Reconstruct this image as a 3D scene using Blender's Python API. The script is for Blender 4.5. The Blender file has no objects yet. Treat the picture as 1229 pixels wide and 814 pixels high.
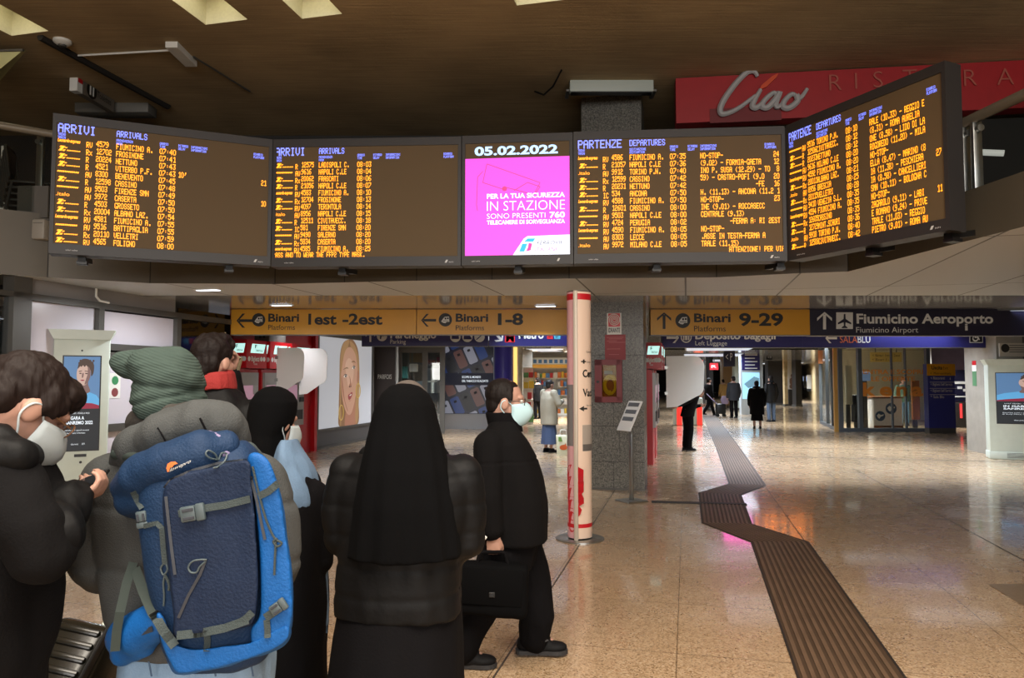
import bpy, bmesh, math, random
from mathutils import Vector, Matrix, noise
random.seed(11)
SC = bpy.context.scene
R = math.radians

# ------------------------------------------------------------------ camera, world, sun, exposure
FPX, CXP, CYP, CAMH = 886.0, 614.5, 407.0, 1.68
TH = math.atan(48 / FPX)                    # the horizon lies 48 px under the picture's centre
cam_d = bpy.data.cameras.new('camera')
cam = bpy.data.objects.new('camera', cam_d)
SC.collection.objects.link(cam)
cam.location = (0, 0, CAMH)
cam.rotation_euler = (math.pi / 2 + TH, 0, 0)
cam_d.sensor_width = 36.0
cam_d.lens = FPX / 1229 * 36.0
cam_d.clip_start = 0.05
cam_d.clip_end = 300
SC.camera = cam
SC.view_settings.view_transform = 'Standard'
SC.view_settings.look = 'None'
SC.view_settings.gamma = 1
SC.view_settings.exposure = 0.0
SC.view_settings.use_curve_mapping = False
try:
    SC.cycles.max_bounces = 7
    SC.cycles.diffuse_bounces = 3
    SC.cycles.glossy_bounces = 4
    SC.cycles.transmission_bounces = 6
    SC.cycles.transparent_max_bounces = 10
    SC.cycles.sample_clamp_indirect = 4
    SC.cycles.caustics_reflective = False
    SC.cycles.caustics_refractive = False
    SC.cycles.use_denoising = True
except Exception:
    pass
wd = bpy.data.worlds.new('world')
SC.world = wd
wd.use_nodes = True
wd.node_tree.nodes['Background'].inputs[0].default_value = (0.8, 0.85, 1.0, 1)
wd.node_tree.nodes['Background'].inputs[1].default_value = 0.15

def area(name, loc, target, sx, sy, power, col=(1, 1, 1)):
    l = bpy.data.lights.new(name, 'AREA')
    l.shape = 'RECTANGLE'; l.size = sx; l.size_y = sy; l.energy = power; l.color = col
    o = bpy.data.objects.new(name, l)
    SC.collection.objects.link(o)
    o.location = loc
    d = Vector(target) - Vector(loc)
    o.rotation_euler = d.to_track_quat('-Z', 'Y').to_euler()
    return o
# daylight from the station's glazed entrance behind the viewer, and hall lighting high above
area('entrance_daylight', (1.0, -9.0, 3.6), (0.5, 6, 1.2), 14, 4.0, 1350, (1.0, 0.96, 0.91))
area('hall_lamps', (0.5, 0.5, 5.9), (0.5, 1.5, 0), 7, 4, 820, (1.0, 0.90, 0.77)).data.spread = R(138)

# ------------------------------------------------------------------ geometry helpers
def W(px, py, Y):
    """the point at depth Y that the pixel px,py of the photograph shows"""
    u = (px - CXP) / FPX; v = (CYP - py) / FPX
    dy = math.cos(TH) - v * math.sin(TH); dz = math.sin(TH) + v * math.cos(TH)
    k = Y / dy
    return Vector((u * k, Y, CAMH + dz * k))
def G(px, py, z=0.0):
    u = (px - CXP) / FPX; v = (CYP - py) / FPX
    dy = math.cos(TH) - v * math.sin(TH); dz = math.sin(TH) + v * math.cos(TH)
    k = (z - CAMH) / dz
    return Vector((u * k, dy * k, z))
AX = R(13.3)                                # the building's own axis
ca, sa = math.cos(AX), math.sin(AX)
DT = Vector((sa, ca, 0)); DS = Vector((ca, -sa, 0)); UZ = Vector((0, 0, 1)); UX = Vector((1, 0, 0)); UY = Vector((0, 1, 0))
def B(s, t, z=0.0):
    return DS * s + DT * t + Vector((0, 0, z))
def ST(p):
    return p.x * ca - p.y * sa, p.x * sa + p.y * ca
def t_on(px, s0):
    u = (px - CXP) / FPX
    Y = s0 / (u * ca - sa)
    return u * Y * sa + Y * ca
ZC = 2.86                                   # the low ceiling

_glyph = {}
def glyphs(s, bold=0.0, shear=0.0):
    k = (s, bold, shear)
    if k not in _glyph:
        cu = bpy.data.curves.new('t', 'FONT')
        cu.body = s; cu.size = 1.0; cu.offset = bold; cu.shear = shear; cu.resolution_u = 3
        ob = bpy.data.objects.new('t', cu)
        me = bpy.data.meshes.new_from_object(ob)
        vs = [v.co.copy() for v in me.vertices]
        fs = [list(p.vertices) for p in me.polygons]
        bpy.data.objects.remove(ob); bpy.data.curves.remove(cu); bpy.data.meshes.remove(me)
        _glyph[k] = (vs, fs)
    return _glyph[k]
CAPH = max(v.y for v in glyphs('H')[0])

LED = {}
for _l in """!:00005F0000 ':0008070300 (:001C224100 ):0041221C00 -:0808080808 .:0000606000 /:2010080402 0:3E4141413E 1:0042417F40 2:7249494946
3:2141494D33 4:1814127F10 5:2745454539 6:3C4A494931 7:4121110907 8:3649494936 9:464949291E A:7E0909097E B:7F49494936 C:3E41414122
D:7F4141413E E:7F49494941 F:7F09090901 G:3E41415173 H:7F0808087F I:00417F4100 J:2040413F01 K:7F08142241 L:7F40404040 M:7F020C027F N:7F0408107F
O:3E4141413E P:7F09090906 Q:3E4151215E R:7F09192946 S:2649494932 T:01017F0101 U:3F4040403F V:1F2040201F W:3F4038403F X:6314081463 Y:0304780403
Z:615149454 a:2054545478 e:3854545418 i:00447D4000 l:00417F4000 n:7C08040478 o:3844444438 p:7C14141408 r:7C08040408 s:4854545420 t:043F444020 d:384444487F x:4428102844""".split():
    _c, _h = _l[0], _l[2:].ljust(10, '3')
    LED[_c] = [int(_h[i:i + 2], 16) for i in range(0, 10, 2)]
LED[':'] = [0, 0, 0x14, 0, 0]

class MB:
    def __init__(s):
        s.v = []; s.f = []; s.m = []; s.mi = 0
    def add(s, vs, fs):
        o = len(s.v)
        s.v += [Vector(v) for v in vs]
        s.f += [[i + o for i in f] for f in fs]
        s.m += [s.mi] * len(fs)
        return s
    def mat(s, i):
        s.mi = i; return s
    def quad(s, a, b, c, d):
        return s.add([a, b, c, d], [[0, 1, 2, 3]])
    def box(s, c, d, R3=None):
        c = Vector(c); x, y, z = d[0] / 2, d[1] / 2, d[2] / 2
        vs = [Vector((i * x, j * y, k * z)) for i in (-1, 1) for j in (-1, 1) for k in (-1, 1)]
        if R3 is not None: vs = [R3 @ v for v in vs]
        return s.add([c + v for v in vs], [[0, 1, 3, 2], [4, 6, 7, 5], [0, 4, 5, 1], [2, 3, 7, 6], [0, 2, 6, 4], [1, 5, 7, 3]])
    def obox(s, o, ux, uy, uz):
        """a box from the corner o along three edge vectors"""
        o = Vector(o)
        vs = [o + ux * i + uy * j + uz * k for i in (0, 1) for j in (0, 1) for k in (0, 1)]
        fs = [[0, 1, 3, 2], [4, 6, 7, 5], [0, 4, 5, 1], [2, 3, 7, 6], [0, 2, 6, 4], [1, 5, 7, 3]]
        if ux.cross(uy).dot(uz) < 0: fs = [f[::-1] for f in fs]
        return s.add(vs, fs)
    def rbox(s, c, d, r, seg=2, R3=None):
        bm = bmesh.new()
        bmesh.ops.create_cube(bm, size=1.0)
        for v in bm.verts: v.co = Vector((v.co.x * d[0], v.co.y * d[1], v.co.z * d[2]))
        bmesh.ops.bevel(bm, geom=list(bm.edges), offset=min(r, min(d) * .49), segments=seg, profile=.5, affect='EDGES')
        c = Vector(c)
        bm.verts.index_update()
        vs = [c + ((R3 @ v.co) if R3 is not None else v.co) for v in bm.verts]
        s.add(vs, [[v.index for v in f.verts] for f in bm.faces])
        bm.free(); return s
    def prism(s, pts, o, ux, uy, depth):
        """2-D outline (counter-clockwise in ux,uy) pushed back by depth from its face plane"""
        o = Vector(o); n = ux.cross(uy).normalized()
        a = [o + ux * p[0] + uy * p[1] for p in pts]; k = len(a)
        b = [p - n * depth for p in a]
        return s.add(a + b, [list(range(k)), list(range(2 * k - 1, k - 1, -1))] + [[(i + 1) % k, i, k + i, k + (i + 1) % k] for i in range(k)])
    def poly(s, pts, o, ux, uy):
        o = Vector(o)
        return s.add([o + ux * p[0] + uy * p[1] for p in pts], [list(range(len(pts)))])
    def tube(s, pts, r, n=8, flat=1.0):
        pts = [Vector(p) for p in pts]; k = len(pts)
        rs = r if isinstance(r, (list, tuple)) else [r] * k
        up = None; vs = []
        for i, p in enumerate(pts):
            t = (pts[min(i + 1, k - 1)] - pts[max(i - 1, 0)])
            t = t.normalized() if t.length > 1e-9 else Vector((0, 0, 1))
            if up is None:
                up = Vector((0, 0, 1)) if abs(t.z) < .9 else Vector((0, 1, 0))
            a = t.cross(up); a = a.normalized() if a.length > 1e-6 else t.orthogonal().normalized()
            b = a.cross(t).normalized(); up = b
            for j in range(n):
                th = 2 * math.pi * j / n
                vs.append(p + a * math.cos(th) * rs[i] + b * math.sin(th) * rs[i] * flat)
        fs = [[i * n + j, i * n + (j + 1) % n, (i + 1) * n + (j + 1) % n, (i + 1) * n + j] for i in range(k - 1) for j in range(n)]
        fs += [list(range(n))[::-1], [(k - 1) * n + j for j in range(n)]]
        return s.add(vs, fs)
    def limb(s, pts, rs, n=14, sub=4):
        """a closed tapered limb with round ends"""
        P = []; Q = []
        for i in range(len(pts) - 1):
            for q in range(sub):
                f = q / sub
                P.append(Vector(pts[i]).lerp(Vector(pts[i + 1]), f)); Q.append(rs[i] * (1 - f) + rs[i + 1] * f)
        P.append(Vector(pts[-1])); Q.append(rs[-1])
        s.tube(P, Q, n)
        for p, r in zip(pts, rs): s.ball(p, (r, r, r), n=n)
        return s
    def ball(s, c, r, R3=None, n=14):
        c = Vector(c); m = max(6, n // 2 + 1); vs = []
        if not isinstance(r, (tuple, list)): r = (r, r, r)
        for i in range(1, m):
            ph = math.pi * i / m
            for j in range(n):
                th = 2 * math.pi * j / n
                vs.append(Vector((math.sin(ph) * math.cos(th) * r[0], math.sin(ph) * math.sin(th) * r[1], math.cos(ph) * r[2])))
        vs += [Vector((0, 0, r[2])), Vector((0, 0, -r[2]))]
        fs = [[(i * n + j), ((i + 1) * n + j), ((i + 1) * n + (j + 1) % n), (i * n + (j + 1) % n)] for i in range(m - 2) for j in range(n)]
        t, b = len(vs) - 2, len(vs) - 1
        fs += [[t, j, (j + 1) % n] for j in range(n)] + [[b, (m - 2) * n + (j + 1) % n, (m - 2) * n + j] for j in range(n)]
        if R3 is not None: vs = [R3 @ v for v in vs]
        return s.add([c + v for v in vs], fs)
    def loft(s, rings, n=28, e=2.3, wave=None):
        """horizontal superellipse rings (cx, cy, cz, rx, ry)"""
        vs = []; k = len(rings)
        for i, (cx, cy, cz, rx, ry) in enumerate(rings):
            for j in range(n):
                th = 2 * math.pi * j / n
                c, q = math.cos(th), math.sin(th)
                g = 1.0 if wave is None else 1 + wave(i / (k - 1), th)
                vs.append(Vector((cx + g * rx * math.copysign(abs(c) ** (2 / e), c), cy + g * ry * math.copysign(abs(q) ** (2 / e), q), cz)))
        up = rings[-1][2] > rings[0][2]
        fs = []
        for i in range(k - 1):
            for j in range(n):
                q = [i * n + j, i * n + (j + 1) % n, (i + 1) * n + (j + 1) % n, (i + 1) * n + j]
                fs.append(q if up else q[::-1])
        a, b = list(range(n)), [(k - 1) * n + j for j in range(n)]
        fs += [a[::-1], b] if up else [a, b[::-1]]
        return s.add(vs, fs)
    def disc(s, c, r, ux, uy, n=24):
        return s.poly([(r * math.cos(2 * math.pi * i / n), r * math.sin(2 * math.pi * i / n)) for i in range(n)], c, ux, uy)
    def cyl(s, a, b, r, n=20):
        return s.tube([a, b], r, n)
    def text(s, t, o, ux, uy, cap, width=None, bold=0.0, shear=0.0, right=False, center=False):
        """flat lettering: o = left end of the baseline, cap = capital height"""
        vs, fs = glyphs(t, bold, shear)
        if not vs: return s
        x0, x1 = min(v.x for v in vs), max(v.x for v in vs)
        k = cap / CAPH
        kx = k if width is None else width / (x1 - x0)
        dx = 0
        if right: dx = -(x1 - x0) * kx
        if center: dx = -(x1 - x0) * kx / 2
        o = Vector(o)
        return s.add([o + ux * ((v.x - x0) * kx + dx) + uy * (v.y * k) for v in vs], fs)
    def led(s, t, o, ux, uy, pw, ph, adv=6, right=False):
        """dot-matrix lettering: o = top left corner"""
        o = Vector(o)
        x = -len(t) * adv + 1 if right else 0
        for ch in t:
            cols = LED.get(ch)
            if cols:
                for r in range(7):
                    c = 0
                    while c < 5:
                        if cols[c] >> r & 1:
                            e = c
                            while e < 5 and cols[e] >> r & 1: e += 1
                            p = o + ux * ((x + c - .08) * pw) - uy * (r * ph)
                            q = ux * ((e - c + .16) * pw); w = -uy * ph * 1.0
                            s.add([p + w, p + w + q, p + q, p], [[0, 1, 2, 3]])
                            c = e
                        else: c += 1
            x += adv
        return s
    def mesh(s, name, mats, inv=None, smooth=False, ang=38):
        me = bpy.data.meshes.new(name)
        vs = s.v if inv is None else [inv @ v for v in s.v]
        me.from_pydata([tuple(v) for v in vs], [], s.f)
        if not isinstance(mats, (list, tuple)): mats = [mats]
        for m in mats: me.materials.append(m)
        if len(mats) > 1: me.polygons.foreach_set('material_index', s.m)
        if smooth:
            me.shade_smooth()
            try: me.set_sharp_from_angle(angle=R(ang))
            except Exception: pass
        me.update()
        return me
    def build(s, name, mats, parent=None, smooth=False, world=True, ang=38):
        inv = MW[parent.name].inverted() if (parent is not None and world) else None
        o = bpy.data.objects.new(name, s.mesh(name, mats, inv, smooth, ang))
        SC.collection.objects.link(o)
        if parent is not None:
            o.parent = parent; MW[o.name] = MW[parent.name]
        else: MW[o.name] = Matrix.Identity(4)
        return o
    def blob(s, name, mats, parent=None, voxel=.01, smooth=4, disp=None, world=True):
        """every piece merged into ONE continuous skin"""
        tmp = s.mesh('tmp', mats)
        ob = bpy.data.objects.new('tmp', tmp)
        SC.collection.objects.link(ob)
        m = ob.modifiers.new('r', 'REMESH'); m.mode = 'VOXEL'; m.voxel_size = voxel
        if smooth:
            m = ob.modifiers.new('s', 'SMOOTH'); m.iterations = smooth; m.factor = .5
        dg = bpy.context.evaluated_depsgraph_get()
        me = bpy.data.meshes.new_from_object(ob.evaluated_get(dg))
        bpy.data.objects.remove(ob); bpy.data.meshes.remove(tmp)
        me.name = name
        if disp:
            nn = [v.normal.copy() for v in me.vertices]
            for v, n_ in zip(me.vertices, nn): v.co += n_ * disp(v.co, n_)
        if parent is not None and world: me.transform(MW[parent.name].inverted())
        me.materials.clear()
        for q in (mats if isinstance(mats, (list, tuple)) else [mats]): me.materials.append(q)
        me.shade_smooth(); me.update()
        o = bpy.data.objects.new(name, me)
        SC.collection.objects.link(o)
        if parent is not None:
            o.parent = parent; MW[o.name] = MW[parent.name]
        else: MW[o.name] = Matrix.Identity(4)
        return o
MW = {}
def props(o, label=None, cat=None, group=None, kind=None):
    if label: o['label'] = label
    if cat: o['category'] = cat
    if group: o['group'] = group
    if kind: o['kind'] = kind
    return o
def thing(name, label, cat, loc=(0, 0, 0), rz=0.0, group=None):
    o = bpy.data.objects.new(name, None)
    SC.collection.objects.link(o)
    o.location = loc; o.rotation_euler = (0, 0, rz); o.empty_display_size = .1
    MW[o.name] = Matrix.Translation(Vector(loc)) @ Matrix.Rotation(rz, 4, 'Z')
    return props(o, label, cat, group)
def struct(mb, name, mats, smooth=False):
    return props(mb.build(name, mats, None, smooth), kind='structure')
def single(mb, name, mats, label, cat, group=None, smooth=False, kind=None):
    return props(mb.build(name, mats, None, smooth), label, cat, group, kind)
def dup(root, loc, rz, label, group=None):
    r = root.copy(); SC.collection.objects.link(r); r.location = loc; r.rotation_euler = (0, 0, rz)
    r['label'] = label
    if group: r['group'] = group
    MW[r.name] = Matrix.Translation(Vector(loc)) @ Matrix.Rotation(rz, 4, 'Z')
    for ch in list(root.children):
        c = ch.copy(); SC.collection.objects.link(c); c.parent = r
        for g in ch.children:
            d = g.copy(); SC.collection.objects.link(d); d.parent = c
    return r
def smoothpts(pts, sub=6):
    out = []; k = len(pts)
    for i in range(k):
        p0, p1, p2, p3 = pts[i - 1], pts[i], pts[(i + 1) % k], pts[(i + 2) % k]
        for q in range(sub):
            t = q / sub
            out.append(tuple(.5 * (2 * p1[c] + (p2[c] - p0[c]) * t + (2 * p0[c] - 5 * p1[c] + 4 * p2[c] - p3[c]) * t * t + (3 * p1[c] - p0[c] - 3 * p2[c] + p3[c]) * t ** 3) for c in (0, 1)))
    return out

# ------------------------------------------------------------------ materials
def srgb(r, g, b):
    f = lambda c: (c / 255 / 12.92) if c / 255 <= .04045 else ((c / 255 + .055) / 1.055) ** 2.4
    return (f(r), f(g), f(b), 1)
def mat(name, col, rough=.6, metal=0.0, spec=.5, bump=0.0, bscale=60, var=0.0, vscale=8, stretch=None, coat=0.0):
    m = bpy.data.materials.new(name); m.use_nodes = True
    nt = m.node_tree; p = nt.nodes['Principled BSDF']
    if len(col) == 3: col = srgb(*col)
    p.inputs['Base Color'].default_value = col
    p.inputs['Roughness'].default_value = rough
    p.inputs['Metallic'].default_value = metal
    p.inputs['Specular IOR Level'].default_value = spec
    p.inputs['Coat Weight'].default_value = coat
    if bump or var:
        tc = nt.nodes.new('ShaderNodeTexCoord'); mp = nt.nodes.new('ShaderNodeMapping')
        nt.links.new(tc.outputs['Object'], mp.inputs[0])
        if stretch: mp.inputs['Scale'].default_value = stretch
        if bump:
            n = nt.nodes.new('ShaderNodeTexNoise'); n.inputs['Scale'].default_value = bscale; n.inputs['Detail'].default_value = 4
            b = nt.nodes.new('ShaderNodeBump'); b.inputs['Strength'].default_value = bump; b.inputs['Distance'].default_value = .01
            nt.links.new(mp.outputs[0], n.inputs['Vector']); nt.links.new(n.outputs[0], b.inputs['Height']); nt.links.new(b.outputs[0], p.inputs['Normal'])
        if var:
            n = nt.nodes.new('ShaderNodeTexNoise'); n.inputs['Scale'].default_value = vscale; n.inputs['Detail'].default_value = 5
            r = nt.nodes.new('ShaderNodeValToRGB')
            r.color_ramp.elements[0].position = .3; r.color_ramp.elements[1].position = .7
            r.color_ramp.elements[0].color = tuple(c * (1 - var) for c in col[:3]) + (1,)
            r.color_ramp.elements[1].color = tuple(min(1, c * (1 + var)) for c in col[:3]) + (1,)
            nt.links.new(mp.outputs[0], n.inputs['Vector']); nt.links.new(n.outputs[0], r.inputs[0]); nt.links.new(r.outputs[0], p.inputs['Base Color'])
    return m
def glow(name, col, strength, base=None, rough=.5):
    m = bpy.data.materials.new(name); m.use_nodes = True
    p = m.node_tree.nodes['Principled BSDF']
    if len(col) == 3: col = srgb(*col)
    p.inputs['Base Color'].default_value = srgb(*base) if base else tuple(c * .5 for c in col[:3]) + (1,)
    p.inputs['Emission Color'].default_value = col
    p.inputs['Emission Strength'].default_value = strength
    p.inputs['Roughness'].default_value = rough
    return m
def frosted(name, col, fac=.75):
    m = bpy.data.materials.new(name); m.use_nodes = True
    nt = m.node_tree; p = nt.nodes['Principled BSDF']; out = nt.nodes['Material Output']
    p.inputs['Base Color'].default_value = srgb(*col); p.inputs['Roughness'].default_value = .4
    t = nt.nodes.new('ShaderNodeBsdfTransparent'); x = nt.nodes.new('ShaderNodeMixShader'); x.inputs[0].default_value = fac
    nt.links.new(t.outputs[0], x.inputs[1]); nt.links.new(p.outputs[0], x.inputs[2]); nt.links.new(x.outputs[0], out.inputs[0])
    return m
def glass(name, tint=(1, 1, 1), alpha=.12, rough=.02, gl=.9):
    """thin pane: mostly see-through with a mirror-like gloss"""
    m = bpy.data.materials.new(name); m.use_nodes = True
    nt = m.node_tree; out = nt.nodes['Material Output']; nt.nodes.remove(nt.nodes['Principled BSDF'])
    t = nt.nodes.new('ShaderNodeBsdfTransparent'); t.inputs[0].default_value = (*tint, 1)
    g = nt.nodes.new('ShaderNodeBsdfGlossy'); g.inputs[1].default_value = rough; g.inputs[0].default_value = (gl, gl, gl, 1)
    f = nt.nodes.new('ShaderNodeFresnel')
    ge = nt.nodes.new('ShaderNodeNewGeometry'); io = nt.nodes.new('ShaderNodeMath'); io.operation = 'MULTIPLY_ADD'; io.inputs[1].default_value = -.8333; io.inputs[2].default_value = 1.5
    nt.links.new(ge.outputs['Backfacing'], io.inputs[0]); nt.links.new(io.outputs[0], f.inputs[0])
    a = nt.nodes.new('ShaderNodeMath'); a.operation = 'ADD'; a.inputs[1].default_value = alpha
    x = nt.nodes.new('ShaderNodeMixShader')
    nt.links.new(f.outputs[0], a.inputs[0]); nt.links.new(a.outputs[0], x.inputs[0])
    nt.links.new(t.outputs[0], x.inputs[1]); nt.links.new(g.outputs[0], x.inputs[2]); nt.links.new(x.outputs[0], out.inputs[0])
    return m
# ================================================================== THE SETTING
def floor_material():
    m = bpy.data.materials.new('terrazzo'); m.use_nodes = True
    nt = m.node_tree; p = nt.nodes['Principled BSDF']; L = nt.links.new
    tc = nt.nodes.new('ShaderNodeTexCoord'); mp = nt.nodes.new('ShaderNodeMapping')
    mp.inputs['Rotation'].default_value = (0, 0, AX)
    mp.inputs['Location'].default_value = (.08, .42, 0)
    L(tc.outputs['Object'], mp.inputs[0])
    v = nt.nodes.new('ShaderNodeTexVoronoi'); v.inputs['Scale'].default_value = 105
    L(mp.outputs[0], v.inputs['Vector'])
    r = nt.nodes.new('ShaderNodeValToRGB'); r.color_ramp.interpolation = 'CONSTANT'
    e = r.color_ramp.elements
    e[0].position = 0; e[0].color = srgb(119, 95, 69)
    e[1].position = .16; e[1].color = srgb(192, 162, 128)
    for pos, c in ((.38, (170, 142, 110)), (.55, (202, 176, 144)), (.72, (153, 124, 92)), (.84, (182, 154, 122)), (.95, (209, 188, 158))):
        q = e.new(pos); q.color = srgb(*c)
    L(v.outputs['Color'], r.inputs[0])
    n = nt.nodes.new('ShaderNodeTexNoise'); n.inputs['Scale'].default_value = 1.3; n.inputs['Detail'].default_value = 6
    L(mp.outputs[0], n.inputs['Vector'])
    mx = nt.nodes.new('ShaderNodeMix'); mx.data_type = 'RGBA'; mx.blend_type = 'MULTIPLY'; mx.inputs[0].default_value = .22
    L(r.outputs[0], mx.inputs[6]); L(n.outputs[0], mx.inputs[7])
    b = nt.nodes.new('ShaderNodeTexBrick'); b.offset = 0
    b.inputs['Scale'].default_value = 1.0; b.inputs['Brick Width'].default_value = 1.03; b.inputs['Row Height'].default_value = 1.03
    b.inputs['Mortar Size'].default_value = .0035; b.inputs['Color1'].default_value = (1, 1, 1, 1); b.inputs['Color2'].default_value = (.93, .93, .93, 1); b.inputs['Mortar'].default_value = (.35, .33, .3, 1)
    L(mp.outputs[0], b.inputs['Vector'])
    m2 = nt.nodes.new('ShaderNodeMix'); m2.data_type = 'RGBA'; m2.blend_type = 'MULTIPLY'; m2.inputs[0].default_value = 1
    L(mx.outputs[2], m2.inputs[6]); L(b.outputs[0], m2.inputs[7]); L(m2.outputs[2], p.inputs['Base Color'])
    n2 = nt.nodes.new('ShaderNodeTexNoise'); n2.inputs['Scale'].default_value = 4; n2.inputs['Detail'].default_value = 5
    L(mp.outputs[0], n2.inputs['Vector'])
    mr = nt.nodes.new('ShaderNodeMapRange'); mr.inputs[1].default_value = .3; mr.inputs[2].default_value = .7; mr.inputs[3].default_value = .22; mr.inputs[4].default_value = .34
    L(n2.outputs[0], mr.inputs[0]); L(mr.outputs[0], p.inputs['Roughness'])
    p.inputs['Specular IOR Level'].default_value = .4
    p.inputs['Coat Weight'].default_value = .55; p.inputs['Coat Roughness'].default_value = .07
    return m
def ceiling_panels(name, col, mortar, w, h, rough, metal, ang):
    m = bpy.data.materials.new(name); m.use_nodes = True
    nt = m.node_tree; p = nt.nodes['Principled BSDF']; L = nt.links.new
    tc = nt.nodes.new('ShaderNodeTexCoord'); mp = nt.nodes.new('ShaderNodeMapping'); mp.inputs['Rotation'].default_value = (0, 0, ang)
    L(tc.outputs['Object'], mp.inputs[0])
    b = nt.nodes.new('ShaderNodeTexBrick'); b.offset = 0; b.inputs['Scale'].default_value = 1
    b.inputs['Brick Width'].default_value = w; b.inputs['Row Height'].default_value = h; b.inputs['Mortar Size'].default_value = .012
    c = srgb(*col)
    b.inputs['Color1'].default_value = c; b.inputs['Color2'].default_value = tuple(q * .9 for q in c[:3]) + (1,); b.inputs['Mortar'].default_value = srgb(*mortar)
    L(mp.outputs[0], b.inputs['Vector']); L(b.outputs[0], p.inputs['Base Color'])
    p.inputs['Roughness'].default_value = rough; p.inputs['Metallic'].default_value = metal; p.inputs['Specular IOR Level'].default_value = .3; p.inputs['Coat Weight'].default_value = .42; p.inputs['Coat Roughness'].default_value = .09
    return m
def concrete_material():
    m = bpy.data.materials.new('board_marked_concrete'); m.use_nodes = True
    nt = m.node_tree; p = nt.nodes['Principled BSDF']; L = nt.links.new
    tc = nt.nodes.new('ShaderNodeTexCoord'); mp = nt.nodes.new('ShaderNodeMapping'); mp.inputs['Rotation'].default_value = (0, 0, AX); mp.inputs['Scale'].default_value = (1.2, 26, 1)
    L(tc.outputs['Object'], mp.inputs[0])
    n = nt.nodes.new('ShaderNodeTexNoise'); n.inputs['Scale'].default_value = 1.0; n.inputs['Detail'].default_value = 6
    L(mp.outputs[0], n.inputs['Vector'])
    n2 = nt.nodes.new('ShaderNodeTexNoise'); n2.inputs['Scale'].default_value = .5; n2.inputs['Detail'].default_value = 6
    L(tc.outputs['Object'], n2.inputs['Vector'])
    a = nt.nodes.new('ShaderNodeMath'); a.operation = 'MULTIPLY_ADD'; a.inputs[1].default_value = .5; L(n.outputs[0], a.inputs[0]); L(n2.outputs[0], a.inputs[2])
    r = nt.nodes.new('ShaderNodeValToRGB'); r.color_ramp.elements[0].position = .5; r.color_ramp.elements[1].position = .95
    r.color_ramp.elements[0].color = srgb(142, 122, 90); r.color_ramp.elements[1].color = srgb(194, 168, 126)
    L(a.outputs[0], r.inputs[0]); L(r.outputs[0], p.inputs['Base Color'])
    b = nt.nodes.new('ShaderNodeBump'); b.inputs['Strength'].default_value = .4; b.inputs['Distance'].default_value = .01; L(n.outputs[0], b.inputs['Height']); L(b.outputs[0], p.inputs['Normal'])
    p.inputs['Roughness'].default_value = .9
    return m
def granite_material(name, dark, light, scale=70):
    m = bpy.data.materials.new(name); m.use_nodes = True
    nt = m.node_tree; p = nt.nodes['Principled BSDF']; L = nt.links.new
    tc = nt.nodes.new('ShaderNodeTexCoord')
    n = nt.nodes.new('ShaderNodeTexVoronoi'); n.inputs['Scale'].default_value = scale
    L(tc.outputs['Object'], n.inputs['Vector'])
    r = nt.nodes.new('ShaderNodeValToRGB'); r.color_ramp.elements[0].color = srgb(*dark); r.color_ramp.elements[1].color = srgb(*light)
    L(n.outputs['Color'], r.inputs[0]); L(r.outputs[0], p.inputs['Base Color'])
    p.inputs['Roughness'].default_value = .35
    return m

M_floor = floor_material()
M_soffit = ceiling_panels('ceiling_metal_panels', (172, 176, 180), (56, 56, 56), 1.25, 3.4, .14, .0, AX)
M_soffit2 = ceiling_panels('ceiling_matte_tiles', (200, 203, 204), (60, 58, 54), 1.25, 3.4, .45, .0, AX)
M_soffit2.node_tree.nodes['Principled BSDF'].inputs['Coat Weight'].default_value = 0
M_conc = concrete_material()
M_granite = granite_material('grey_granite', (44, 43, 40), (128, 125, 117))
M_fascia = mat('fascia_panel', (86, 79, 67), .45, .1, var=.08, vscale=1.5)
M_dark = mat('dark_paint', (34, 31, 28), .7, var=.15, vscale=2)
M_black = mat('black_plastic', (16, 16, 17), .45)
M_steel = mat('brushed_steel', (165, 167, 165), .3, .9, bump=.05, bscale=80, stretch=(1, 1, 30))
M_alu = mat('grey_aluminium_frame', (88, 86, 82), .42, .35)
M_white = mat('white_paint', (222, 222, 216), .5, var=.04)
M_wallgrey = mat('frosted_wall_panel', (196, 190, 196), .3, var=.05, vscale=1.2)
M_red = mat('red_enamel', (188, 20, 30), .32, var=.05)
M_cream = granite_material('cream_marble', (176, 152, 106), (212, 190, 146), 6)
M_concgrey = mat('grey_concrete', (134, 128, 118), .75, bump=.2, bscale=30, var=.14, vscale=3)
M_glass = glass('clear_glass', (.93, .96, .95), .03)
M_dglass = mat('black_glass', (14, 14, 15), .05, 0, .7)

mb = MB()
mb.quad((-30, -14, 0), (40, -14, 0), (40, 95, 0), (-30, 95, 0))
struct(mb, 'floor', M_floor)

# dark joint strips in the floor
mb = MB()
def strip(a, b, w, z=.002):
    a, b = Vector(a), Vector(b); n = (b - a).cross(UZ).normalized() * w / 2; q = Vector((0, 0, z))
    mb.obox(a - n, n * 2, b - a, q)
for s in (-1.08, 1.17, 3.02):
    strip(B(s, 1), B(s, 15.2), .012)
strip(B(-9, 17.0), B(9, 17.0), .05)
strip(B(-1, 19.2), B(7, 19.2), .05)
struct(mb, 'trim_1', mat('dark_joint', (62, 55, 46), .5))
mb = MB(); strip(G(782, 603), G(896, 606), .10, .016)
struct(mb, 'trim_2', mat('black_rubber', (24, 22, 21), .6))
mb = MB()
a, b, c, d = G(992, 567), G(1027, 567), G(1041, 575.5), G(1003, 575.5)
for p, q in ((a, b), (b, c), (c, d), (d, a)): strip(p, q, .02)
struct(mb, 'trim_3', mat('hatch_frame', (96, 86, 74), .4, .3))
mb = MB(); mb.add([G(1185, 701, .003), G(1330, 787, .003), G(1420, 787, .003), G(1250, 701, .003)], [[0, 1, 2, 3]])
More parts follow.
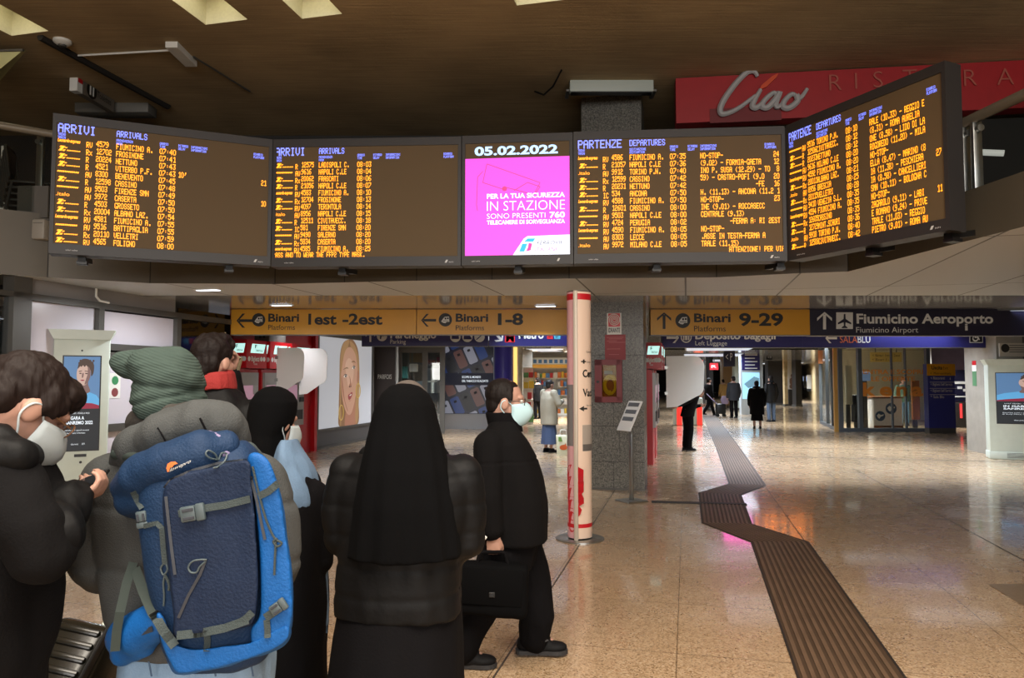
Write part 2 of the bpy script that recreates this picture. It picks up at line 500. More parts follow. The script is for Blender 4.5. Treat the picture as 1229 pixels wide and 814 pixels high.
struct(mb, 'trim_4', mat('worn_slab', (118, 98, 74), .3, var=.15, vscale=30))

# tactile guide path: a brown ribbed strip with two kinks
Lp = [(834, 476), (860, 540), (874.5, 581), (838, 592), (842, 628), (901, 651), (956.5, 814), (985, 900)]
Rp = [(841.5, 476), (890, 540), (919.5, 583), (890, 594.5), (903, 629.5), (971, 651), (1088, 814), (1149, 900)]
Lw = [G(*p) for p in Lp]; Rw = [G(*p) for p in Rp]
mb = MB()
def lane(f0, f1, z):
    vs = []
    for l, r in zip(Lw, Rw):
        for f in (f0, f1):
            for zz in (0.0005, z): q = l.lerp(r, f); vs.append(Vector((q.x, q.y, zz)))
    k = len(Lw); fs = []
    for i in range(k - 1):
        o = i * 4; n = o + 4
        fs += [[o + 1, n + 1, n + 3, o + 3][::-1], [o, n, n + 1, o + 1][::-1], [o + 2, o + 3, n + 3, n + 2][::-1]]
    mb.add(vs, fs)
mb.mat(0); lane(0, 1, .004)
mb.mat(1); lane(0, .025, .006); lane(.975, 1, .006)
mb.mat(2)
for i in range(11): lane(.05 + i * .083, .05 + i * .083 + .042, .009)
struct(mb, 'tactile_paving', [mat('tactile_base', (70, 55, 42), .62, spec=.2, var=.12, vscale=4), mat('tactile_edge', (36, 30, 27), .6), mat('tactile_rib', (98, 78, 61), .55, spec=.25, var=.15, vscale=5)])

# low ceiling with a stepped front; an opening over the far right of the hall
FAS = [(-160, 318, 3.6), (57, 333, 3.6), (180, 340, 3.4), (330, 341, 3.4), (500, 337, 3.4), (683, 334.5, 3.4), (860, 333, 3.4), (960, 328, 3.4), (1018, 326, 3.29), (1150, 292, 3.29), (1229, 272, 3.29), (1330, 245, 3.29), (1700, 130, 3.29)]
FW = [G(p[0], p[1], ZC) for p in FAS]
FT = [Vector((p.x, p.y, q[2])) for p, q in zip(FW, FAS)]
mb = MB()
k = len(FW)
YM = 10.4
mb.mat(1)
mb.add(FW + [Vector((p.x, YM, ZC)) for p in FW], [[i, i + 1, k + i + 1, k + i][::-1] for i in range(k - 1) if FW[i + 1].x > FW[i].x + .001])
mb.mat(0)
mb.quad(Vector((FW[0].x, YM, ZC)), Vector((26, YM, ZC)), Vector((26, 20, ZC)), Vector((FW[0].x, 20, ZC)))
mb.quad(Vector((-16, 8.2, ZC)), Vector((FW[0].x, FW[0].y, ZC)), Vector((FW[0].x, 20, ZC)), Vector((-16, 20, ZC)))
xr = max(p.x for p in FW)
mb.mat(1); mb.quad(Vector((xr, 2, ZC)), Vector((26, 2, ZC)), Vector((26, YM, ZC)), Vector((xr, YM, ZC))); mb.mat(0)
for x0, x1, y0, y1 in ((-16, 6, 20, 30), (13, 40, 20, 30), (-16, 40, 30, 95), (26, 40, 2, 20)):
    mb.quad(Vector((x0, y0, ZC)), Vector((x1, y0, ZC)), Vector((x1, y1, ZC)), Vector((x0, y1, ZC)))
mb.v = [v.copy() for v in mb.v]
struct(mb, 'ceiling', [M_soffit, M_soffit2])
mb = MB()                                   # shaft above the opening
for a, b in (((6, 20), (13, 20)), ((13, 20), (13, 30)), ((13, 30), (6, 30)), ((6, 30), (6, 20))):
    mb.quad(Vector((*a, ZC)), Vector((*b, ZC)), Vector((*b, 5.6)), Vector((*a, 5.6)))
mb.quad(Vector((6, 20, 5.6)), Vector((13, 20, 5.6)), Vector((13, 30, 5.6)), Vector((6, 30, 5.6)))
struct(mb, 'ceiling.001', M_dark)
# mezzanine fascia with panel joints
mb = MB()
for i in range(k - 1):
    a, b, c, d = FW[i], FW[i + 1], FT[i + 1], FT[i]
    mb.mat(0); mb.quad(a, b, c, d)
    if 1 <= i <= 7:
        mb.mat(1); n = max(1, round((b - a).length / 1.2)); e = (b - a).normalized(); nn = e.cross(UZ)
        for j in range(n + 1):
            q = a.lerp(b, j / n); t = d.lerp(c, j / n)
            mb.quad(q - e * .006 + nn * .003, q + e * .006 + nn * .003, t + e * .006 + nn * .003, t - e * .006 + nn * .003)
struct(mb, 'trim_5', [M_fascia, mat('panel_joint', (40, 37, 33), .7)])
mb = MB()                                   # mezzanine floor
mb.add([Vector((p.x, p.y + .02, 3.27)) for p in FT] + [Vector((p.x, 13.4, 3.27)) for p in FT], [[i, i + 1, k + i + 1, k + i] for i in range(k - 1) if FW[i + 1].x > FW[i].x])
struct(mb, 'floor.001', M_dark)

# upper concrete ceiling with lamp openings
ZU = 6.1
holes = []
for (x0, y0), (x1, y1) in (((12, 42), (60, 38)), ((246, 29), (298, 24)), ((361, 21), (412, 18)), ((619, 4), (680, 2))):
    a, b = ST(G(x0, y0, ZU)), ST(G(x1, y1, ZU))
    t1 = (a[1] + b[1]) / 2
    holes.append((a[0], b[0], t1 - 1.35, t1))
ss = sorted({-22, 22, *[q for h in holes for q in h[:2]]}); ts = sorted({-16, 14.2, *[q for h in holes for q in h[2:]]})
mb = MB()
for i in range(len(ss) - 1):
    for j in range(len(ts) - 1):
        cs, ct = (ss[i] + ss[i + 1]) / 2, (ts[j] + ts[j + 1]) / 2
        if any(h[0] < cs < h[1] and h[2] < ct < h[3] for h in holes): continue
        mb.quad(B(ss[i], ts[j], ZU), B(ss[i], ts[j + 1], ZU), B(ss[i + 1], ts[j + 1], ZU), B(ss[i + 1], ts[j], ZU))
struct(mb, 'ceiling.002', M_conc)
M_recess = mat('recess_tiles', (206, 202, 176), .5, var=.06, vscale=30)
M_lamp = glow('lamp_diffuser', (255, 244, 206), 2.6)
lab = ['leftmost recessed ceiling lamp, partly cut by the picture edge', 'recessed ceiling lamp second from the left, above the arrivals screen', 'recessed ceiling lamp third from the left, over the second arrivals screen', 'recessed ceiling lamp at the top edge above the date screen']
for h, lb in zip(holes, lab):
    s0, s1, t0, t1 = h
    c = B((s0 + s1) / 2, (t0 + t1) / 2, ZU)
    r = thing('recessed_ceiling_lamp', lb, 'ceiling lamp', c, 0, 'recessed lamps in the concrete ceiling')
    mb = MB(); zt = ZU + .34
    P = [(s0, t0), (s0, t1), (s1, t1), (s1, t0)]
    for i in range(4):
        a, b = P[i], P[(i + 1) % 4]
        mb.quad(B(*a, ZU), B(*b, ZU), B(*b, zt), B(*a, zt))
    mb.quad(B(s0, t0, zt), B(s0, t1, zt), B(s1, t1, zt), B(s1, t0, zt))
    mb.build('housing', M_recess, r)
    mb = MB(); mb.obox(B(s0 + .12, t0 + .05, zt - .07), DS * (s1 - s0 - .16), DT * (t1 - t0 - .22), Vector((0, 0, .05)))
    mb.build('diffuser', M_lamp, r)

# outer walls of the upper hall and the mezzanine back
mb = MB(); mb.obox(Vector((-16, 13.2, ZC + .4)), UX * 40, UY * .2, UZ * 3.4); struct(mb, 'wall_back', M_dark)
mb = MB(); mb.obox(Vector((-13.5, -12, 0)), UX * .2, UY * 27, UZ * 6.2); struct(mb, 'wall_left', mat('hall_wall', (128, 118, 104), .8))
mb = MB(); mb.obox(Vector((14.5, -12, 0)), UX * .2, UY * 25, UZ * 6.2); struct(mb, 'wall_right', mat('hall_wall_b', (128, 118, 104), .8))
# granite column, passing through the low ceiling to the upper one
cf = ST(G(774, 589.5)); cs1, ct0 = cf; cs0 = cs1 - .93
M_joint = mat('slab_joint', (40, 39, 37), .8)
mb = MB()
mb.mat(0); mb.obox(B(cs0, ct0, 0), DS * .93, DT * .75, UZ * ZU)
mb.mat(1)
for z in (.42, .96, 1.5, 2.04, 2.5):
    mb.obox(B(cs0 - .002, ct0 - .002, z), DS * .934, DT * .754, UZ * .006)
for z0, z1, f in ((0, .42, .5), (.42, .96, .6), (.96, 1.5, .5), (1.5, 2.04, .58)):
    mb.obox(B(cs0 + .93 * f, ct0 - .002, z0), DS * .006, DT * .004, UZ * (z1 - z0))
mb.mat(2); mb.obox(B(cs0 - .004, ct0 - .004, 0), DS * .938, DT * .76, UZ * .03)
struct(mb, 'column', [M_granite, M_joint, M_alu])

# ------------------------------------------------------------------ downlights in the low ceiling
M_led = glow('downlight_panel', (235, 242, 255), 4)
def ceil_at(px, py): return G(px, py, ZC)
dl = [(250, 347.5, 'under the first arrivals screen, at the left'), (338, 366, 'above the yellow sign to platforms 1est and 2est'), (655, 367, 'above the yellow sign to platforms 1 to 8'), (985, 373, 'where the yellow sign meets the airport sign')]
def downlight(c, lb, power=16, sp=112, grp='downlights in the low metal ceiling'):
    r = thing('downlight', lb, 'ceiling light', c, 0, grp)
    mb = MB(); mb.obox(c - DS * .17 - DT * .07 - UZ * .012, DS * .34, DT * .14, UZ * .012); mb.build('frame', M_white, r)
    mb = MB(); mb.obox(c - DS * .15 - DT * .05 - UZ * .016, DS * .30, DT * .10, UZ * .005); mb.build('diffuser', M_led, r)
    l = bpy.data.lights.new('downlight_lamp', 'AREA'); l.shape = 'RECTANGLE'; l.size = .3; l.size_y = .1; l.energy = power; l.spread = R(sp); l.color = (.93, .96, 1)
    o = bpy.data.objects.new('lamp', l); SC.collection.objects.link(o); o.parent = r; o.location = (0, 0, -.03); o.rotation_euler = (0, 0, -AX)
for px, py, lb in dl: downlight(ceil_at(px, py), 'small white downlight in the metal ceiling ' + lb, 70 if px < 300 else 26, 170 if px < 300 else 112)
DL2 = [(-4.4, 14.6, 'over the ticket machines'), (-2.4, 21, 'in front of the shop windows'), (5.2, 19, 'over the person leaning at the machine')]
for x, y, lb in DL2: downlight(Vector((x, y, ZC)), 'small white downlight in the metal ceiling ' + lb, 40 if x > -4 else 10)

# ceiling light panels added to brighten the hall, mostly hidden by the signs
M_lpan = glow('added_panel_glow', (225, 236, 255), .55)
def lumi(s_, t_, w, l, pw, lb):
    c = B(s_, t_, ZC)
    r = thing('added_light_panel', lb, 'ceiling light', c, 0, 'luminous ceiling panels deep in the hall')
    mb = MB(); mb.obox(B(s_ - w / 2 - .05, t_ - l / 2 - .05, ZC - .03), DS * (w + .1), DT * (l + .1), UZ * .03); mb.build('frame', M_alu, r)
    mb = MB(); mb.obox(B(s_ - w / 2, t_ - l / 2, ZC - .036), DS * w, DT * l, UZ * .008); mb.build('diffuser', M_lpan, r)
    q = bpy.data.lights.new('added_panel_lamp', 'AREA'); q.shape = 'RECTANGLE'; q.size = w; q.size_y = l; q.energy = pw; q.color = (.78, .88, 1); q.spread = R(112 if t_ < 18.5 else 140 if t_ < 25 else 165)
    o = bpy.data.objects.new('lamp', q); SC.collection.objects.link(o); o.parent = r; o.location = (0, 0, -.05); o.rotation_euler = (0, 0, -AX)
for s_, t_, w, l, pw, lb in ((-6.0, 19.4, 1.6, 3.4, 150, 'before the shop windows on the left'), (-2.6, 20.5, 2.4, 3.6, 260, 'over the shopping woman'), (1.6, 19.6, 2.4, 3.6, 420, 'over the right hand hall, near the leaning person'), (4.8, 19.2, 2.0, 3.2, 420, 'before the glazed shop corner'), (1.2, 29, 2.4, 4, 380, 'over the two people in black'), (1.2, 37, 2.6, 4, 420, 'before the far lit kiosk'), (2.5, 48, 2.6, 5, 600, 'before the marble wall'), (-5.5, 29, .9, 3, 80, 'inside the far shop on the left'), (4.9, 15.2, 1.6, 2.4, 210, 'before the right kiosk'), (1.5, 15.4, 1.6, 2.4, 170, 'just behind the platform 9 to 29 sign'), (-3.2, 15.6, 1.6, 2.4, 170, 'just behind the platform 1 to 8 sign'), (6.8, 58, 2.6, 5, 700, 'along the far marble wall')):
    lumi(s_, t_, w, l, pw * (.62 if t_ < 22 else 1), 'long luminous ceiling panel ' + lb)
# ================================================================== THE BIG INFORMATION SCREENS
M_case = mat('screen_housing', (46, 44, 44), .5, .1)
M_scr = mat('led_panel_glow_tint', (92, 74, 48), .75, bump=.1, bscale=300)  # brown base colour carries the glow spilled by the LEDs
M_amb = glow('amber_leds', (255, 150, 28), 2.6)
M_blu = glow('blue_leds', (120, 134, 255), 2.0)
M_wht = glow('white_leds', (236, 238, 255), 1.5)
M_prt = mat('small_print', (200, 200, 200), .5)

def screen_box(root, A, Bp_, zb, zt, depth=.2):
    """A,Bp_: lower left and right front corners (world x,y); returns frame (o, ux, n, w, h)"""
    a, b = Vector((A[0], A[1], zb)), Vector((Bp_[0], Bp_[1], zb))
    e = (b - a).normalized() * .004; a += e; b -= e
    ux = (b - a).normalized(); w = (b - a).length; h = zt - zb
    n = ux.cross(UZ).normalized()           # towards the viewer
    mb = MB()
    bz, tz, sd = .10, .085, .035            # bezel
    mb.obox(a - n * depth, ux * w, UZ * h, n * (depth - .02))
    mb.obox(a - n * .02, ux * w, UZ * bz, n * .02)
    mb.obox(a + UZ * (h - tz) - n * .02, ux * w, UZ * tz, n * .02)
    mb.obox(a + UZ * bz - n * .02, ux * sd, UZ * (h - bz - tz), n * .02)
    mb.obox(a + UZ * bz + ux * (w - sd) - n * .02, ux * sd, UZ * (h - bz - tz), n * .02)
    mb.build('housing', M_case, root)
    return a, ux, n, w, h
def logo(mb, kind, o, ux, uz, cw, ch):
    """train operator marks: o = lower left of the row"""
    P = lambda x, y: o + ux * (x * cw) + uz * (y * ch)
    def bar(x0, y0, x1, y1, sl=.0):
        mb.add([P(x0, y0), P(x1, y0), P(x1 + sl, y1), P(x0 + sl, y1)], [[0, 1, 2, 3]])
    if kind == 'T':                          # slanted mark over a thin wordmark
        bar(.04, -.1, .17, 1.12, .17); bar(.08, .78, .2, 1.12, .05); bar(.2, -.1, .3, .3, .06); bar(.3, .62, .40, .86, .035)
        for i in range(9): bar(.40 + i * .066, .0, .45 + i * .066, .26, .012)
    elif kind == 'F':                        # long dash of a wordmark
        for i in range(12): bar(.02 + i * .078, .30, .085 + i * .078, .66, .02)
    elif kind == 'L':
        mb.text('Leonardo', P(0, .28), ux, uz, ch * .78, cw * .52, .03, .25)
        mb.text('express', P(.54, .28), ux, uz, ch * .78, cw * .44, .03, .25)
    elif kind == 'I':
        mb.text('.italo', P(0, .1), ux, uz, ch * .85, cw * .58, .0)
def timetable(root, fr, title, sub, rows, footer=None, amb=None, foot_right=False, cols=None, Y0=.797, ST_=.0548, tsc=1.0):
    a, ux, n, w, h = fr
    o = a + n * .002
    P = lambda u, v: o + ux * (u * w) + UZ * (v * h)
    mb = MB(); mb.obox(a + ux * .035 + UZ * .10 - n * .02, ux * (w - .07), UZ * (h - .185), n * .008); mb.build('screen', M_scr, root)
    o = a - n * .0095
    pw, ph = w * .0136 / 6, h * .042 / 7
    C = cols or dict(logo=.022, cat=.142, num=.184, dest=.270, time=.462, info=.605, plat=.972)
    mb = MB()
    mb.led(title, P(C['logo'], .935), ux, UZ, w * .0268 * tsc / 6, h * .064 / 7)
    mb.led(sub, P(C['dest'], .928), ux, UZ, w * .0172 / 6, h * .046 / 7)
    tw, th_ = w * .0066 / 6, h * .0185 / 7
    for u, ls in ((C['logo'], ('TRENO', 'TRAIN')), (C['dest'], ('PROVENIENZA', 'FROM') if title == 'ARRIVI' else ('DESTINAZIONE', 'DESTINATION')), (C['time'], ('ORARIO', 'TIME')), (C['time'] + .085, ('RITARDO', 'DELAY')), (C['info'], ('INFORMAZIONI', 'INFORMATION')), (C['plat'] - .065, ('BINARIO', 'PLATFORM'))):
        v0 = .866 if u <= C['dest'] else .878
        for i, t in enumerate(ls): mb.led(t, P(u, v0 - i * .023), ux, UZ, tw, th_)
    mb.build('header_lettering', M_blu, root)
    mb = MB()
    y0, st = Y0, ST_
    for i, r in enumerate(rows):
        v = y0 - st * i
        lg, cat, num, dest, tm, inf, pl, dl = (list(r) + [None] * 8)[:8]
        logo(mb, lg, P(C['logo'], v - .018), ux, UZ, w * .096, h * .03)
        top = v + .0195
        mb.led(cat, P(C['cat'], top - .012), ux, UZ, pw, ph)
        mb.led(num, P(C['num'], top + .003), ux, UZ, pw, ph)
        mb.led(dest, P(C['dest'], top), ux, UZ, pw, ph)
        mb.led(tm, P(C['time'], top), ux, UZ, pw * 1.12, ph)
        if dl: mb.led(dl, P(C['time'] + .087, top), ux, UZ, pw, ph)
        if inf:
            if inf[0] == '>': mb.led(inf[1:], P(.902, top), ux, UZ, pw, ph, right=True)
            else: mb.led(inf, P(C['info'], top), ux, UZ, pw, ph)
        if pl: mb.led(pl, P(C['plat'], top), ux, UZ, pw, ph, right=True)
    if footer:
        if foot_right: mb.led(footer, P(.99, .112), ux, UZ, pw, ph, right=True)
        else: mb.led(footer, P(C['logo'] - .005, .112), ux, UZ, pw, ph)
    mb.build('row_lettering', amb or M_amb, root)
    mb = MB()
    mb.text('solari udine', a + n * .002 + ux * (w * .07) + UZ * .035, ux, UZ, .014, .10)
    mb.build('maker_mark', M_prt, root); mb = MB()
    mb.prism([(0, 0), (.02, 0), (.035, .03), (.015, .03)], a + n * .004 + ux * (w - .17) + UZ * .03, ux, UZ, .002)
    mb.text('RFI', a + n * .002 + ux * (w - .125) + UZ * .03, ux, UZ, .012, .045)
    mb.build('operator_mark', M_prt, root)
def bracket(root, fr, us, back=.5):
    a, ux, n, w, h = fr
    for u in us:
        mb = MB()
        q = a + ux * (u * w) - n * .12
        mb.obox(q - ux * .035 - UZ * .05, ux * .07, UZ * .06, -n * .1)
        mb.obox(q - ux * .035 - UZ * .05, ux * .07, UZ * .05, -n * back + UZ * .05)
        mb.obox(q - ux * .045 - UZ * .07 - n * .0, ux * .09, UZ * .03, -n * .12)
        mb.build('bracket', M_black, root)
E0 = (W(57.5, 300, 7.02)); E1 = W(325, 318, 7.82); E2 = W(553.5, 318, 7.72); E3 = W(688.5, 315, 7.60); E4 = W(945.5, 313, 7.42); E5 = W(1141, 280, 5.86)
ZB, ZT = 2.875, 4.265
xy = lambda p: (p.x, p.y)
def board(name, lb, cat, A, Bq, zb=ZB, zt=ZT):
    c = (A + Bq) / 2
    r = thing(name, lb, cat, (c.x, c.y, zb), 0, 'hanging information screens')
    return r, screen_box(r, xy(A), xy(Bq), zb, zt)
r, fr = board('train_board', 'leftmost arrivals screen, first listing the 07:40 from Fiumicino', 'information screen', E0, E1, 2.885, 4.255)
timetable(r, fr, 'ARRIVI', 'ARRIVALS', [('L', 'RV', '4579', 'FIUMICINO A.', '07:40'), ('T', 'Rx', '12702', 'FROSINONE', '07:41'), ('T', 'R', '20224', 'NETTUNO', '07:43'), ('T', 'R', '4521', 'VITERBO P.F.', '07:43', None, '21', "10'"), ('F', 'AV', '8300', 'BENEVENTO', '07:45'), ('T', 'R', '12598', 'CASSINO', '07:48'), ('F', 'AV', '9503', 'FIRENZE SMN', '07:49', None, '10'), ('I', 'AV', '9972', 'CASERTA', '07:50'), ('T', 'R', '4503', 'GROSSETO', '07:50'), ('T', 'Rx', '20004', 'ALBANO LAZ.', '07:54'), ('L', 'RV', '4581', 'FIUMICINO A.', '07:55'), ('F', 'AV', '9516', 'BATTIPAGLIA', '07:55'), ('T', 'Rx', '20110', 'VELLETRI', '07:59'), ('T', 'RV', '4565', 'FOLIGNO', '08:00')], Y0=.813, ST_=.0545)
bracket(r, fr, (.13, .80))
r, fr = board('train_board', 'second arrivals screen from the left, with a scrolling line about masks', 'information screen', E1, E2, 2.875, 4.255)
timetable(r, fr, 'ARRIVI', 'ARRIVALS', [('T', 'R', '12575', 'LADISPOLI C.', '08:03'), ('F', 'AV', '9616', 'NAPOLI C.LE', '08:04'), ('T', 'Rx', '20062', 'FRASCATI', '08:06'), ('T', 'R', '21056', 'NAPOLI C.LE', '08:07'), ('L', 'RV', '4583', 'FIUMICINO A.', '08:10'), ('T', 'Rx', '12704', 'FROSINONE', '08:13'), ('T', 'RV', '4097', 'TERONTOLA', '08:14'), ('I', 'AV', '8956', 'NAPOLI C.LE', '08:15'), ('T', 'R', '12511', 'CIVITAVECC.', '08:18'), ('T', 'IC', '581', 'FIRENZE SMN', '08:20'), ('F', 'AV', '9490', 'SALERNO', '08:20'), ('T', 'Rx', '5834', 'CASERTA', '08:20'), ('L', 'RV', '4585', 'FIUMICINO A.', '08:25')], footer='PASS AND TO WEAR THE FFP2 TYPE MASK.', cols=dict(logo=.012, cat=.12, num=.152, dest=.245, time=.45, info=.60, plat=.972))
bracket(r, fr, (.36,))
r, fr = board('train_board', 'first departures screen, right of the pink date screen', 'information screen', E3, E4, 2.875, 4.265)
timetable(r, fr, 'PARTENZE', 'DEPARTURES', [('L', 'RV', '4586', 'FIUMICINO A.', '07:35', 'NO-STOP-', '24'), ('T', 'R', '21057', 'NAPOLI C.LE', '07:36', '(9.02) - FORMIA-GAETA', '12'), ('I', 'AV', '9912', 'TORINO P.N.', '07:40', 'INO P. SUSA (12.29) - TO', '8'), ('T', 'Rx', '12599', 'CASSINO', '07:42', '59) - CASTRO-POFI (9.0', '20'), ('T', 'R', '20231', 'NETTUNO', '07:42', '>-FE', '16'), ('T', 'IC', '534', 'ANCONA', '07:50', 'N. (11.13) - ANCONA (11.2', '1'), ('L', 'RV', '4588', 'FIUMICINO A.', '07:50', 'NO-STOP-', '23'), ('T', 'R', '12601', 'CASSINO', '08:00', 'INE (9.01) - ROCCASECC'), ('F', 'AV', '9503', 'NAPOLI C.LE', '08:00', 'CENTRALE (9.13)'), ('T', 'RV', '4724', 'PERUGIA', '08:02', '>-FERMA A: RI', '2EST'), ('L', 'RV', '4590', 'FIUMICINO A.', '08:05', 'NO-STOP-'), ('F', 'AV', '8303', 'LECCE', '08:05', '.ASSE IN TESTA-FERMA A'), ('I', 'AV', '9972', 'MILANO C.LE', '08:05', 'TRALE (11.15)')], footer='ATTENZIONE! PER VIA', foot_right=True)
bracket(r, fr, (.40, .985))
r, fr = board('train_board', 'rightmost departures screen, angled towards the viewer', 'information screen', E4, E5, 2.875, 4.265)
timetable(r, fr, 'PARTENZE', 'DEPARTURES', [('F', 'AV', '9516', 'TORINO P.N.', '08:10', 'RALE (10.33) - REGGIO E'), ('T', 'R', '12506', 'CIVITAVECC.', '08:12', '(8.31) - ROMA AURELIA'), ('T', 'R', '20233', 'NETTUNO', '08:12', 'ONE (8.58) - LIDO DI LA'), ('F', 'AV', '9616', 'MILANO C.LE', '08:20', 'ROGOREDO (11.20) - MILA'), ('L', 'RV', '4592', 'FIUMICINO A.', '08:20', 'NO-STOP-'), ('T', 'Rx', '20011', 'ALBANO LAZ.', '08:21', 'ELLA (8.47) - MARINO (8'), ('I', 'AV', '8956', 'BRESCIA', '08:25', 'IA (11.38) - PESCHIERA', '27'), ('T', 'Rx', '20115', 'VELLETRI', '08:28', 'IA (8.58) - CANCELLIERI'), ('F', 'AV', '9410', 'VENEZIA S.L.', '08:35', 'SMN (10.11) - BOLOGNA C'), ('L', 'RV', '4594', 'FIUMICINO A.', '08:35', 'NO-STOP-'), ('T', 'Rx', '12605', 'CASSINO', '08:35', 'ZAGAROLO (9.11) - LABI', '11'), ('T', 'R', '12729', 'MINT.SCAURI', '08:36', 'E ROMANO (9.24) - PRIVE'), ('I', 'AV', '9918', 'TORINO P.N.', '08:40', 'TRALE (11.03) - REGGIO'), ('T', 'R', '12508', 'CIVITAVECC.', '08:42', 'PIETRO (9.01) - ROMA AU')], Y0=.80, ST_=.0540, tsc=.80, cols=dict(logo=.02, cat=.12, num=.158, dest=.225, time=.425, info=.575, plat=.965))
bracket(r, fr, (.50, .94), .3)

# pink safety notice with the date
M_pink = glow('pink_leds', (255, 84, 226), .95)
M_pink2 = glow('pink_outline', (255, 70, 150), .7)
M_cyan = glow('cyan_leds', (40, 190, 225), .9)
M_mag = glow('magenta_leds', (240, 60, 170), .9)
M_gry = glow('grey_leds', (60, 80, 104), .3)
M_date = glow('date_leds', (176, 214, 255), 1.5)
def pink_screen(r, fr, pk=None):
    a, ux, n, w, h = fr
    mb = MB(); mb.obox(a + ux * .035 + UZ * .10 - n * .02, ux * (w - .07), UZ * (h - .185), n * .008); mb.build('screen', M_scr, r)
    sw, sh = w - .07, h - .185
    o = a + ux * .035 + UZ * .10 - n * .0095
    P = lambda u, v, e=0: o + ux * (u * sw) + UZ * (v * sh) + n * e
    mb = MB(); mb.text('05.02.2022', P(.09, .895), ux, UZ, sh * .072, sw * .80, .035); mb.build('date_lettering', M_date, r)
    mb = MB(); mb.add([P(0, 0), P(1, 0), P(1, .865), P(0, .865)], [[0, 1, 2, 3]]); mb.build('notice', pk or M_pink, r)
    mb = MB()                                # outline of a surveillance camera
    def line(pts, t=.006):
        t *= 2
        for p, q in zip(pts, pts[1:]):
            p, q = Vector(p), Vector(q); d = (q - p).normalized() * t; e = Vector((-d.y, d.x)) * .5
            mb.add([P(*(p - e), .001), P(*(q - e), .001), P(*(q + e), .001), P(*(p + e), .001)], [[0, 1, 2, 3]])
    line([(.17, .65), (.21, .815), (.72, .635), (.66, .53), (.55, .56), (.40, .60)], .003)
    line([(.17, .65), (.40, .575)], .003); line([(.17, .75), (.12, .70), (.11, .45), (.12, .40)], .003)
    line([(.47, .57), (.60, .64), (.72, .60), (.68, .545)], .003)
    mb.poly([(.38 * sw + .026 * math.cos(i * .4), .59 * sh + .026 * math.sin(i * .4)) for i in range(16)], o + n * .001, ux, UZ)
    mb.build('camera_drawing', M_pink2, r)
    mb = MB()
    for t, v, cp, b, x0 in (('PER LA TUA SICUREZZA', .505, .040, .03, .21), ('IN STAZIONE', .395, .085, -.012, .21), ('SONO PRESENTI', .325, .046, -.008, .21), ('TELECAMERE DI SORVEGLIANZA', .275, .034, .03, .21)):
        mb.text(t, P(x0, v, .002), ux, UZ, sh * cp, sw * (.745 if 'PRES' not in t else .56), b)
    mb.text('760', P(.81, .325, .002), ux, UZ, sh * .048, sw * .145, .035)
    mb.add([P(.46, 0, .001), P(1, 0, .001), P(1, .172, .001), P(.60, .165, .001), P(.565, .145, .001)], [[0, 1, 2, 3, 4]])
    mb.build('notice_lettering', M_wht, r)
    mb = MB(); S_ = lambda pts: mb.poly([((x) * sw, y * sh) for x, y in pts], o + n * .003, ux, UZ)
    mb.mat(0); S_([(.52, .03), (.57, .03), (.60, .10), (.55, .10)]); S_([(.565, .115), (.655, .115), (.675, .145), (.60, .145)])
    mb.mat(1); S_([(.585, .03), (.63, .04), (.645, .10), (.61, .105), (.605, .07)]); 
    mb.mat(2); mb.text('FERROVIE', P(.69, .088, .003), ux, UZ, sh * .033, sw * .25, .0, .2); mb.text('DELLO STATO', P(.70, .071, .003), ux, UZ, sh * .012, sw * .12)
    mb.mat(1); mb.text('ITALIANE', P(.67, .03, .003), ux, UZ, sh * .032, sw * .22, .0, .2)
    mb.build('rail_logo', [M_cyan, M_mag, M_gry], r)
    mb = MB()
    mb.text('solari udine', a + n * .002 + ux * (w * .09) + UZ * .035, ux, UZ, .014, .09)
    mb.build('maker_mark', M_prt, r); mb = MB()
    mb.prism([(0, 0), (.02, 0), (.035, .03), (.015, .03)], a + n * .004 + ux * (w - .17) + UZ * .03, ux, UZ, .002)
    mb.build('operator_mark', M_prt, r)
r, fr = board('notice_board', 'pink safety notice screen showing the date 05.02.2022', 'information screen', E2, E3, 2.875, 4.26)
pink_screen(r, fr); bracket(r, fr, (.5,))
# a second bank of screens over the far right of the hall, seen only as its reflection in the floor
FA, FB = Vector((8.75, 27, 2.9)), Vector((10.9, 27, 2.9))
r = thing('train_board', 'far departures screen in the raised bay, glowing in the floor', 'information screen', (9.8, 27, 2.9), 0, 'screens in the far bay')
fr = screen_box(r, xy(FA), xy(FB), 2.95, 4.7)
timetable(r, fr, 'PARTENZE', 'DEPARTURES', [('T', 'R', '4586', 'FIUMICINO A.', '07:35', 'NO-STOP-', '24'), ('T', 'R', '21057', 'NAPOLI C.LE', '07:36', '(9.02) - FORMIA-GAETA', '12'), ('I', 'AV', '9912', 'TORINO P.N.', '07:40', 'INO P. SUSA (12.29)', '8'), ('T', 'R', '12599', 'CASSINO', '07:42', '59) - CASTRO-POFI', '20')] * 3, amb=glow('bright_amber_leds', (255, 130, 20), 9))
r = thing('notice_board', 'far pink notice screen in the raised bay, glowing in the floor', 'information screen', (8.2, 27, 2.9), 0, 'screens in the far bay')
fr = screen_box(r, (7.6, 27), (8.73, 27), 2.95, 4.7); pink_screen(r, fr, glow('bright_pink_leds', (255, 60, 190), 4))
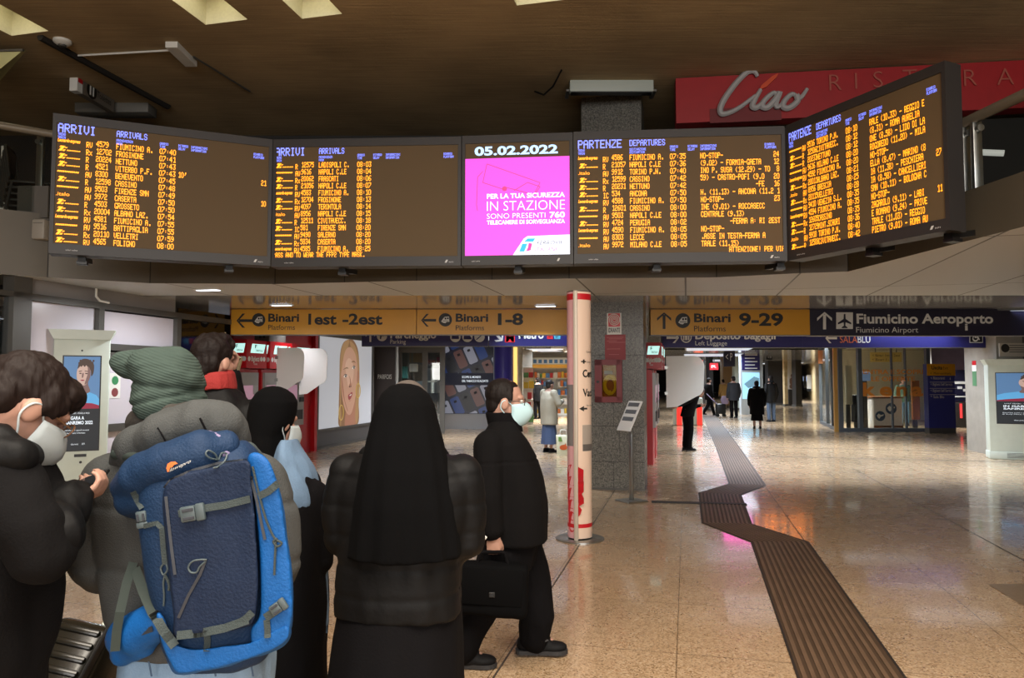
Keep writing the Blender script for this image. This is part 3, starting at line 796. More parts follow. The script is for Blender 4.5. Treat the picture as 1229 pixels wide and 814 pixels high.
# ================================================================== HANGING SIGNS
M_yel = mat('yellow_sign', (204, 146, 18), .4, var=.05, vscale=2)
M_navy = mat('dark_navy_sign', (26, 24, 46), .35)
M_blue = mat('blue_sign', (36, 34, 92), .35)
M_kio0 = mat('dull_white', (150, 150, 140), .6)
M_ink = mat('black_lettering', (18, 15, 10), .5)
M_lt = mat('pale_lettering', (214, 214, 210), .5)
M_org = mat('orange_lettering', (214, 116, 66), .5)
M_mred = mat('metro_red', (196, 30, 40), .5)
M_teal = mat('teal_square', (80, 160, 190), .5)
class Sign:
    """lettering laid out on a board that faces the viewer; sizes read off at the board's own depth"""
    def __init__(s, root, Y, M=None, dirv=UX):
        s.Y = Y; s.root = root; s.k = Y / FPX; s.b = {}; s.cur = 'pictogram'
    def P(s, px, py): return W(px, py, s.Y) - UY * .004
    def mb(s, m):
        k = (s.cur, m.name)
        if k not in s.b: s.b[k] = (MB(), m)
        return s.b[k][0]
    def text(s, m, t, x0, x1, base, cap, bold=0, shear=0):
        p, q = s.P(x0, base), s.P(x1, base)
        MB().text(t, p, UX, UZ, cap * s.k, q.x - p.x, bold, shear).build('lettering', m, s.root)
    def poly(s, m, pts, dz=0.0):
        s.mb(m).add([s.P(*p) - UY * dz for p in pts], [list(range(len(pts)))[::-1]])
    def rect(s, m, x0, y0, x1, y1, dz=0.0): s.poly(m, [(x0, y0), (x1, y0), (x1, y1), (x0, y1)], dz)
    def disc(s, m, x, y, r, dz=0.0): s.poly(m, [(x + r * math.cos(i * math.pi / 12), y + r * math.sin(i * math.pi / 12)) for i in range(24)], dz)
    def arrow(s, m, x, y, r, ang, t=.17):
        s.cur = 'arrow'; c, q = math.cos(R(ang)), math.sin(R(ang))
        def T(a, b): return (x + r * (a * c - b * q), y - r * (a * q + b * c))
        s.poly(m, [T(-1, -t), T(.7, -t), T(.7, t), T(-1, t)])
        for g in (1, -1): s.poly(m, [T(1, 0), T(1 - 1.35 * t, 0), T(.05 - .5 * t, g * .85), T(.05 + t * 1.5, g * .85)][::g])
        s.cur = 'pictogram'
    def train(s, x, y, r):
        s.disc(M_ink, x, y, r)
        s.poly(M_lt, [(x - .62 * r, y + .25 * r), (x - .35 * r, y - .15 * r), (x - .1 * r, y - .45 * r), (x + .55 * r, y - .5 * r), (x + .6 * r, y + .3 * r), (x + .2 * r, y + .3 * r), (x + .0 * r, y + .5 * r), (x - .3 * r, y + .45 * r)], .001)
        s.rect(M_ink, x - .1 * r, y - .33 * r, x + .15 * r, y - .05 * r, .002); s.rect(M_ink, x + .25 * r, y - .35 * r, x + .5 * r, y - .08 * r, .002)
        s.rect(M_ink, x - .4 * r, y + .12 * r, x + .5 * r, y + .2 * r, .002)
    def done(s):
        for (nm, _), (mbx, m) in s.b.items(): mbx.build(nm, m, s.root)
def sign(name, lb, x0, x1, y0, y1, Y, m, grp, depth=.16, hang=True):
    a, b = W(x0, y1, Y), W(x1, y0, Y)
    r = thing(name, lb, 'sign', ((a.x + b.x) / 2, Y, a.z), 0, grp)
    mb = MB(); mb.obox(a, UX * (b.x - a.x), UY * depth, UZ * (b.z - a.z)); mb.build('panel', m, r)
    mb = MB(); mb.obox(a - UZ * .012 - UX * .0, UX * (b.x - a.x), UY * depth, UZ * .012); mb.build('lower_rail', M_alu, r)
    if hang:
        for f in (.2, .8):
            q = a.lerp(Vector((b.x, a.y, a.z)), f); mb = MB(); mb.obox(Vector((q.x - .02, Y + .05, b.z)), UX * .04, UY * .06, UZ * (ZC - b.z)); mb.build('hanger', M_alu, r)
    return r, Sign(r, Y)
YS = 12.4
g1 = 'platform signs under the low ceiling'
r, s = sign('platform_sign', 'yellow sign to platforms 1est and 2est', 277, 499.6, 371.5, 401.5, YS, M_yel, g1)
s.arrow(M_ink, 294, 385, 10, 180); s.train(310.5, 384, 8)
s.text(M_ink, 'Binari', 322, 359, 386, 9.2, .03); s.text(M_ink, 'Platforms', 322, 354, 396, 6)
s.text(M_ink, '1est', 370, 404, 389.3, 12.3, .03); s.text(M_ink, '-2est', 411, 459, 389.3, 12.3, .03); s.done()
r, s = sign('platform_sign', 'yellow sign to platforms 1 to 8', 500.3, 698, 371.5, 401.5, YS, M_yel, g1)
s.arrow(M_ink, 514.5, 384.5, 9, 180); s.train(534.5, 384, 8)
s.text(M_ink, 'Binari', 547, 586, 386, 9.2, .03); s.text(M_ink, 'Platforms', 547, 581, 396.5, 6)
s.text(M_ink, '1-8', 597.5, 628, 389.6, 12.8, .035); s.done()
r, s = sign('platform_sign', 'yellow sign to platforms 9 to 29', 781, 971.5, 371.5, 402, YS, M_yel, g1)
s.arrow(M_ink, 797, 385, 10, 90); s.train(819.5, 385, 9)
s.text(M_ink, 'Binari', 833, 877, 386.5, 9.8, .03); s.text(M_ink, 'Platforms', 833, 871, 397.8, 6.5)
s.text(M_ink, '9-29', 887, 940, 390.6, 14, .035); s.done()
r, s = sign('airport_sign', 'dark navy sign to the airport with a plane symbol', 972.3, 1290, 371, 402.5, YS, M_navy, g1)
s.arrow(M_lt, 989.5, 385, 10.5, 90); 
s.rect(M_lt, 1003.5, 375, 1023.5, 395)
s.poly(M_navy, [(1012.5, 377), (1014.5, 377), (1014.8, 383), (1021.5, 387.5), (1021.5, 389.5), (1014.8, 387), (1014.4, 391), (1017, 393), (1017, 394), (1010, 394), (1010, 393), (1012.6, 391), (1012.2, 387), (1005.5, 389.5), (1005.5, 387.5), (1012.2, 383)], .002)
s.text(M_lt, 'Fiumicino Aeroporto', 1028, 1192, 388, 11, .028); s.text(M_lt, 'Fiumicino Airport', 1027.5, 1102, 399.3, 6.6)
s.text(M_lt, 'i', 1158, 1161.5, 396.5, 8, .03); s.done()
YB = 16.4
g2 = 'blue signs hanging behind the platform signs'
r, s = sign('service_sign', 'blue parking sign behind the yellow sign', 434, 586, 391, 415.3, YB, M_blue, g2)
s.arrow(M_lt, 444.5, 404, 6.5, 90); s.disc(M_lt, 458.5, 403.5, 6.2); s.text(M_blue, 'P', 456, 461.5, 407, 7, .03)
s.text(M_lt, 'Parcheggio', 468.5, 523.5, 406, 8.5, .028); s.text(M_lt, 'Parking', 468.5, 487, 412.6, 5)
for x in (546.5, 561, 575.5):
    s.disc(M_lt, x, 404.5, 6.3)
s.poly(M_blue, [(542.5, 402), (544, 399.5), (549, 399.5), (550.5, 402), (551, 407), (542, 407)], .002); s.poly(M_blue, [(556.5, 406), (557, 403), (560, 401.5), (563, 401.5), (566, 406), (566, 407.5), (556.5, 407.5)], .002); s.poly(M_blue, [(572, 408.3), (571.4, 407.5), (579, 400.8), (579.6, 401.8)], .002)
s.done()
r, s = sign('service_sign', 'blue metro sign with a red M behind the yellow sign', 587, 690, 391, 415.3, YB, M_blue, g2)
s.arrow(M_lt, 598, 404, 7.5, -45, .2); s.rect(M_mred, 606, 400.5, 618, 411); s.text(M_lt, 'M', 607.3, 616.7, 410, 8.6, .03)
s.text(M_lt, 'Metro', 622.5, 652.5, 406.3, 8.5, .028); s.rect(M_mred, 656.5, 400.5, 663.5, 407); s.text(M_lt, 'A', 657.8, 662, 406, 4.6); s.rect(M_teal, 665, 400.5, 672.5, 407); s.text(M_lt, 'B', 667, 670.4, 406, 4.6); s.done()
r, s = sign('service_sign', 'blue left luggage sign behind the yellow sign', 795, 962.5, 391, 417, YB, M_blue, g2)
s.arrow(M_lt, 807.5, 405.5, 7.5, 0, .19); s.disc(M_lt, 823.5, 405, 6.6); s.disc(M_blue, 823.5, 405, 5.3, .001); s.rect(M_lt, 819.7, 401.5, 827.3, 408.5, .002)
for x in (821.3, 825): s.rect(M_blue, x, 401.5, x + .7, 408.5, .003)
s.text(M_lt, 'Deposito bagagli', 834.5, 931, 407, 8.8, .028); s.text(M_lt, 'Left Luggage', 834.5, 872.5, 414.5, 5.2); s.done()
r, s = sign('service_sign', 'blue sign with an orange word behind the airport sign', 963.2, 1186, 391, 417, YB, M_blue, g2)
s.arrow(M_lt, 997.5, 406, 7, 180, .2); s.text(M_org, 'SALA', 1008, 1029, 411.5, 8); s.text(M_lt, 'BLU', 1029.5, 1044.5, 411.5, 8.5)
s.rect(M_lt, 1163.5, 400, 1179.5, 411.5); s.rect(M_black, 1164.2, 400, 1178.8, 410.8, .001)
s.disc(M_lt, 1170.5, 406.5, 3.6, .002); s.disc(M_black, 1170.5, 406, 2.5, .003); s.poly(M_lt, [(1169, 402), (1170.4, 402), (1170.9, 404.6), (1174.3, 404.6), (1175.8, 408), (1174.6, 408.5), (1173.3, 405.8), (1169.6, 405.8)], .004); s.done()

# ------------------------------------------------------------------ totem with a map
M_totw = mat('totem_print', (232, 206, 186), .35)
M_totp = mat('totem_pink_print', (226, 172, 178), .35)
M_totr = mat('totem_red', (196, 28, 40), .4)
tb = G(696, 647)
ang = R(72)
r = thing('map_totem', 'tall white information totem with red bands on a round foot', 'totem', tb, ang)
def lens(sgn, n=12, hw=.155, bul=.115):
    return [(hw * math.sin(R(-62 + 124 * i / n)) / math.sin(R(62)), sgn * (bul * (math.cos(R(-62 + 124 * i / n)) - math.cos(R(62))) / (1 - math.cos(R(62))) + .012)) for i in range(n + 1)]
def curved(mb, sgn, z0, z1, f0=0.0, f1=1.0, off=0.0):
    pr = lens(sgn, 24); n = len(pr) - 1
    i0, i1 = round(f0 * n), round(f1 * n)
    for i in range(i0, i1):
        a, b = pr[i], pr[i + 1]
        q = [Vector((a[0], a[1] + sgn * off, z0)), Vector((b[0], b[1] + sgn * off, z0)), Vector((b[0], b[1] + sgn * off, z1)), Vector((a[0], a[1] + sgn * off, z1))]
        mb.add(q if sgn < 0 else q[::-1], [[0, 1, 2, 3]])
HT = 2.60
M_edge = mat('champagne_profile', (196, 186, 172), .45, .2)
for sg, nm, m in ((-1, 'front_face', M_totw), (1, 'rear_face', M_totp)):
    mb = MB(); curved(mb, sg, .03, HT); mb.build(nm, m, r, True, world=False)
    mb = MB(); curved(mb, sg, HT - .085, HT - .02, 0, 1, .002); curved(mb, sg, .14, .18, 0, 1, .002); mb.build('red_band', M_totr, r, True, world=False)
mb = MB(); pts = lens(-1) + lens(1)[::-1]; mb.prism([p for p in pts], Vector((0, 0, HT + .012)), UX, UY, .012); mb.build('top_cap', M_alu, r, world=False)
for x in (-.165, .165):
    mb = MB(); mb.rbox((x, 0, HT / 2 + .01), (.028, .045, HT), .01, 2); mb.build('edge_profile', M_edge, r, True, world=False)
mb = MB(); mb.tube([(0, 0, 0), (0, 0, .012), (0, 0, .016)], [.255, .255, .245], 40); mb.build('foot_plate', M_steel, r, True, world=False)
def on_lens(x):                               # depth of the front face at x
    th = math.asin(max(-1, min(1, x / .155 * math.sin(R(62)))))
    return -(.115 * (math.cos(th) - math.cos(R(62))) / (1 - math.cos(R(62))) + .015)
def wrap(mbx): mbx.v = [Vector((v.x, on_lens(v.x), v.z)) for v in mbx.v]; return mbx
for t_, z_, cp_, w_, b_ in (('Centro', 1.70, .075, .19, .03), ('Vaccini', 1.50, .075, .19, .03), ('Coronavirus', 1.955, .022, .13, 0), ('Uscita', 1.85, .02, .07, 0), ('Roma Termini', 1.395, .018, .1, 0)):
    wrap(MB().text(t_, (-.125 if b_ else -.09, 0, z_), UX, UZ, cp_, w_, b_)).build('black_lettering', M_ink, r, world=False)
q = .032
wrap(MB().add([(x_ - .115, 0, z_ + 1.37) for x_, z_ in ((-q, 0), (0, -q * .9), (0, -q * .3), (q, -q * .3), (q, q * .3), (0, q * .3), (0, q * .9))], [list(range(7))])).build('arrow', M_ink, r, world=False)
for x_ in (-.115,):
    wrap(MB().add([(x_ + a_, 0, 1.862 + b_) for a_, b_ in ((-.02, -.007), (-.007, -.007), (-.007, -.022), (.007, -.022), (.007, -.007), (.02, -.007), (.02, .007), (.007, .007), (.007, .022), (-.007, .022), (-.007, .007), (-.02, .007))], [list(range(12))])).build('pictogram', M_ink, r, world=False)
mb = MB(); curved(mb, -1, .98, 1.20, .12, .9, .003); mb.build('map_panel', mat('map_print', (168, 158, 148), .4), r, True, world=False)
mb = MB(); curved(mb, -1, .93, 1.0, .12, .9, .004); mb.build('map_caption', mat('caption_grey', (98, 94, 92), .4), r, True, world=False)
mb = MB(); curved(mb, 1, .98, 1.62, .05, .7, .003); mb.build('map_panel', mat('map_print_grey', (128, 124, 124), .4), r, True, world=False)
mb = MB()                                     # red flower print on the side face
for k_ in range(5): mb.add([(-.13 + .10 * math.cos(i * .5) * (.35 + .1 * k_) - .0 * k_, 0, .20 + .12 * k_ + .11 * math.sin(i * .5)) for i in range(12)], [list(range(12))[::-1]])
mb.v = [Vector((v.x, -on_lens(v.x) + .001, v.z)) for v in mb.v]; mb.f = [f[::-1] for f in mb.f]
mb.build('red_print', M_totr, r, world=False)

# ------------------------------------------------------------------ on and by the column
CF = lambda s_, z, off=.006: B(s_, ct0 - off, z)      # column front
def col_s(px, py):                                     # where the pixel lies on the column's front plane
    u = (px - CXP) / FPX
    Y = ct0 / (u * sa + ca); p = W(px, py, Y); return ST(p)[0], p.z
s0, z1 = col_s(728.5, 376); s1, z0 = col_s(746, 401.5)
r = thing('hydrant_sign', 'white and red hydrant sign with a spiral on the column', 'sign', CF((s0 + s1) / 2, z0), -AX)
mb = MB(); mb.obox(CF(s0, z0, .012), DS * (s1 - s0), DT * .01, UZ * (z1 - z0)); mb.build('panel', M_white, r)
h_ = z1 - z0; w_ = s1 - s0
mb = MB(); mb.obox(CF(s0 + .02, z0 + h_ * .36, .014), DS * (w_ - .04), DT * .002, UZ * (h_ * .62)); mb.build('red_field', M_red, r)
mb = MB(); q = [CF(s0 + w_ / 2, z0 + h_ * .67, .018) + (DS * math.cos(t * .35) + UZ * math.sin(t * .35)) * (.012 + t * .00135) for t in range(64)]; mb.tube(q, .006, 5); mb.build('hose_spiral', M_white, r)
mb = MB(); mb.text('IDRANTE', CF(s0 + .02, z0 + h_ * .1, .015), DS, UZ, h_ * .2, w_ - .04, .03); mb.build('lettering', mat('grey_ink', (70, 74, 80), .5), r)
s0, z1 = col_s(726, 402); s1, z0 = col_s(751, 432)
r = thing('notice_sheet', 'red notice sheet pasted on the column under the hydrant sign', 'notice', CF((s0 + s1) / 2, z0), -AX)
mb = MB(); mb.obox(CF(s0, z0, .009), DS * (s1 - s0), DT * .007, UZ * (z1 - z0)); mb.build('sheet', mat('notice_red', (138, 36, 42), .5), r)
mb = MB()
for i, f in enumerate((.88, .82, .74, .68, .42, .2)): mb.obox(CF(s0 + .03 + .03 * (i % 2), z0 + (z1 - z0) * f, .011), DS * ((s1 - s0) - .06 - .05 * (i % 3)), DT * .001, UZ * .010)
mb.build('print', mat('notice_print', (176, 92, 92), .5), r)
s0, z1 = col_s(714.5, 432); s1, z0 = col_s(747.5, 483)
r = thing('hydrant_cabinet', 'red fire hose cabinet with a glass front on the column', 'cabinet', CF((s0 + s1) / 2, z0), -AX)
w_, h_ = s1 - s0, z1 - z0; fw_ = .085
mb = MB()
for o_, a_, b_ in (((s0, z0), w_, fw_), ((s0, z1 - fw_), w_, fw_), ((s0, z0), fw_ * 1.3, h_), ((s1 - fw_, z0), fw_, h_)): mb.obox(CF(*o_, .1), DS * a_, DT * .09, UZ * b_)
mb.obox(CF(s0, z0, .02), DS * w_, DT * .012, UZ * h_)
mb.build('frame', mat('cabinet_red', (116, 20, 28), .4), r)
mb = MB(); mb.obox(CF(s0 + fw_, z0 + fw_, .08), DS * (w_ - 2 * fw_), DT * .004, UZ * (h_ - 2 * fw_)); mb.build('pane', glass('cabinet_glass', (.9, .85, .5), .0, .02, .2), r)
mb = MB(); c = CF(s0 + w_ * .55, z0 + h_ * .4, .05)
mb.tube([c + DS * (.11 * math.cos(i * .5) * (1 - i * .012)) + UZ * (.16 * math.sin(i * .5) * (1 - i * .012)) - DT * .0004 * i for i in range(36)], .014, 6); mb.build('hose', mat('yellow_hose', (186, 160, 40), .6), r)
mb = MB(); mb.obox(CF(s0 + w_ * .35, z0 + h_ * .66, .086), DS * (w_ * .30), DT * .002, UZ * .05); mb.build('label_sheet', M_kio0, r)
mb = MB(); mb.tube([CF(s0 + .05, z0 + h_ * .48, .105), CF(s0 + .05, z0 + h_ * .48, .125)], .02, 12); mb.build('lock', M_black, r)
# steel lectern with an angled leaflet panel
lb0 = G(758, 602)
r = thing('sign_stand', 'slim steel stand with a tilted white reading panel by the column', 'stand', lb0, R(-62))
mb = MB(); mb.rbox((0, 0, .011), (.30, .34, .022), .006); mb.build('base_plate', M_steel, r, world=False)
mb = MB(); mb.rbox((0, 0, .50), (.075, .03, .96), .008); mb.build('post', M_steel, r, True, world=False)
Rm = Matrix.Rotation(R(62), 3, 'X')
mb = MB(); mb.rbox((0, -.02, 1.17), (.30, .46, .02), .006, 2, Rm); mb.build('panel', mat('panel_white', (226, 228, 230), .35), r, True, world=False)
mb = MB(); mb.rbox((0, -.02, 1.17) - Rm @ Vector((0, 0, .0)) if False else Vector((0, -.02, 1.17)) + Rm @ Vector((0, 0, -.014)), (.22, .34, .012), .004, 1, Rm); mb.build('panel_mount', M_alu, r, world=False)
for i_ in range(3):
    mb = MB()
    c = Vector((0, -.02, 1.17)) + Rm @ Vector((0, .14 - .11 * i_, .0107)); mb.obox(c - UX * .12, UX * .24, Rm @ Vector((0, .06, 0)), Rm @ Vector((0, 0, .001)))
    mb.build('printed_panel', mat('grey_print' if i_ else 'dark_print', (92, 96, 104), .5), r, world=False)
# ================================================================== ADVERT KIOSKS WITH LIT SCREENS
M_kio = mat('kiosk_white', (198, 208, 198), .4, var=.03)
M_scrb = glow('screen_blue', (96, 140, 190), .55); M_scrk = glow('screen_dark', (16, 24, 32), .7)
M_skin2 = glow('screen_skin', (206, 176, 164), .62); M_skin3 = glow('screen_skin_shade', (128, 100, 98), .6)
M_swb = glow('screen_sweater_blue', (92, 168, 220), .75); M_swr = glow('screen_sweater_red', (150, 28, 62), .6)
M_hair2 = glow('screen_hair', (74, 54, 46), .6); M_sctx = glow('screen_text', (225, 235, 245), .85)
def portrait_screen(r, o, ux, n, w, h):
    """a lit portrait advert on the plane at o"""
    P = lambda x, y, e: o + ux * (x * w) + UZ * (y * h) + n * e
    mb = MB(); e = .001
    def S(m, pts, ee, sm=True):
        mb.mat(m); q = smoothpts(pts, 5) if sm else pts
        q = [(min(1, max(0, x)), min(1, max(0, y))) for x, y in q]
        mb.add([P(x, y, ee) for x, y in q], [list(range(len(q)))])
    S(0, [(0, .44), (1, .44), (1, 1), (0, 1)], .001, False)
    S(4, [(0, .44), (1, .44), (1, .54), (.92, .585), (.70, .62), (.40, .64), (.12, .60), (0, .56)], .002, False)
    S(5, [(0, .44), (1, .44), (1, .475), (.80, .498), (.45, .505), (.15, .48), (0, .46)], .003, False)
    S(3, [(.36, .62), (.46, .60), (.62, .60), (.74, .63), (.68, .70), (.66, .78), (.40, .76), (.40, .68)], .004)       # neck
    S(2, [(.37, .76), (.36, .84), (.42, .90), (.56, .92), (.70, .90), (.74, .84), (.72, .77), (.64, .71), (.56, .69), (.46, .71)], .005)   # face
    S(3, [(.66, .90), (.73, .86), (.73, .78), (.66, .72), (.58, .70), (.62, .76), (.66, .82)], .0055)
    S(6, [(.38, .87), (.42, .94), (.52, .975), (.68, .97), (.82, .92), (.82, .83), (.76, .79), (.74, .85), (.66, .90), (.54, .905), (.46, .90)], .006)  # curls
    for i in range(14): 
        c, q = .42 + .03 * i, .93 + .03 * math.sin(i * 2.1)
        S(6, [(c + .03 * math.cos(k_), q + .013 * math.sin(k_)) for k_ in (0, 1.2, 2.4, 3.6, 4.8)], .0065)
    S(6, [(.41, .845), (.50, .85), (.50, .843), (.42, .836)], .006, False); S(6, [(.57, .85), (.67, .845), (.67, .837), (.58, .842)], .006, False)
    S(6, [(.43, .825), (.49, .825), (.48, .815), (.44, .815)], .006); S(6, [(.59, .825), (.66, .822), (.65, .813), (.60, .814)], .006)
    S(3, [(.51, .82), (.55, .82), (.54, .78), (.50, .775)], .006); S(5, [(.46, .748), (.52, .752), (.58, .747), (.52, .738)], .006)
    S(7, [(0, 0), (1, 0), (1, .44), (0, .44)], .0025, False)
    mb.build('portrait_picture', [M_scrb, M_scrb, M_skin2, M_skin3, M_swb, M_swr, M_hair2, M_scrk], r)
    for t_, x_, y_, c_, w_, b_ in (('LOST MUSIC - FIORELLA RADI', .12, .385, .016, .62, 0), ('IN GARA A', .10, .325, .034, .50, .03), ('SANREMO 2022', .10, .275, .034, .74, .03), ('Ascolta tutti i grandi successi', .08, .205, .016, .66, 0), ('di Sony Music in formato', .08, .175, .016, .56, 0), ('discovery', .26, .055, .018, .2, 0), ('RFI', .56, .055, .018, .07, 0)):
        MB().text(t_, P(x_, y_, .004), ux, UZ, h * c_, w * w_, b_).build('advert_line', M_sctx, r)
def kiosk(lb, x0, x1, ytop, Y, rz, scr=(.19, .83, .355, .855)):
    a, b = W(x0, 455, Y), W(x1, 455, Y)
    w = (b.x - a.x); H_ = W(x0, ytop, Y).z; c = Vector(((a.x + b.x) / 2, Y, 0))
    r = thing('advert_kiosk', lb, 'kiosk', c, rz, 'lit advert kiosks')
    ux, uy = UX, UY
    o = Vector((-w / 2, 0, 0))
    D = .46
    mb = MB(); mb.rbox((0, D / 2, H_ / 2 - .03), (w, D, H_ - .06), .02, 2); mb.build('body', M_kio, r, True, world=False)
    mb = MB(); mb.prism([(-w / 2 - .0, 0), (w / 2, 0), (w / 2 + .06, .12), (-w / 2 - .06, .12)], Vector((0, -.03, H_ - .12)), UX, UZ, D + .05); mb.build('hood', M_kio, r, world=False)
    mb = MB(); mb.rbox((0, D / 2, .08), (w + .03, D + .03, .16), .015); mb.build('plinth', M_kio, r, True, world=False)
    mb = MB()                                # vent slits at the foot
    for i in range(5): mb.obox(Vector((-w * .3, -.018, .04 + i * .022)), UX * w * .6, UY * .003, UZ * .008)
    mb.build('vent', M_black, r, world=False)
    sx0, sx1, sy0, sy1 = scr
    so = Vector((-w / 2 + sx0 * w, -.006, sy0 * H_)); sw, sh = (sx1 - sx0) * w, (sy1 - sy0) * H_
    mb = MB(); mb.obox(so + Vector((-.015, .0, -.015)), UX * (sw + .03), UY * .006, UZ * (sh + .03)); mb.build('screen_bezel', M_black, r, world=False)
    Wm = MW[r.name]; R3 = Wm.to_3x3()
    portrait_screen(r, Wm @ so, R3 @ UX, R3 @ -UY, sw, sh)
    mb = MB(); mb.obox(Vector((-.05, -.006, sy0 * H_ - .085)), UX * .13, UY * .004, UZ * .035); mb.build('card_slot', M_black, r, world=False)
    mb = MB(); mb.tube([(.02, -.006, sy0 * H_ - .15), (.02, .004, sy0 * H_ - .15)], .016, 12); mb.build('lock', M_black, r, world=False)
    mb = MB(); mb.tube([(.0, -.005, sy1 * H_ + .075), (.0, .004, sy1 * H_ + .075)], .011, 10); mb.build('camera_eye', M_black, r, world=False)
    return r
kiosk('white advert kiosk with a lit portrait by the left wall', 68, 127, 396, 9.1, R(28))
kiosk('white advert kiosk with a lit portrait at the right edge', 1193, 1278, 431, 15.35, R(-24), (.10, .86, .36, .86))

# ================================================================== RED TICKET MACHINES, LEFT
SL = -8.5                                    # wall behind them
M_mred2 = mat('machine_red', (176, 20, 28), .35); M_mgrey = mat('machine_grey', (150, 150, 148), .4, .3)
M_scrl = glow('machine_header_light', (190, 240, 232), 1.0); M_scrm = glow('machine_screen', (196, 150, 170), .45)
M_div = mat('frosted_divider', (232, 230, 228), .35); 
t0, t1 = t_on(280, SL), t_on(377, SL)
mb = MB(); mb.obox(B(SL - .1, t0, 0), DS * .1, DT * (t1 - t0), UZ * ZC); 
mb.obox(B(SL, t1 - .12, 0), DS * .1, DT * .12, UZ * ZC)
struct(mb, 'wall_left.001', M_red)
def ticket_machine(lb, tc, s_front, face=1, group='red ticket machines', w=.72, header=True):
    """front at s_front; face=+1 looks to +s"""
    r = thing('ticket_machine', lb, 'ticket machine', B(s_front, tc, 0), -AX, group)
    X = lambda s_, t_, z: B(s_front + face * s_, tc + t_, z)
    e = DS * face
    mb = MB(); mb.obox(X(-.5, -w / 2, 0), e * .46, DT * w, UZ * 1.86); mb.build('cabinet', M_mred2, r)
    mb = MB(); mb.obox(X(-.04, -w / 2 + .05, .72), e * .05, DT * (w - .1), UZ * 1.08); mb.build('front_plate', M_mgrey, r)
    mb = MB(); mb.obox(X(.012, -w / 2 + .10, 1.22), e * .006, DT * .36, UZ * .34); mb.build('touch_screen', M_scrm, r)
    mb = MB(); mb.obox(X(.012, w / 2 - .24, 1.2), e * .02, DT * .16, UZ * .10); mb.build('card_reader', M_black, r)
    mb = MB(); mb.obox(X(.012, w / 2 - .24, 1.4), e * .012, DT * .16, UZ * .16); mb.build('coin_slot', M_steel, r)
    mb = MB(); mb.obox(X(.0, -w / 2 + .12, .84), e * .03, DT * (w - .24), UZ * .2); mb.build('ticket_tray', M_black, r)
    mb = MB(); mb.obox(X(-.2, -w / 2, 1.88), e * .34, DT * w, UZ * .52); mb.obox(X(-.4, -w / 2 + .2, 1.84), e * .3, DT * (w - .4), UZ * .3); hd = mb.build('header', M_mred2, r)
    # headers are read from the hall's near end as well, so print faces both the hall and the near side
    for (o_, u_, n_, ww) in ((X(.142, -w / 2, 1.88), DT, e, w), (B(s_front + (face * -.2 if face > 0 else .2 - .34 + .0), tc - w / 2 - .002, 1.88), DS, -DT, .34)):
        if u_ is DT and face < 0: pass
        mb = MB(); ua = u_ if (u_.cross(UZ)).dot(n_) > 0 else -u_
        oo = o_ if ua is u_ else o_ + u_ * ww
        mb.prism([(.18 * ww, .28), (.82 * ww, .28), (.92 * ww, .45), (.26 * ww, .45)], oo + n_ * .006, ua, UZ, .005)
        mb.build('lit_logo_panel', M_scrl, r)
        mb = MB(); mb.text('Biglietti', oo + ua * (.22 * ww) + UZ * .13 + n_ * .003, ua, UZ, .085, .4 * ww, .03); mb.text('Tickets', oo + ua * (.32 * ww) + UZ * .06 + n_ * .003, ua, UZ, .04, .2 * ww)
        for q in (.12, .72, .86): mb.disc(oo + ua * (q * ww) + UZ * .17 + n_ * .003, .045, ua, UZ, 14)
        mb.build('white_print', M_lt, r)
        mb = MB(); mb.text('F', oo + ua * (.38 * ww) + UZ * .37 + n_ * .008, ua, UZ, .06, .1 * ww, .03); mb.text('TRENITALIA', oo + ua * (.42 * ww) + UZ * .31 + n_ * .008, ua, UZ, .035, .36 * ww, .02); mb.build('operator_print', M_alu, r)
    return r
def divider(lb, s_, t_, z0, z1, ln, mats, face=1):
    r = thing('privacy_screen', lb, 'screen', B(s_, t_, z0), -AX, 'frosted privacy screens')
    hh = z1 - z0
    c_ = lambda cx, cz, r_, a0, a1: [(cx + r_ * math.cos(R(a0 + (a1 - a0) * i / 6)), cz + r_ * math.sin(R(a0 + (a1 - a0) * i / 6))) for i in range(7)]
    sm = [(0, 0), (ln * .28, hh * .02)] + c_(ln * .72, hh * .40, ln * .26, -75, -15) + c_(ln * .72, hh - ln * .28, ln * .28, 0, 90) + [(0, hh)]
    mb = MB(); mb.prism(sm, B(s_, t_, z0), DS * face, UZ, .012); mb.build('panel', mats, r)
    for z in (.25, .75):
        mb = MB(); mb.obox(B(s_ - .03, t_ - .015, z0 + hh * z), DS * .06, DT * .03, UZ * .06); mb.build('clamp', M_steel, r)
    return r
for lb, px, sf in (('red ticket machine nearest the viewer, with the full red header', 307, -7.92), ('middle red ticket machine in the left row', 334, -7.92), ('far red ticket machine beside the large poster', 361, -7.92)):
    tc = t_on(px, -7.8)
    ticket_machine(lb, tc, sf, 1, w=.66 if px < 350 else .8)
divider('nearer frosted privacy screen between the left ticket machines', -7.70, t_on(321, -7.9), 1.42, 2.28, .58, M_div)
divider('farther frosted privacy screen between the left ticket machines', -7.70, t_on(349, -7.9), 1.36, 2.30, .62, M_div)
r = thing('machine_side_box', 'grey box on top of the middle ticket machine', 'box', B(-8.1, t_on(334, -7.8), 2.44), -AX)
mb = MB(); mb.obox(B(-8.14, t_on(334, -7.8) - .3, 2.402), DS * .32, DT * .6, UZ * .16); mb.build('case', M_alu, r)
mb = MB()
for i in (0, 1): mb.obox(B(-8.14 + .1 + i * .08, t_on(334, -7.8) - .303, 2.47), DS * .05, DT * .004, UZ * .05)
mb.build('sensor', M_black, r)
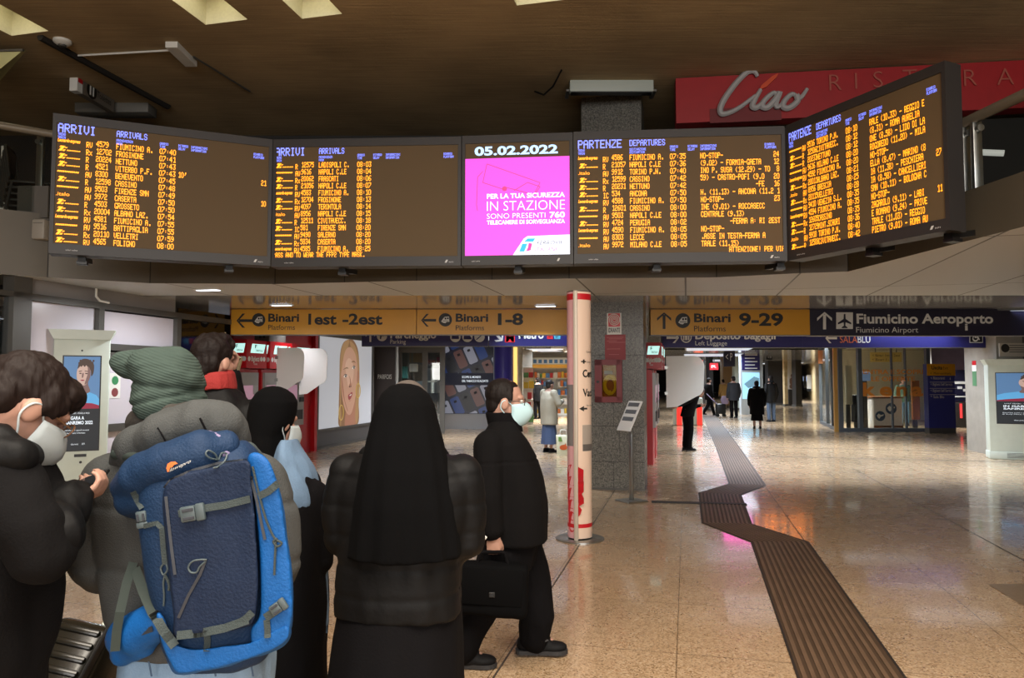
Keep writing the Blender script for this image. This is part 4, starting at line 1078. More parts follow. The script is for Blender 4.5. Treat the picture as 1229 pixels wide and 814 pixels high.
# ticket machines behind the column, seen from the side
SR = -.62
mb = MB(); mb.obox(B(SR - .7, ct0 + .75, 0), DS * .1, DT * 12, UZ * ZC); struct(mb, 'wall_left.002', M_alu)
for lb, t_ in (('red ticket machine just behind the granite column', 15.2), ('second red ticket machine behind the column, by the leaning person', 16.5)):
    ticket_machine(lb, t_ , SR, 1, w=.8)
r = divider('large frosted privacy screen beside the person leaning in', SR + .2, 15.85, 1.08, 2.16, .78, frosted('frosted_divider_clear', (226, 226, 222), .8))
r = thing('panel_stand', 'grey steel information panel on edge behind the column', 'panel', B(SR - .2, 13.6, 0), -AX)
mb = MB(); mb.obox(B(SR - .25, 13.3, .9), DS * .05, DT * .9, UZ * 1.45); mb.build('panel', M_kio, r)
for q in (13.35, 14.1):
    mb = MB(); mb.obox(B(SR - .25, q, 0), DS * .05, DT * .05, UZ * .9); mb.build('leg', M_steel, r)
# ================================================================== LEFT SIDE: GLAZED SHOP FRONT
SW_ = -7.5
Wt = lambda px: t_on(px, SW_)
def zat(px, py, s_):                          # height of a pixel on the plane s = s_
    t_ = t_on(px, s_); p = B(s_, t_); return W(px, py, p.y).z
mb = MB(); mb.obox(B(SW_ - .9, Wt(-150), 0), DS * .05, DT * (Wt(300) - Wt(-150)), UZ * ZC); struct(mb, 'wall_left.003', M_dark)
def upright(px, w=.1): return Wt(px)
tA, tB, tC, tD, tE = Wt(-150), Wt(21), Wt(117), Wt(211), Wt(277)
zt, zb_ = 2.68, 2.06
def frame_bar(mb, t0, t1, z0, z1, d=.10): mb.obox(B(SW_ - d + .05, t0, z0), DS * d, DT * (t1 - t0), UZ * (z1 - z0))
M_pane = mat('frosted_pane', (206, 200, 208), .22, spec=.6, var=.05, vscale=1.0)
# window 1: clear pane at the far left; windows 2 and 3: frosted; window 4: black glass; door 1 between
for nm, t0, t1, z0, z1, m in (('window_1', tA, tB - .1, 0, zt, glass('shop_pane', (.5, .55, .58), .10)), ('window_2', tB + .1, tC - .05, .12, zt - .05, M_pane), ('window_3', tC + .05, tD - .05, zb_ + .08, zt - .1, M_pane), ('window_4', tD + .05, tE, .1, ZC - .1, M_dglass)):
    mb = MB(); mb.obox(B(SW_ - .04, t0, z0), DS * .02, DT * (t1 - t0), UZ * (z1 - z0)); struct(mb, nm, m)
mb = MB()
frame_bar(mb, tB - .12, tB + .12, 0, ZC, .16)
frame_bar(mb, tC - .045, tC + .045, 0, zt); frame_bar(mb, tD - .045, tD + .045, 0, zt)
frame_bar(mb, tB, tE, zt - .08, zt); frame_bar(mb, tC, tD, zb_, zb_ + .09); frame_bar(mb, tB, tC, 0, .12); frame_bar(mb, tA, tB, zt - .06, zt)
struct(mb, 'trim_6', M_alu)
mb = MB(); mb.obox(B(SW_ - .05, tB, zt), DS * .02, DT * (tD - tB), UZ * (ZC - zt)); struct(mb, 'wall_left.004', mat('upper_panel', (150, 147, 146), .4, var=.08, vscale=2))
dm = (tC + tD) / 2
dr = thing('door_leaf', 'pale frosted door leaf in a grey frame on the left', 'door', B(SW_, (tC + dm) / 2, 0), -AX, 'pale double door')
for k_, (a, b) in enumerate(((tC + .06, dm - .01), (dm + .01, tD - .06))):
    if k_: dr = thing('door_leaf', 'second pale door leaf, nearer the black glass', 'door', B(SW_, (a + b) / 2, 0), -AX, 'pale double door')
    mb = MB()
    for q in ((a, a + .08), (b - .08, b)): frame_bar(mb, q[0], q[1], .0, zb_ - .02, .07)
    frame_bar(mb, a, b, zb_ - .14, zb_ - .02, .07); frame_bar(mb, a, b, 0, .2, .07); frame_bar(mb, a, b, .98, 1.08, .07)
    mb.build('frame', M_alu, dr)
    mb = MB(); mb.obox(B(SW_ - .03, a + .08, .2), DS * .02, DT * (b - a - .16), UZ * (zb_ - .34)); mb.build('pane', M_pane, dr)
    mb = MB(); mb.obox(B(SW_ - .005, a + .25, 1.86), DS * .004, DT * .2, UZ * .13); mb.build('black_label', M_black, dr)
    mb = MB(); mb.tube([B(SW_ + .07, b - .04, .8), B(SW_ + .07, b - .04, 1.3)], .016, 10); mb.build('handle', M_steel, dr, True)
r = thing('notice_sheet', 'white notice with a green mark on the pale door', 'notice', B(SW_ - .005, tC + .3, 1.5), -AX)
mb = MB(); mb.obox(B(SW_ - .007, tC + .22, 1.42), DS * .004, DT * .2, UZ * .34); mb.build('sheet', M_white, r)
mb = MB(); mb.disc(B(SW_ - .001, tC + .32, 1.66), .06, DT, UZ, 16); mb.build('green_mark', mat('green_print', (60, 130, 84), .5), r)
mb = MB(); mb.disc(B(SW_ - .001, tC + .32, 1.50), .06, DT, UZ, 16); mb.build('red_mark', mat('maroon_print', (126, 66, 66), .5), r)
r = thing('wall_cable', 'white cable bent over the frosted pane top', 'cable', B(SW_, tC - .06, zt))
mb = MB(); mb.tube([B(SW_ + .06, tC - .12, ZC - .005), B(SW_ + .06, tC - .12, zt + .07), B(SW_ + .06, tC - .06, zt + .02), B(SW_ + .06, tC + .1, zt + .01)], .016, 8); mb.build('cable', M_white, r, True)
r = thing('flagpole_rod', 'thin pale rod standing before the black glass', 'rod', B(SW_ + .12, Wt(262), 0))
mb = MB(); mb.tube([B(SW_ + .12, Wt(262), 0), B(SW_ + .12, Wt(262), 2.45)], .012, 8); mb.build('rod', M_cream, r, True)

# ------------------------------------------------------------------ large poster and the shops beyond
SP = -8.62
pt0, pt1 = t_on(381, SP), t_on(446, SP)
r = thing('billboard', 'large lit poster of a fair haired woman with hoop earrings', 'billboard', B(SP, (pt0 + pt1) / 2, 0), -AX)
zp0, zp1 = .46, 2.72
mb = MB(); mb.obox(B(SP - .2, pt0 - .05, 0), DS * .22, DT * (pt1 - pt0 + .1), UZ * zp0); mb.build('plinth', mat('dark_grey_plinth', (78, 76, 75), .5), r)
mb = MB()
for a_, b_, c_, d_ in ((pt0 - .06, .07, 0, ZC), (pt1, .07, 0, ZC)): mb.obox(B(SP - .2, a_, c_), DS * .25, DT * b_, UZ * d_)
mb.obox(B(SP - .2, pt0, zp0 - .05), DS * .25, DT * (pt1 - pt0), UZ * .06); mb.obox(B(SP - .2, pt0, zp1), DS * .25, DT * (pt1 - pt0), UZ * (ZC - zp1)); mb.obox(B(SP - .2, pt0, 0), DS * .26, DT * (pt1 - pt0), UZ * .06)
mb.build('frame', M_alu, r)
PW, PH = pt1 - pt0, zp1 - zp0
mb = MB(); mb.obox(B(SP - .1, pt0, zp0), DS * .1, DT * PW, UZ * PH); mb.build('lightbox', glow('poster_ground', (206, 208, 214), .50, rough=.3), r)
gp = {'hair': (178, 140, 96), 'hair2': (142, 104, 70), 'skin': (206, 160, 134), 'skin2': (178, 124, 100), 'skin3': (222, 182, 156), 'lip': (166, 74, 74), 'eye': (70, 52, 46), 'gold': (204, 170, 96), 'white': (230, 224, 216)}
GM = {k_: glow('poster_' + k_, v, .52, rough=.3) for k_, v in gp.items()}
def PS(mb, pts, e, sm=6):
    q = smoothpts(pts, sm) if sm else pts
    # u runs from the near edge (left in view) to the far edge
    mb.add([B(SP + .004 + e * .0012, pt0 + x * PW, zp0 + y * PH) for x, y in q], [list(range(len(q)))])
LY = [('hair2', 1, [(.39, .0), (.365, .2), (.37, .5), (.375, .8), (.43, .95), (.55, 1.0), (.64, .98), (.72, .86), (.745, .6), (.735, .3), (.72, .0)]),
      ('hair', 2, [(.39, .05), (.378, .5), (.385, .82), (.45, .96), (.54, .985), (.49, .84), (.41, .64), (.40, .35), (.41, .05)]),
      ('hair', 2, [(.55, .98), (.66, .92), (.74, .72), (.74, .3), (.72, .04), (.67, .05), (.68, .4), (.67, .7), (.60, .85)]),
      ('skin2', 3, [(.48, .0), (.50, .2), (.52, .32), (.66, .36), (.67, .1), (.67, .0)]),
      ('skin', 4, [(.40, .62), (.395, .52), (.415, .36), (.46, .22), (.53, .13), (.60, .15), (.67, .32), (.70, .48), (.705, .66), (.66, .83), (.56, .91), (.46, .85)]),
      ('skin3', 5, [(.47, .70), (.53, .78), (.60, .74), (.63, .62), (.60, .50), (.54, .44), (.50, .54)]),
      ('skin2', 5, [(.405, .58), (.405, .48), (.44, .34), (.50, .20), (.53, .17), (.47, .30), (.44, .44)]),
      ('skin2', 6, [(.70, .62), (.72, .64), (.735, .58), (.72, .52), (.695, .51)]),
      ('hair2', 6, [(.43, .645), (.49, .675), (.53, .66), (.49, .66)]), ('hair2', 6, [(.58, .735), (.63, .755), (.665, .73), (.63, .737)]),
      ('white', 6, [(.44, .565), (.475, .59), (.51, .575), (.475, .555)]), ('white', 6, [(.595, .665), (.63, .69), (.66, .675), (.63, .655)]),
      ('eye', 7, [(.465, .572), (.475, .588), (.49, .585), (.49, .562), (.473, .558)]), ('eye', 7, [(.62, .672), (.63, .688), (.645, .684), (.643, .662), (.628, .658)]),
      ('eye', 7, [(.43, .568), (.47, .598), (.515, .578), (.47, .59)]), ('eye', 7, [(.59, .668), (.63, .698), (.668, .676), (.63, .69)]),
      ('skin2', 7, [(.545, .58), (.56, .50), (.535, .455), (.55, .44), (.585, .452), (.575, .52)]), ('eye', 8, [(.54, .452), (.552, .458), (.56, .45), (.55, .445)]), ('eye', 8, [(.568, .452), (.578, .46), (.586, .452), (.577, .447)]),
      ('lip', 7, [(.525, .345), (.545, .365), (.565, .368), (.58, .385), (.61, .38), (.60, .345), (.57, .305), (.54, .30)]), ('white', 8, [(.545, .345), (.57, .36), (.595, .365), (.575, .345)]), ('skin2', 8, [(.54, .29), (.56, .28), (.585, .295), (.56, .287)])]
for m_, e_, pts in LY:
    pass
by = {}
for m_, e_, pts in LY: PS(by.setdefault(m_, MB()), pts, e_)
for m_, x_, z_ in (('gold', .40, .16),):
    mbx = by.setdefault('gold', MB())
    q = [B(SP + .02, pt0 + (x_ + .04 * math.cos(t_ * .3)) * PW, zp0 + (z_ + .085 * math.sin(t_ * .3)) * PH) for t_ in range(22)]; mbx.tube(q, .012, 5)
names_ = {'hair': 'hair_print', 'hair2': 'hair_shade_print', 'skin': 'face_print', 'skin2': 'face_shade_print', 'skin3': 'face_light_print', 'lip': 'lip_print', 'eye': 'eye_print', 'gold': 'earring_print', 'white': 'highlight_print'}
for m_, x_, z_ in (('gold', .715, .40),):
    mbx = MB(); q = [B(SP + .02, pt0 + (x_ + .04 * math.cos(t_ * .3)) * PW, zp0 + (z_ + .085 * math.sin(t_ * .3)) * PH) for t_ in range(22)]; mbx.tube(q, .012, 5); mbx.build('earring_print', GM['gold'], r)
for k_, mbx in by.items(): mbx.build(names_[k_], GM[k_], r)
# fashion shop: dark portal, its windows and the counter unit
r = thing('shop_portal', 'dark brown shop portal with pale capital lettering', 'shop front', W(461, 455, 21.6) * 1, 0)
a, b = W(447.5, 455, 21.5), W(474, 455, 21.5)
mb = MB(); mb.obox(Vector((a.x, 21.5, 0)), UX * (b.x - a.x), UY * .5, UZ * ZC); mb.build('pier', mat('dark_brown_panel', (40, 30, 28), .4), r)
mb = MB(); mb.text('PARFOIS', W(453.5, 455, 21.49), UX, UZ, .13, 16.5 * 21.5 / FPX); mb.build('lettering', M_lt, r)
c = W(476, 455, 21.5)
mb = MB(); mb.obox(Vector((c.x, 21.4, 0)), UX * .06, UY * .06, UZ * ZC); mb.build('post', M_steel, r)
def back_wall(name, x0, x1, Y, m, z0=0, z1=ZC):
    a, b = W(x0, 455, Y), W(x1, 455, Y)
    mb = MB(); mb.obox(Vector((a.x, Y, z0)), UX * (b.x - a.x), UY * .1, UZ * (z1 - z0)); return struct(mb, name, m)
back_wall('wall_back.001', 440, 536, 28.5, mat('dim_shop_wall', (84, 92, 94), .6, var=.25, vscale=1.5))
x0, x1 = W(478, 455, 23).x, W(532, 455, 23).x
mb = MB(); mb.obox(Vector((x0, 23, .1)), UX * (x1 - x0), UY * .02, UZ * 2.6); struct(mb, 'window_5', M_glass)
mb = MB()
for px in (479, 510, 531): q = W(px, 455, 23).x; mb.obox(Vector((q - .08, 22.95, 0)), UX * .16, UY * .12, UZ * ZC)
mb.obox(Vector((x0, 22.96, 2.5)), UX * (x1 - x0), UY * .1, UZ * .36)
struct(mb, 'trim_7', M_alu)
for i, (px, z, w, h, col) in enumerate(((483, 1.7, .4, .45, (60, 130, 130)), (496, 1.95, .3, .3, (190, 200, 205)), (505, 1.1, .35, .5, (70, 84, 90)), (489.5, 1.0, .3, .6, (150, 160, 166)), (517, 1.5, .3, .9, (96, 40, 60)), (528.5, 2.1, .3, .4, (90, 30, 50)))):
    c = W(px, 455, 27.5); r = thing('shop_display', ['teal display card high in the dim shop window', 'pale display card at the top of the dim shop window', 'dark low display block in the dim shop', 'pale low display block in the dim shop', 'maroon display panel at the right of the dim shop', 'maroon upper panel at the right of the dim shop'][i], 'display', Vector((c.x, 27.5, z)))
    mb = MB(); mb.rbox((c.x, 27.6, z + h / 2), (w, .2, h), .03); mb.build('board', mat('display_%d' % i, col, .5), r)
    mb = MB(); mb.obox(Vector((c.x - .03, 27.7, 0)), UX * .06, UY * .05, UZ * z if z > .1 else UZ * .1); mb.build('stand', M_alu, r)
c = W(497, 455, 25.6); r = thing('shop_light', 'ceiling panel light inside the dim shop behind the dark portal', 'ceiling light', Vector((c.x, 25.6, ZC)))  # lamp added to brighten the shop displays
mb = MB(); mb.obox(Vector((c.x - .4, 25.3, ZC - .03)), UX * .8, UY * .6, UZ * .03); mb.build('frame', M_white, r)
mb = MB(); mb.obox(Vector((c.x - .35, 25.35, ZC - .035)), UX * .7, UY * .5, UZ * .01); mb.build('diffuser', M_lpan, r)
l = bpy.data.lights.new('shop_lamp', 'AREA'); l.size = .6; l.energy = 60; l.spread = R(140); o = bpy.data.objects.new('lamp', l); SC.collection.objects.link(o); o.parent = r; o.location = (0, 0, -.06)
r = thing('dispenser_post', 'tall steel dispenser beside the tobacco poster', 'dispenser', G(519, 519))
c = G(519, 519)
mb = MB(); mb.rbox((c.x, c.y, .62), (.30, .3, 1.24), .03); mb.build('pedestal', M_dark, r)
mb = MB(); mb.tube([(c.x, c.y, 1.24), (c.x, c.y, 2.02)], .26, 24); mb.build('drum', M_steel, r, True)
mb = MB(); mb.tube([(c.x, c.y, 2.02), (c.x, c.y, 2.10), (c.x, c.y, 2.14)], [.27, .27, .2], 24); mb.build('lid', M_alu, r, True)
mb = MB(); mb.obox(Vector((c.x - .16, c.y - .27, 1.58)), UX * .32, UY * .04, UZ * .05); mb.build('slot', M_white, r)
# tobacco advert: rows of slanted devices on a dark panel
YT = 25.0
a, b = W(533, 497, YT), W(592.5, 411, YT)
r = thing('advert_screen', 'dark advert panel printed with slanted rows of handheld devices', 'advert', ((a.x + b.x) / 2, YT, a.z))
Wd, Hd = b.x - a.x, b.z - a.z
mb = MB(); mb.obox(a, UX * Wd, UY * .12, UZ * Hd); mb.build('panel', glow('advert_ground', (26, 28, 42), .5, rough=.3), r)
mb = MB(); mb.obox(Vector((a.x - .5, YT - .06, 0)), UX * (Wd + .5), UY * .2, UZ * a.z); mb.build('plinth', mat('pale_plinth', (172, 172, 174), .4), r)
dev = [glow('device_%d' % i, c_, .5, rough=.3) for i, c_ in enumerate(((36, 58, 110), (22, 24, 30), (96, 66, 62), (140, 142, 156)))]
dmb = [MB() for _ in dev]; edge = MB()
def clip(pts, lo, hi, ax):
    for sgn, lim in ((1, lo), (-1, hi)):
        out = []
        for i in range(len(pts)):
            p, q = pts[i - 1], pts[i]
            ip, iq = sgn * (p[ax] - lim) >= 0, sgn * (q[ax] - lim) >= 0
            if ip != iq:
                f = (lim - p[ax]) / (q[ax] - p[ax]); out.append(tuple(p[k_] + (q[k_] - p[k_]) * f for k_ in (0, 1)))
            if iq: out.append(q)
        pts = out
        if not pts: return pts
    return pts
rot = R(24); dw, dh = .31, .62
for i in range(-9, 12):
    for j in range(-6, 10):
        u, v = i * .37, j * .70
        cx, cy = Wd / 2 + u * math.cos(rot) - v * math.sin(rot), Hd / 2 + u * math.sin(rot) + v * math.cos(rot)
        base = [(-dw / 2 + .04, -dh / 2), (dw / 2 - .04, -dh / 2), (dw / 2, -dh / 2 + .04), (dw / 2, dh / 2 - .04), (dw / 2 - .04, dh / 2), (-dw / 2 + .04, dh / 2), (-dw / 2, dh / 2 - .04), (-dw / 2, -dh / 2 + .04)]
        for sc, tgt, e in ((1.0, dmb[(i + 2 * j) % 4], .003), (.72, edge, .005)):
            q = [(cx + sc * (x * math.cos(rot) - y * math.sin(rot)), cy + sc * (x * math.sin(rot) + y * math.cos(rot))) for x, y in base]
            if sc < 1: q = [(cx + (x * math.cos(rot) - y * math.sin(rot)), cy + (x * math.sin(rot) + y * math.cos(rot))) for x, y in ((-.05, .12), (.05, .12), (.05, .20), (-.05, .20))]
            q = clip(clip(q, .02, Wd - .02, 0), .02, Hd - .02, 1)
            if cy > Hd * .44 and cy < Hd * .56 and False: continue
            if len(q) > 2: tgt.poly(q, a - UY * e, UX, UZ)
for k_, (m_, nm) in enumerate(zip(dev, ('blue_device_print', 'black_device_print', 'brown_device_print', 'silver_device_print'))): props(dmb[k_].build(nm, m_, r), kind='stuff')
props(edge.build('device_detail_print', glow('device_dark', (18, 18, 26), .4), r), kind='stuff')
mb = MB(); mb.obox(a + UZ * Hd * .40 - UY * .008, UX * Wd, UY * .003, UZ * Hd * .17); mb.build('caption_band', glow('caption_ground', (30, 33, 48), .5), r)
mb = MB(); mb.text('SCOPRI IL MONDO', a + UZ * Hd * .50 - UY * .010 + UX * Wd * .36, UX, UZ, .07, Wd * .38, .02); mb.text('DEL TABACCO SCALDATO', a + UZ * Hd * .445 - UY * .010 + UX * Wd * .36, UX, UZ, .07, Wd * .53, .02); mb.build('caption', M_sctx, r)
# blue advert pillar
c = W(604, 455, 24.6)
r = thing('advert_pillar', 'round blue advert pillar beside the tobacco advert', 'pillar', (c.x, c.y, 0))
mb = MB(); mb.tube([(c.x, c.y, 0), (c.x, c.y, ZC)], .30, 28); mb.build('shaft', mat('pillar_blue', (54, 48, 150), .3), r, True)
mb = MB()
pts = [(-.05, .5), (.10, .45), (.20, .9), (.16, 1.4), (.08, 1.7), (-.02, 1.3), (-.1, .9)]
mb.add([(c.x + x + .06, c.y - math.sqrt(max(.0, .31 ** 2 - (x + .06) ** 2)) - .012, z) for x, z in smoothpts(pts, 4)], [list(range(28))]); mb.build('figure_print', mat('pillar_pink', (200, 130, 180), .4), r)
r = thing('light_column', 'tall warm light strip at the shop entrance', 'light', W(617, 455, 26))
c = W(617, 455, 26)
mb = MB(); mb.obox(Vector((c.x - .03, 26, 0)), UX * .2, UY * .3, UZ * ZC); mb.build('pier', M_white, r)
mb = MB(); mb.obox(Vector((c.x - .02, 25.98, 1.2)), UX * .13, UY * .02, UZ * 1.6); mb.build('strip', glow('warm_strip', (255, 196, 110), 1.5), r)
# bright shop behind
back_wall('wall_back.002', 612, 716, 36, mat('shop_wall', (206, 204, 196), .6))
x0, x1 = W(622, 455, 35).x, W(700, 455, 35).x
SHC = [(190, 40, 44), (226, 190, 60), (70, 120, 180), (230, 230, 226), (90, 150, 90), (200, 110, 50)]
SHM = [mat('goods_%d' % i, c_, .5) for i, c_ in enumerate(SHC)]
rnd = random.Random(5)
for k_, (px0, px1, Y, zt_, lb) in enumerate(((628, 640, 27.5, 2.1, 'tall shelf of red and white goods at the shop entrance'), (641, 668, 34.5, 2.2, 'wide wall shelf of bright goods at the back of the shop'), (669, 700, 34.5, 2.2, 'wall shelf of bright goods behind the cream coated woman'))):
    a, b = W(px0, 455, Y).x, W(px1, 455, Y).x
    r = thing('shop_shelf', lb, 'shelf', ((a + b) / 2, Y, 0), 0, 'shelves in the bright shop')
    mb = MB(); mb.obox(Vector((a, Y, 0)), UX * (b - a), UY * .35, UZ * .08); mb.obox(Vector((a, Y + .33, 0)), UX * (b - a), UY * .03, UZ * zt_)
    for z in (.5, .9, 1.3, 1.7, zt_ - .02): mb.obox(Vector((a, Y, z)), UX * (b - a), UY * .35, UZ * .03)
    mb.build('rack', M_white, r)
    gm = [MB() for _ in SHM]
    for z in (.08, .53, .93, 1.33, 1.73):
        x = a + .02
        while x < b - .12:
            w = rnd.uniform(.08, .2); h = rnd.uniform(.18, .3); gm[rnd.randrange(6)].obox(Vector((x, Y + .03, z)), UX * w, UY * .2, UZ * h); x += w + .02
    for q, m_ in zip(gm, SHM): 
        if q.v: props(q.build('goods', m_, r), kind='stuff')
r = thing('shop_fascia', 'lit yellow and white fascia over the shop counter', 'fascia', W(662, 440, 33.5))
a, b = W(636, 455, 33.5).x, W(700, 455, 33.5).x
mb = MB(); mb.obox(Vector((a, 33.5, 2.18)), UX * (b - a), UY * .1, UZ * .16); mb.build('yellow_strip', mat('fascia_yellow', (230, 180, 70), .4), r)
mb = MB(); mb.obox(Vector((a, 33.52, 2.34)), UX * (b - a), UY * .1, UZ * .30); mb.build('white_panel', mat('fascia_white', (214, 224, 230), .4), r)
for q in (a + .1, b - .16):
    mb = MB(); mb.obox(Vector((q, 33.55, 2.6)), UX * .06, UY * .06, UZ * (ZC - 2.6)); mb.build('hanger', M_alu, r)
mb = MB()
for i in range(10): mb.obox(Vector((a + .15 + i * .24, 33.5, 2.40)), UX * .15, UY * .02, UZ * .16)
props(mb.build('picture_tiles', SHM[2], r), kind='stuff')
for i, (px, Y) in enumerate(((645, 30), (666, 28.6), (687, 31))):
    c = W(px, 455, Y); r = thing('shop_light', ['left ceiling panel light inside the bright shop', 'middle ceiling panel light inside the bright shop', 'right ceiling panel light inside the bright shop'][i], 'ceiling light', Vector((c.x, Y, ZC)), 0, 'ceiling lights inside the bright shop')
    mb = MB(); mb.obox(Vector((c.x - .35, Y - .6, ZC - .03)), UX * .7, UY * 1.2, UZ * .03); mb.build('frame', M_white, r)
    mb = MB(); mb.obox(Vector((c.x - .3, Y - .55, ZC - .035)), UX * .6, UY * 1.1, UZ * .01); mb.build('diffuser', glow('shop_diffuser', (250, 248, 240), 1.1), r)
    l = bpy.data.lights.new('shop_lamp', 'AREA'); l.size = 1.0; l.energy = 170; l.spread = R(125); o = bpy.data.objects.new('lamp', l); SC.collection.objects.link(o); o.parent = r; o.location = (0, 0, -.06)
r = thing('shop_column', 'square grey column at the left of the bright shop', 'column', W(633, 455, 29.5)); c = W(633, 455, 29.5)
mb = MB(); mb.obox(Vector((c.x - .2, 29.5, 0)), UX * .4, UY * .4, UZ * ZC); mb.build('shaft', M_concgrey, r)
# ================================================================== RIGHT SIDE OF THE HALL
# grey wall end and the dark wall behind the right kiosk
s_r = 6.48
pa, pb = ST(G(1165, 541)), ST(G(1190.5, 549.5))
mb = MB(); mb.obox(B(s_r, pb[1], 0), DS * .5, DT * (pa[1] - pb[1] + .25), UZ * ZC); struct(mb, 'wall_right.001', M_concgrey)
mb = MB(); mb.obox(B(s_r + .45, pb[1] + .25, 0), DS * 9, DT * .2, UZ * ZC); struct(mb, 'wall_right.002', mat('dark_brown_wall', (66, 60, 52), .6))
r = thing('fire_notice', 'small red and green notice on the grey wall end', 'notice', B(s_r - .004, pb[1] + .75, 1.5), -AX)
tq = t_on(1169, s_r)
for z, h, m_, nm in ((2.0, .1, M_red, 'red_field'), (1.86, .14, M_white, 'white_field'), (1.52, .34, mat('notice_green', (70, 116, 80), .5), 'green_field')):
    mb = MB(); mb.obox(B(s_r - .006, tq - .12, z), DS * .005, DT * .24, UZ * h); mb.build(nm, m_, r)
r = thing('wall_plaque', 'grey plaque with a round emblem above the right kiosk', 'plaque', W(1215, 420, 15.6))
a, b = W(1200, 428, 15.6), W(1262, 412, 15.6)
mb = MB(); mb.obox(Vector((a.x, 15.6, a.z)), UX * (b.x - a.x), UY * .03, UZ * (b.z - a.z)); mb.build('plate', mat('plaque_grey', (158, 152, 142), .5), r)
mb = MB(); mb.disc(W(1206.5, 418, 15.595), .09, UX, UZ, 20); mb.build('emblem', M_ink, r)
mb = MB()
for i in range(4): q = W(1211.5, 415.2 + i * 2.6, 15.595); mb.obox(q, UX * (.42 - .09 * (i % 2)), UY * .002, UZ * .014)
mb.build('print', M_ink, r)

# glazed shop corner
YK = 23.6
xk0, xk1 = W(1008, 455, YK).x, W(1116, 455, YK).x
M_frame2 = mat('blue_grey_frame', (96, 104, 112), .4, .3)
mb = MB()
for px in (1008.5, 1032, 1114): q = W(px, 455, YK).x; mb.obox(Vector((q - .06, YK - .04, 0)), UX * .12, UY * .14, UZ * ZC)
for px in (1070.5, 1087): q = W(px, 455, YK).x; mb.obox(Vector((q - .022, YK - .02, 0)), UX * .044, UY * .08, UZ * ZC)
mb.obox(Vector((xk0, YK - .05, 0)), UX * (xk1 - xk0), UY * .15, UZ * .12)
struct(mb, 'trim_8', M_frame2)
mb = MB(); mb.obox(Vector((xk0, YK + .03, .1)), UX * (xk1 - xk0), UY * .015, UZ * (ZC - .1)); struct(mb, 'window_6', M_glass)
kc = Vector((xk0, YK, 0)); kd = Vector((-.02, 1, 0)); q0 = G(986, 508.5); kv = (q0 - kc); kl = kv.length; kv.normalize(); kn = Vector((kv.y, -kv.x, 0))
mb = MB(); mb.obox(kc + UZ * .1 + kv * .05, kv * (kl - .05), kn * .015, UZ * (ZC - .1)); struct(mb, 'window_7', M_glass)
mb = MB()
for f in (.0, .35, .62, 1.0): mb.obox(kc + kv * (kl * f) - kn * .05, kv * .09, kn * .1, UZ * ZC)
mb.obox(kc - kn * .05, kv * kl, kn * .1, UZ * .1)
struct(mb, 'trim_9', M_frame2)
r = thing('orange_panel', 'orange panel high on the corner of the glazed shop', 'sign', q0 + UZ * 2.2)
mb = MB(); mb.obox(q0 - UX * .1 - UY * .1 + UZ * 2.26, UX * .36, UY * .05, UZ * .5); mb.build('panel', mat('panel_orange', (220, 146, 98), .45), r)
r = thing('yellow_edge_post', 'slim yellow post at the corner of the glazed shop', 'post', kc - UX * .25)
mb = MB(); mb.obox(kc - UX * .20 - UY * .02, UX * .12, UY * .08, UZ * ZC); mb.build('post', mat('ochre_post', (190, 146, 72), .5), r)
# lettering on the glass
r = thing('window_lettering', 'orange shop lettering stuck on the glass of the right shop', 'lettering', Vector((W(1072, 455, YK).x, YK - .03, 1.3)))
M_kor = mat('kena_orange', (226, 146, 56), .5)
k = YK / FPX
def KT(mb, t, x0, x1, base, cap, bold=.02): p = W(x0, base, YK - .02); mb.text(t, p, UX, UZ, cap * k, (x1 - x0) * k, bold)
mb = MB(); KT(mb, 'ENTRA E SCOPRI', 1036, 1108, 449, 5.2); mb.build('upper_line', M_kor, r)
mb = MB(); KT(mb, 'LE OFFERTE', 1046, 1098, 457.5, 5.2); mb.build('lower_line', M_kor, r)
for ch, x0, x1 in (('k', 1036, 1051), ('e', 1056, 1071), ('n', 1076, 1089), ('a', 1094, 1108)):
    mb = MB(); KT(mb, ch, x0, x1, 475, 15, .035); mb.build('shop_name_letter', M_kor, r)
# inside the shop
back_wall('wall_back.003', 985, 1120, 30.5, mat('pale_shop_wall', (206, 200, 176), .6, var=.06, vscale=1))
wq = Vector((xk1 + .03, YK + .15, 0)); mb = MB(); mb.obox(wq, UX * .08, W(1118, 455, 30.4).xy.to_3d() - wq, UZ * ZC); struct(mb, 'wall_right.003', mat('shop_side', (190, 186, 178), .6))
r = thing('shop_counter', 'white shop counter with two blue round emblems', 'counter', G(1065, 514))
a = W(1049, 513, 25.2); b = W(1083, 478, 25.2)
mb = MB(); mb.rbox(((a.x + b.x) / 2, 25.5, (b.z) / 2), (b.x - a.x, .6, b.z), .03); mb.build('body', mat('counter_white', (214, 210, 204), .4), r)
mb = MB(); mb.obox(Vector((a.x - .03, 25.15, b.z)), UX * (b.x - a.x + .06), UY * .7, UZ * .05); mb.obox(Vector((a.x, 25.19, .02)), UX * (b.x - a.x), UY * .02, UZ * .08); mb.build('orange_trim', mat('counter_trim', (120, 72, 30), .5), r)
for px, py, rr in ((1069.5, 490.5, .19), (1056.5, 499.5, .17)):
    q = W(px, py, 25.185); mb = MB(); mb.disc(q, rr, UX, UZ, 24); mb.build('blue_emblem', mat('emblem_blue_%d' % px, (40, 70, 100), .5), r)
    mb = MB(); mb.poly([(x * rr, z * rr) for x, z in ((-.7, .1), (-.3, .5), (.1, .2), (.7, .35), (.6, .05), (.1, -.1), (-.2, -.55), (-.5, -.3))], q - UY * .003, UX, UZ); mb.build('emblem_wing', M_white, r)
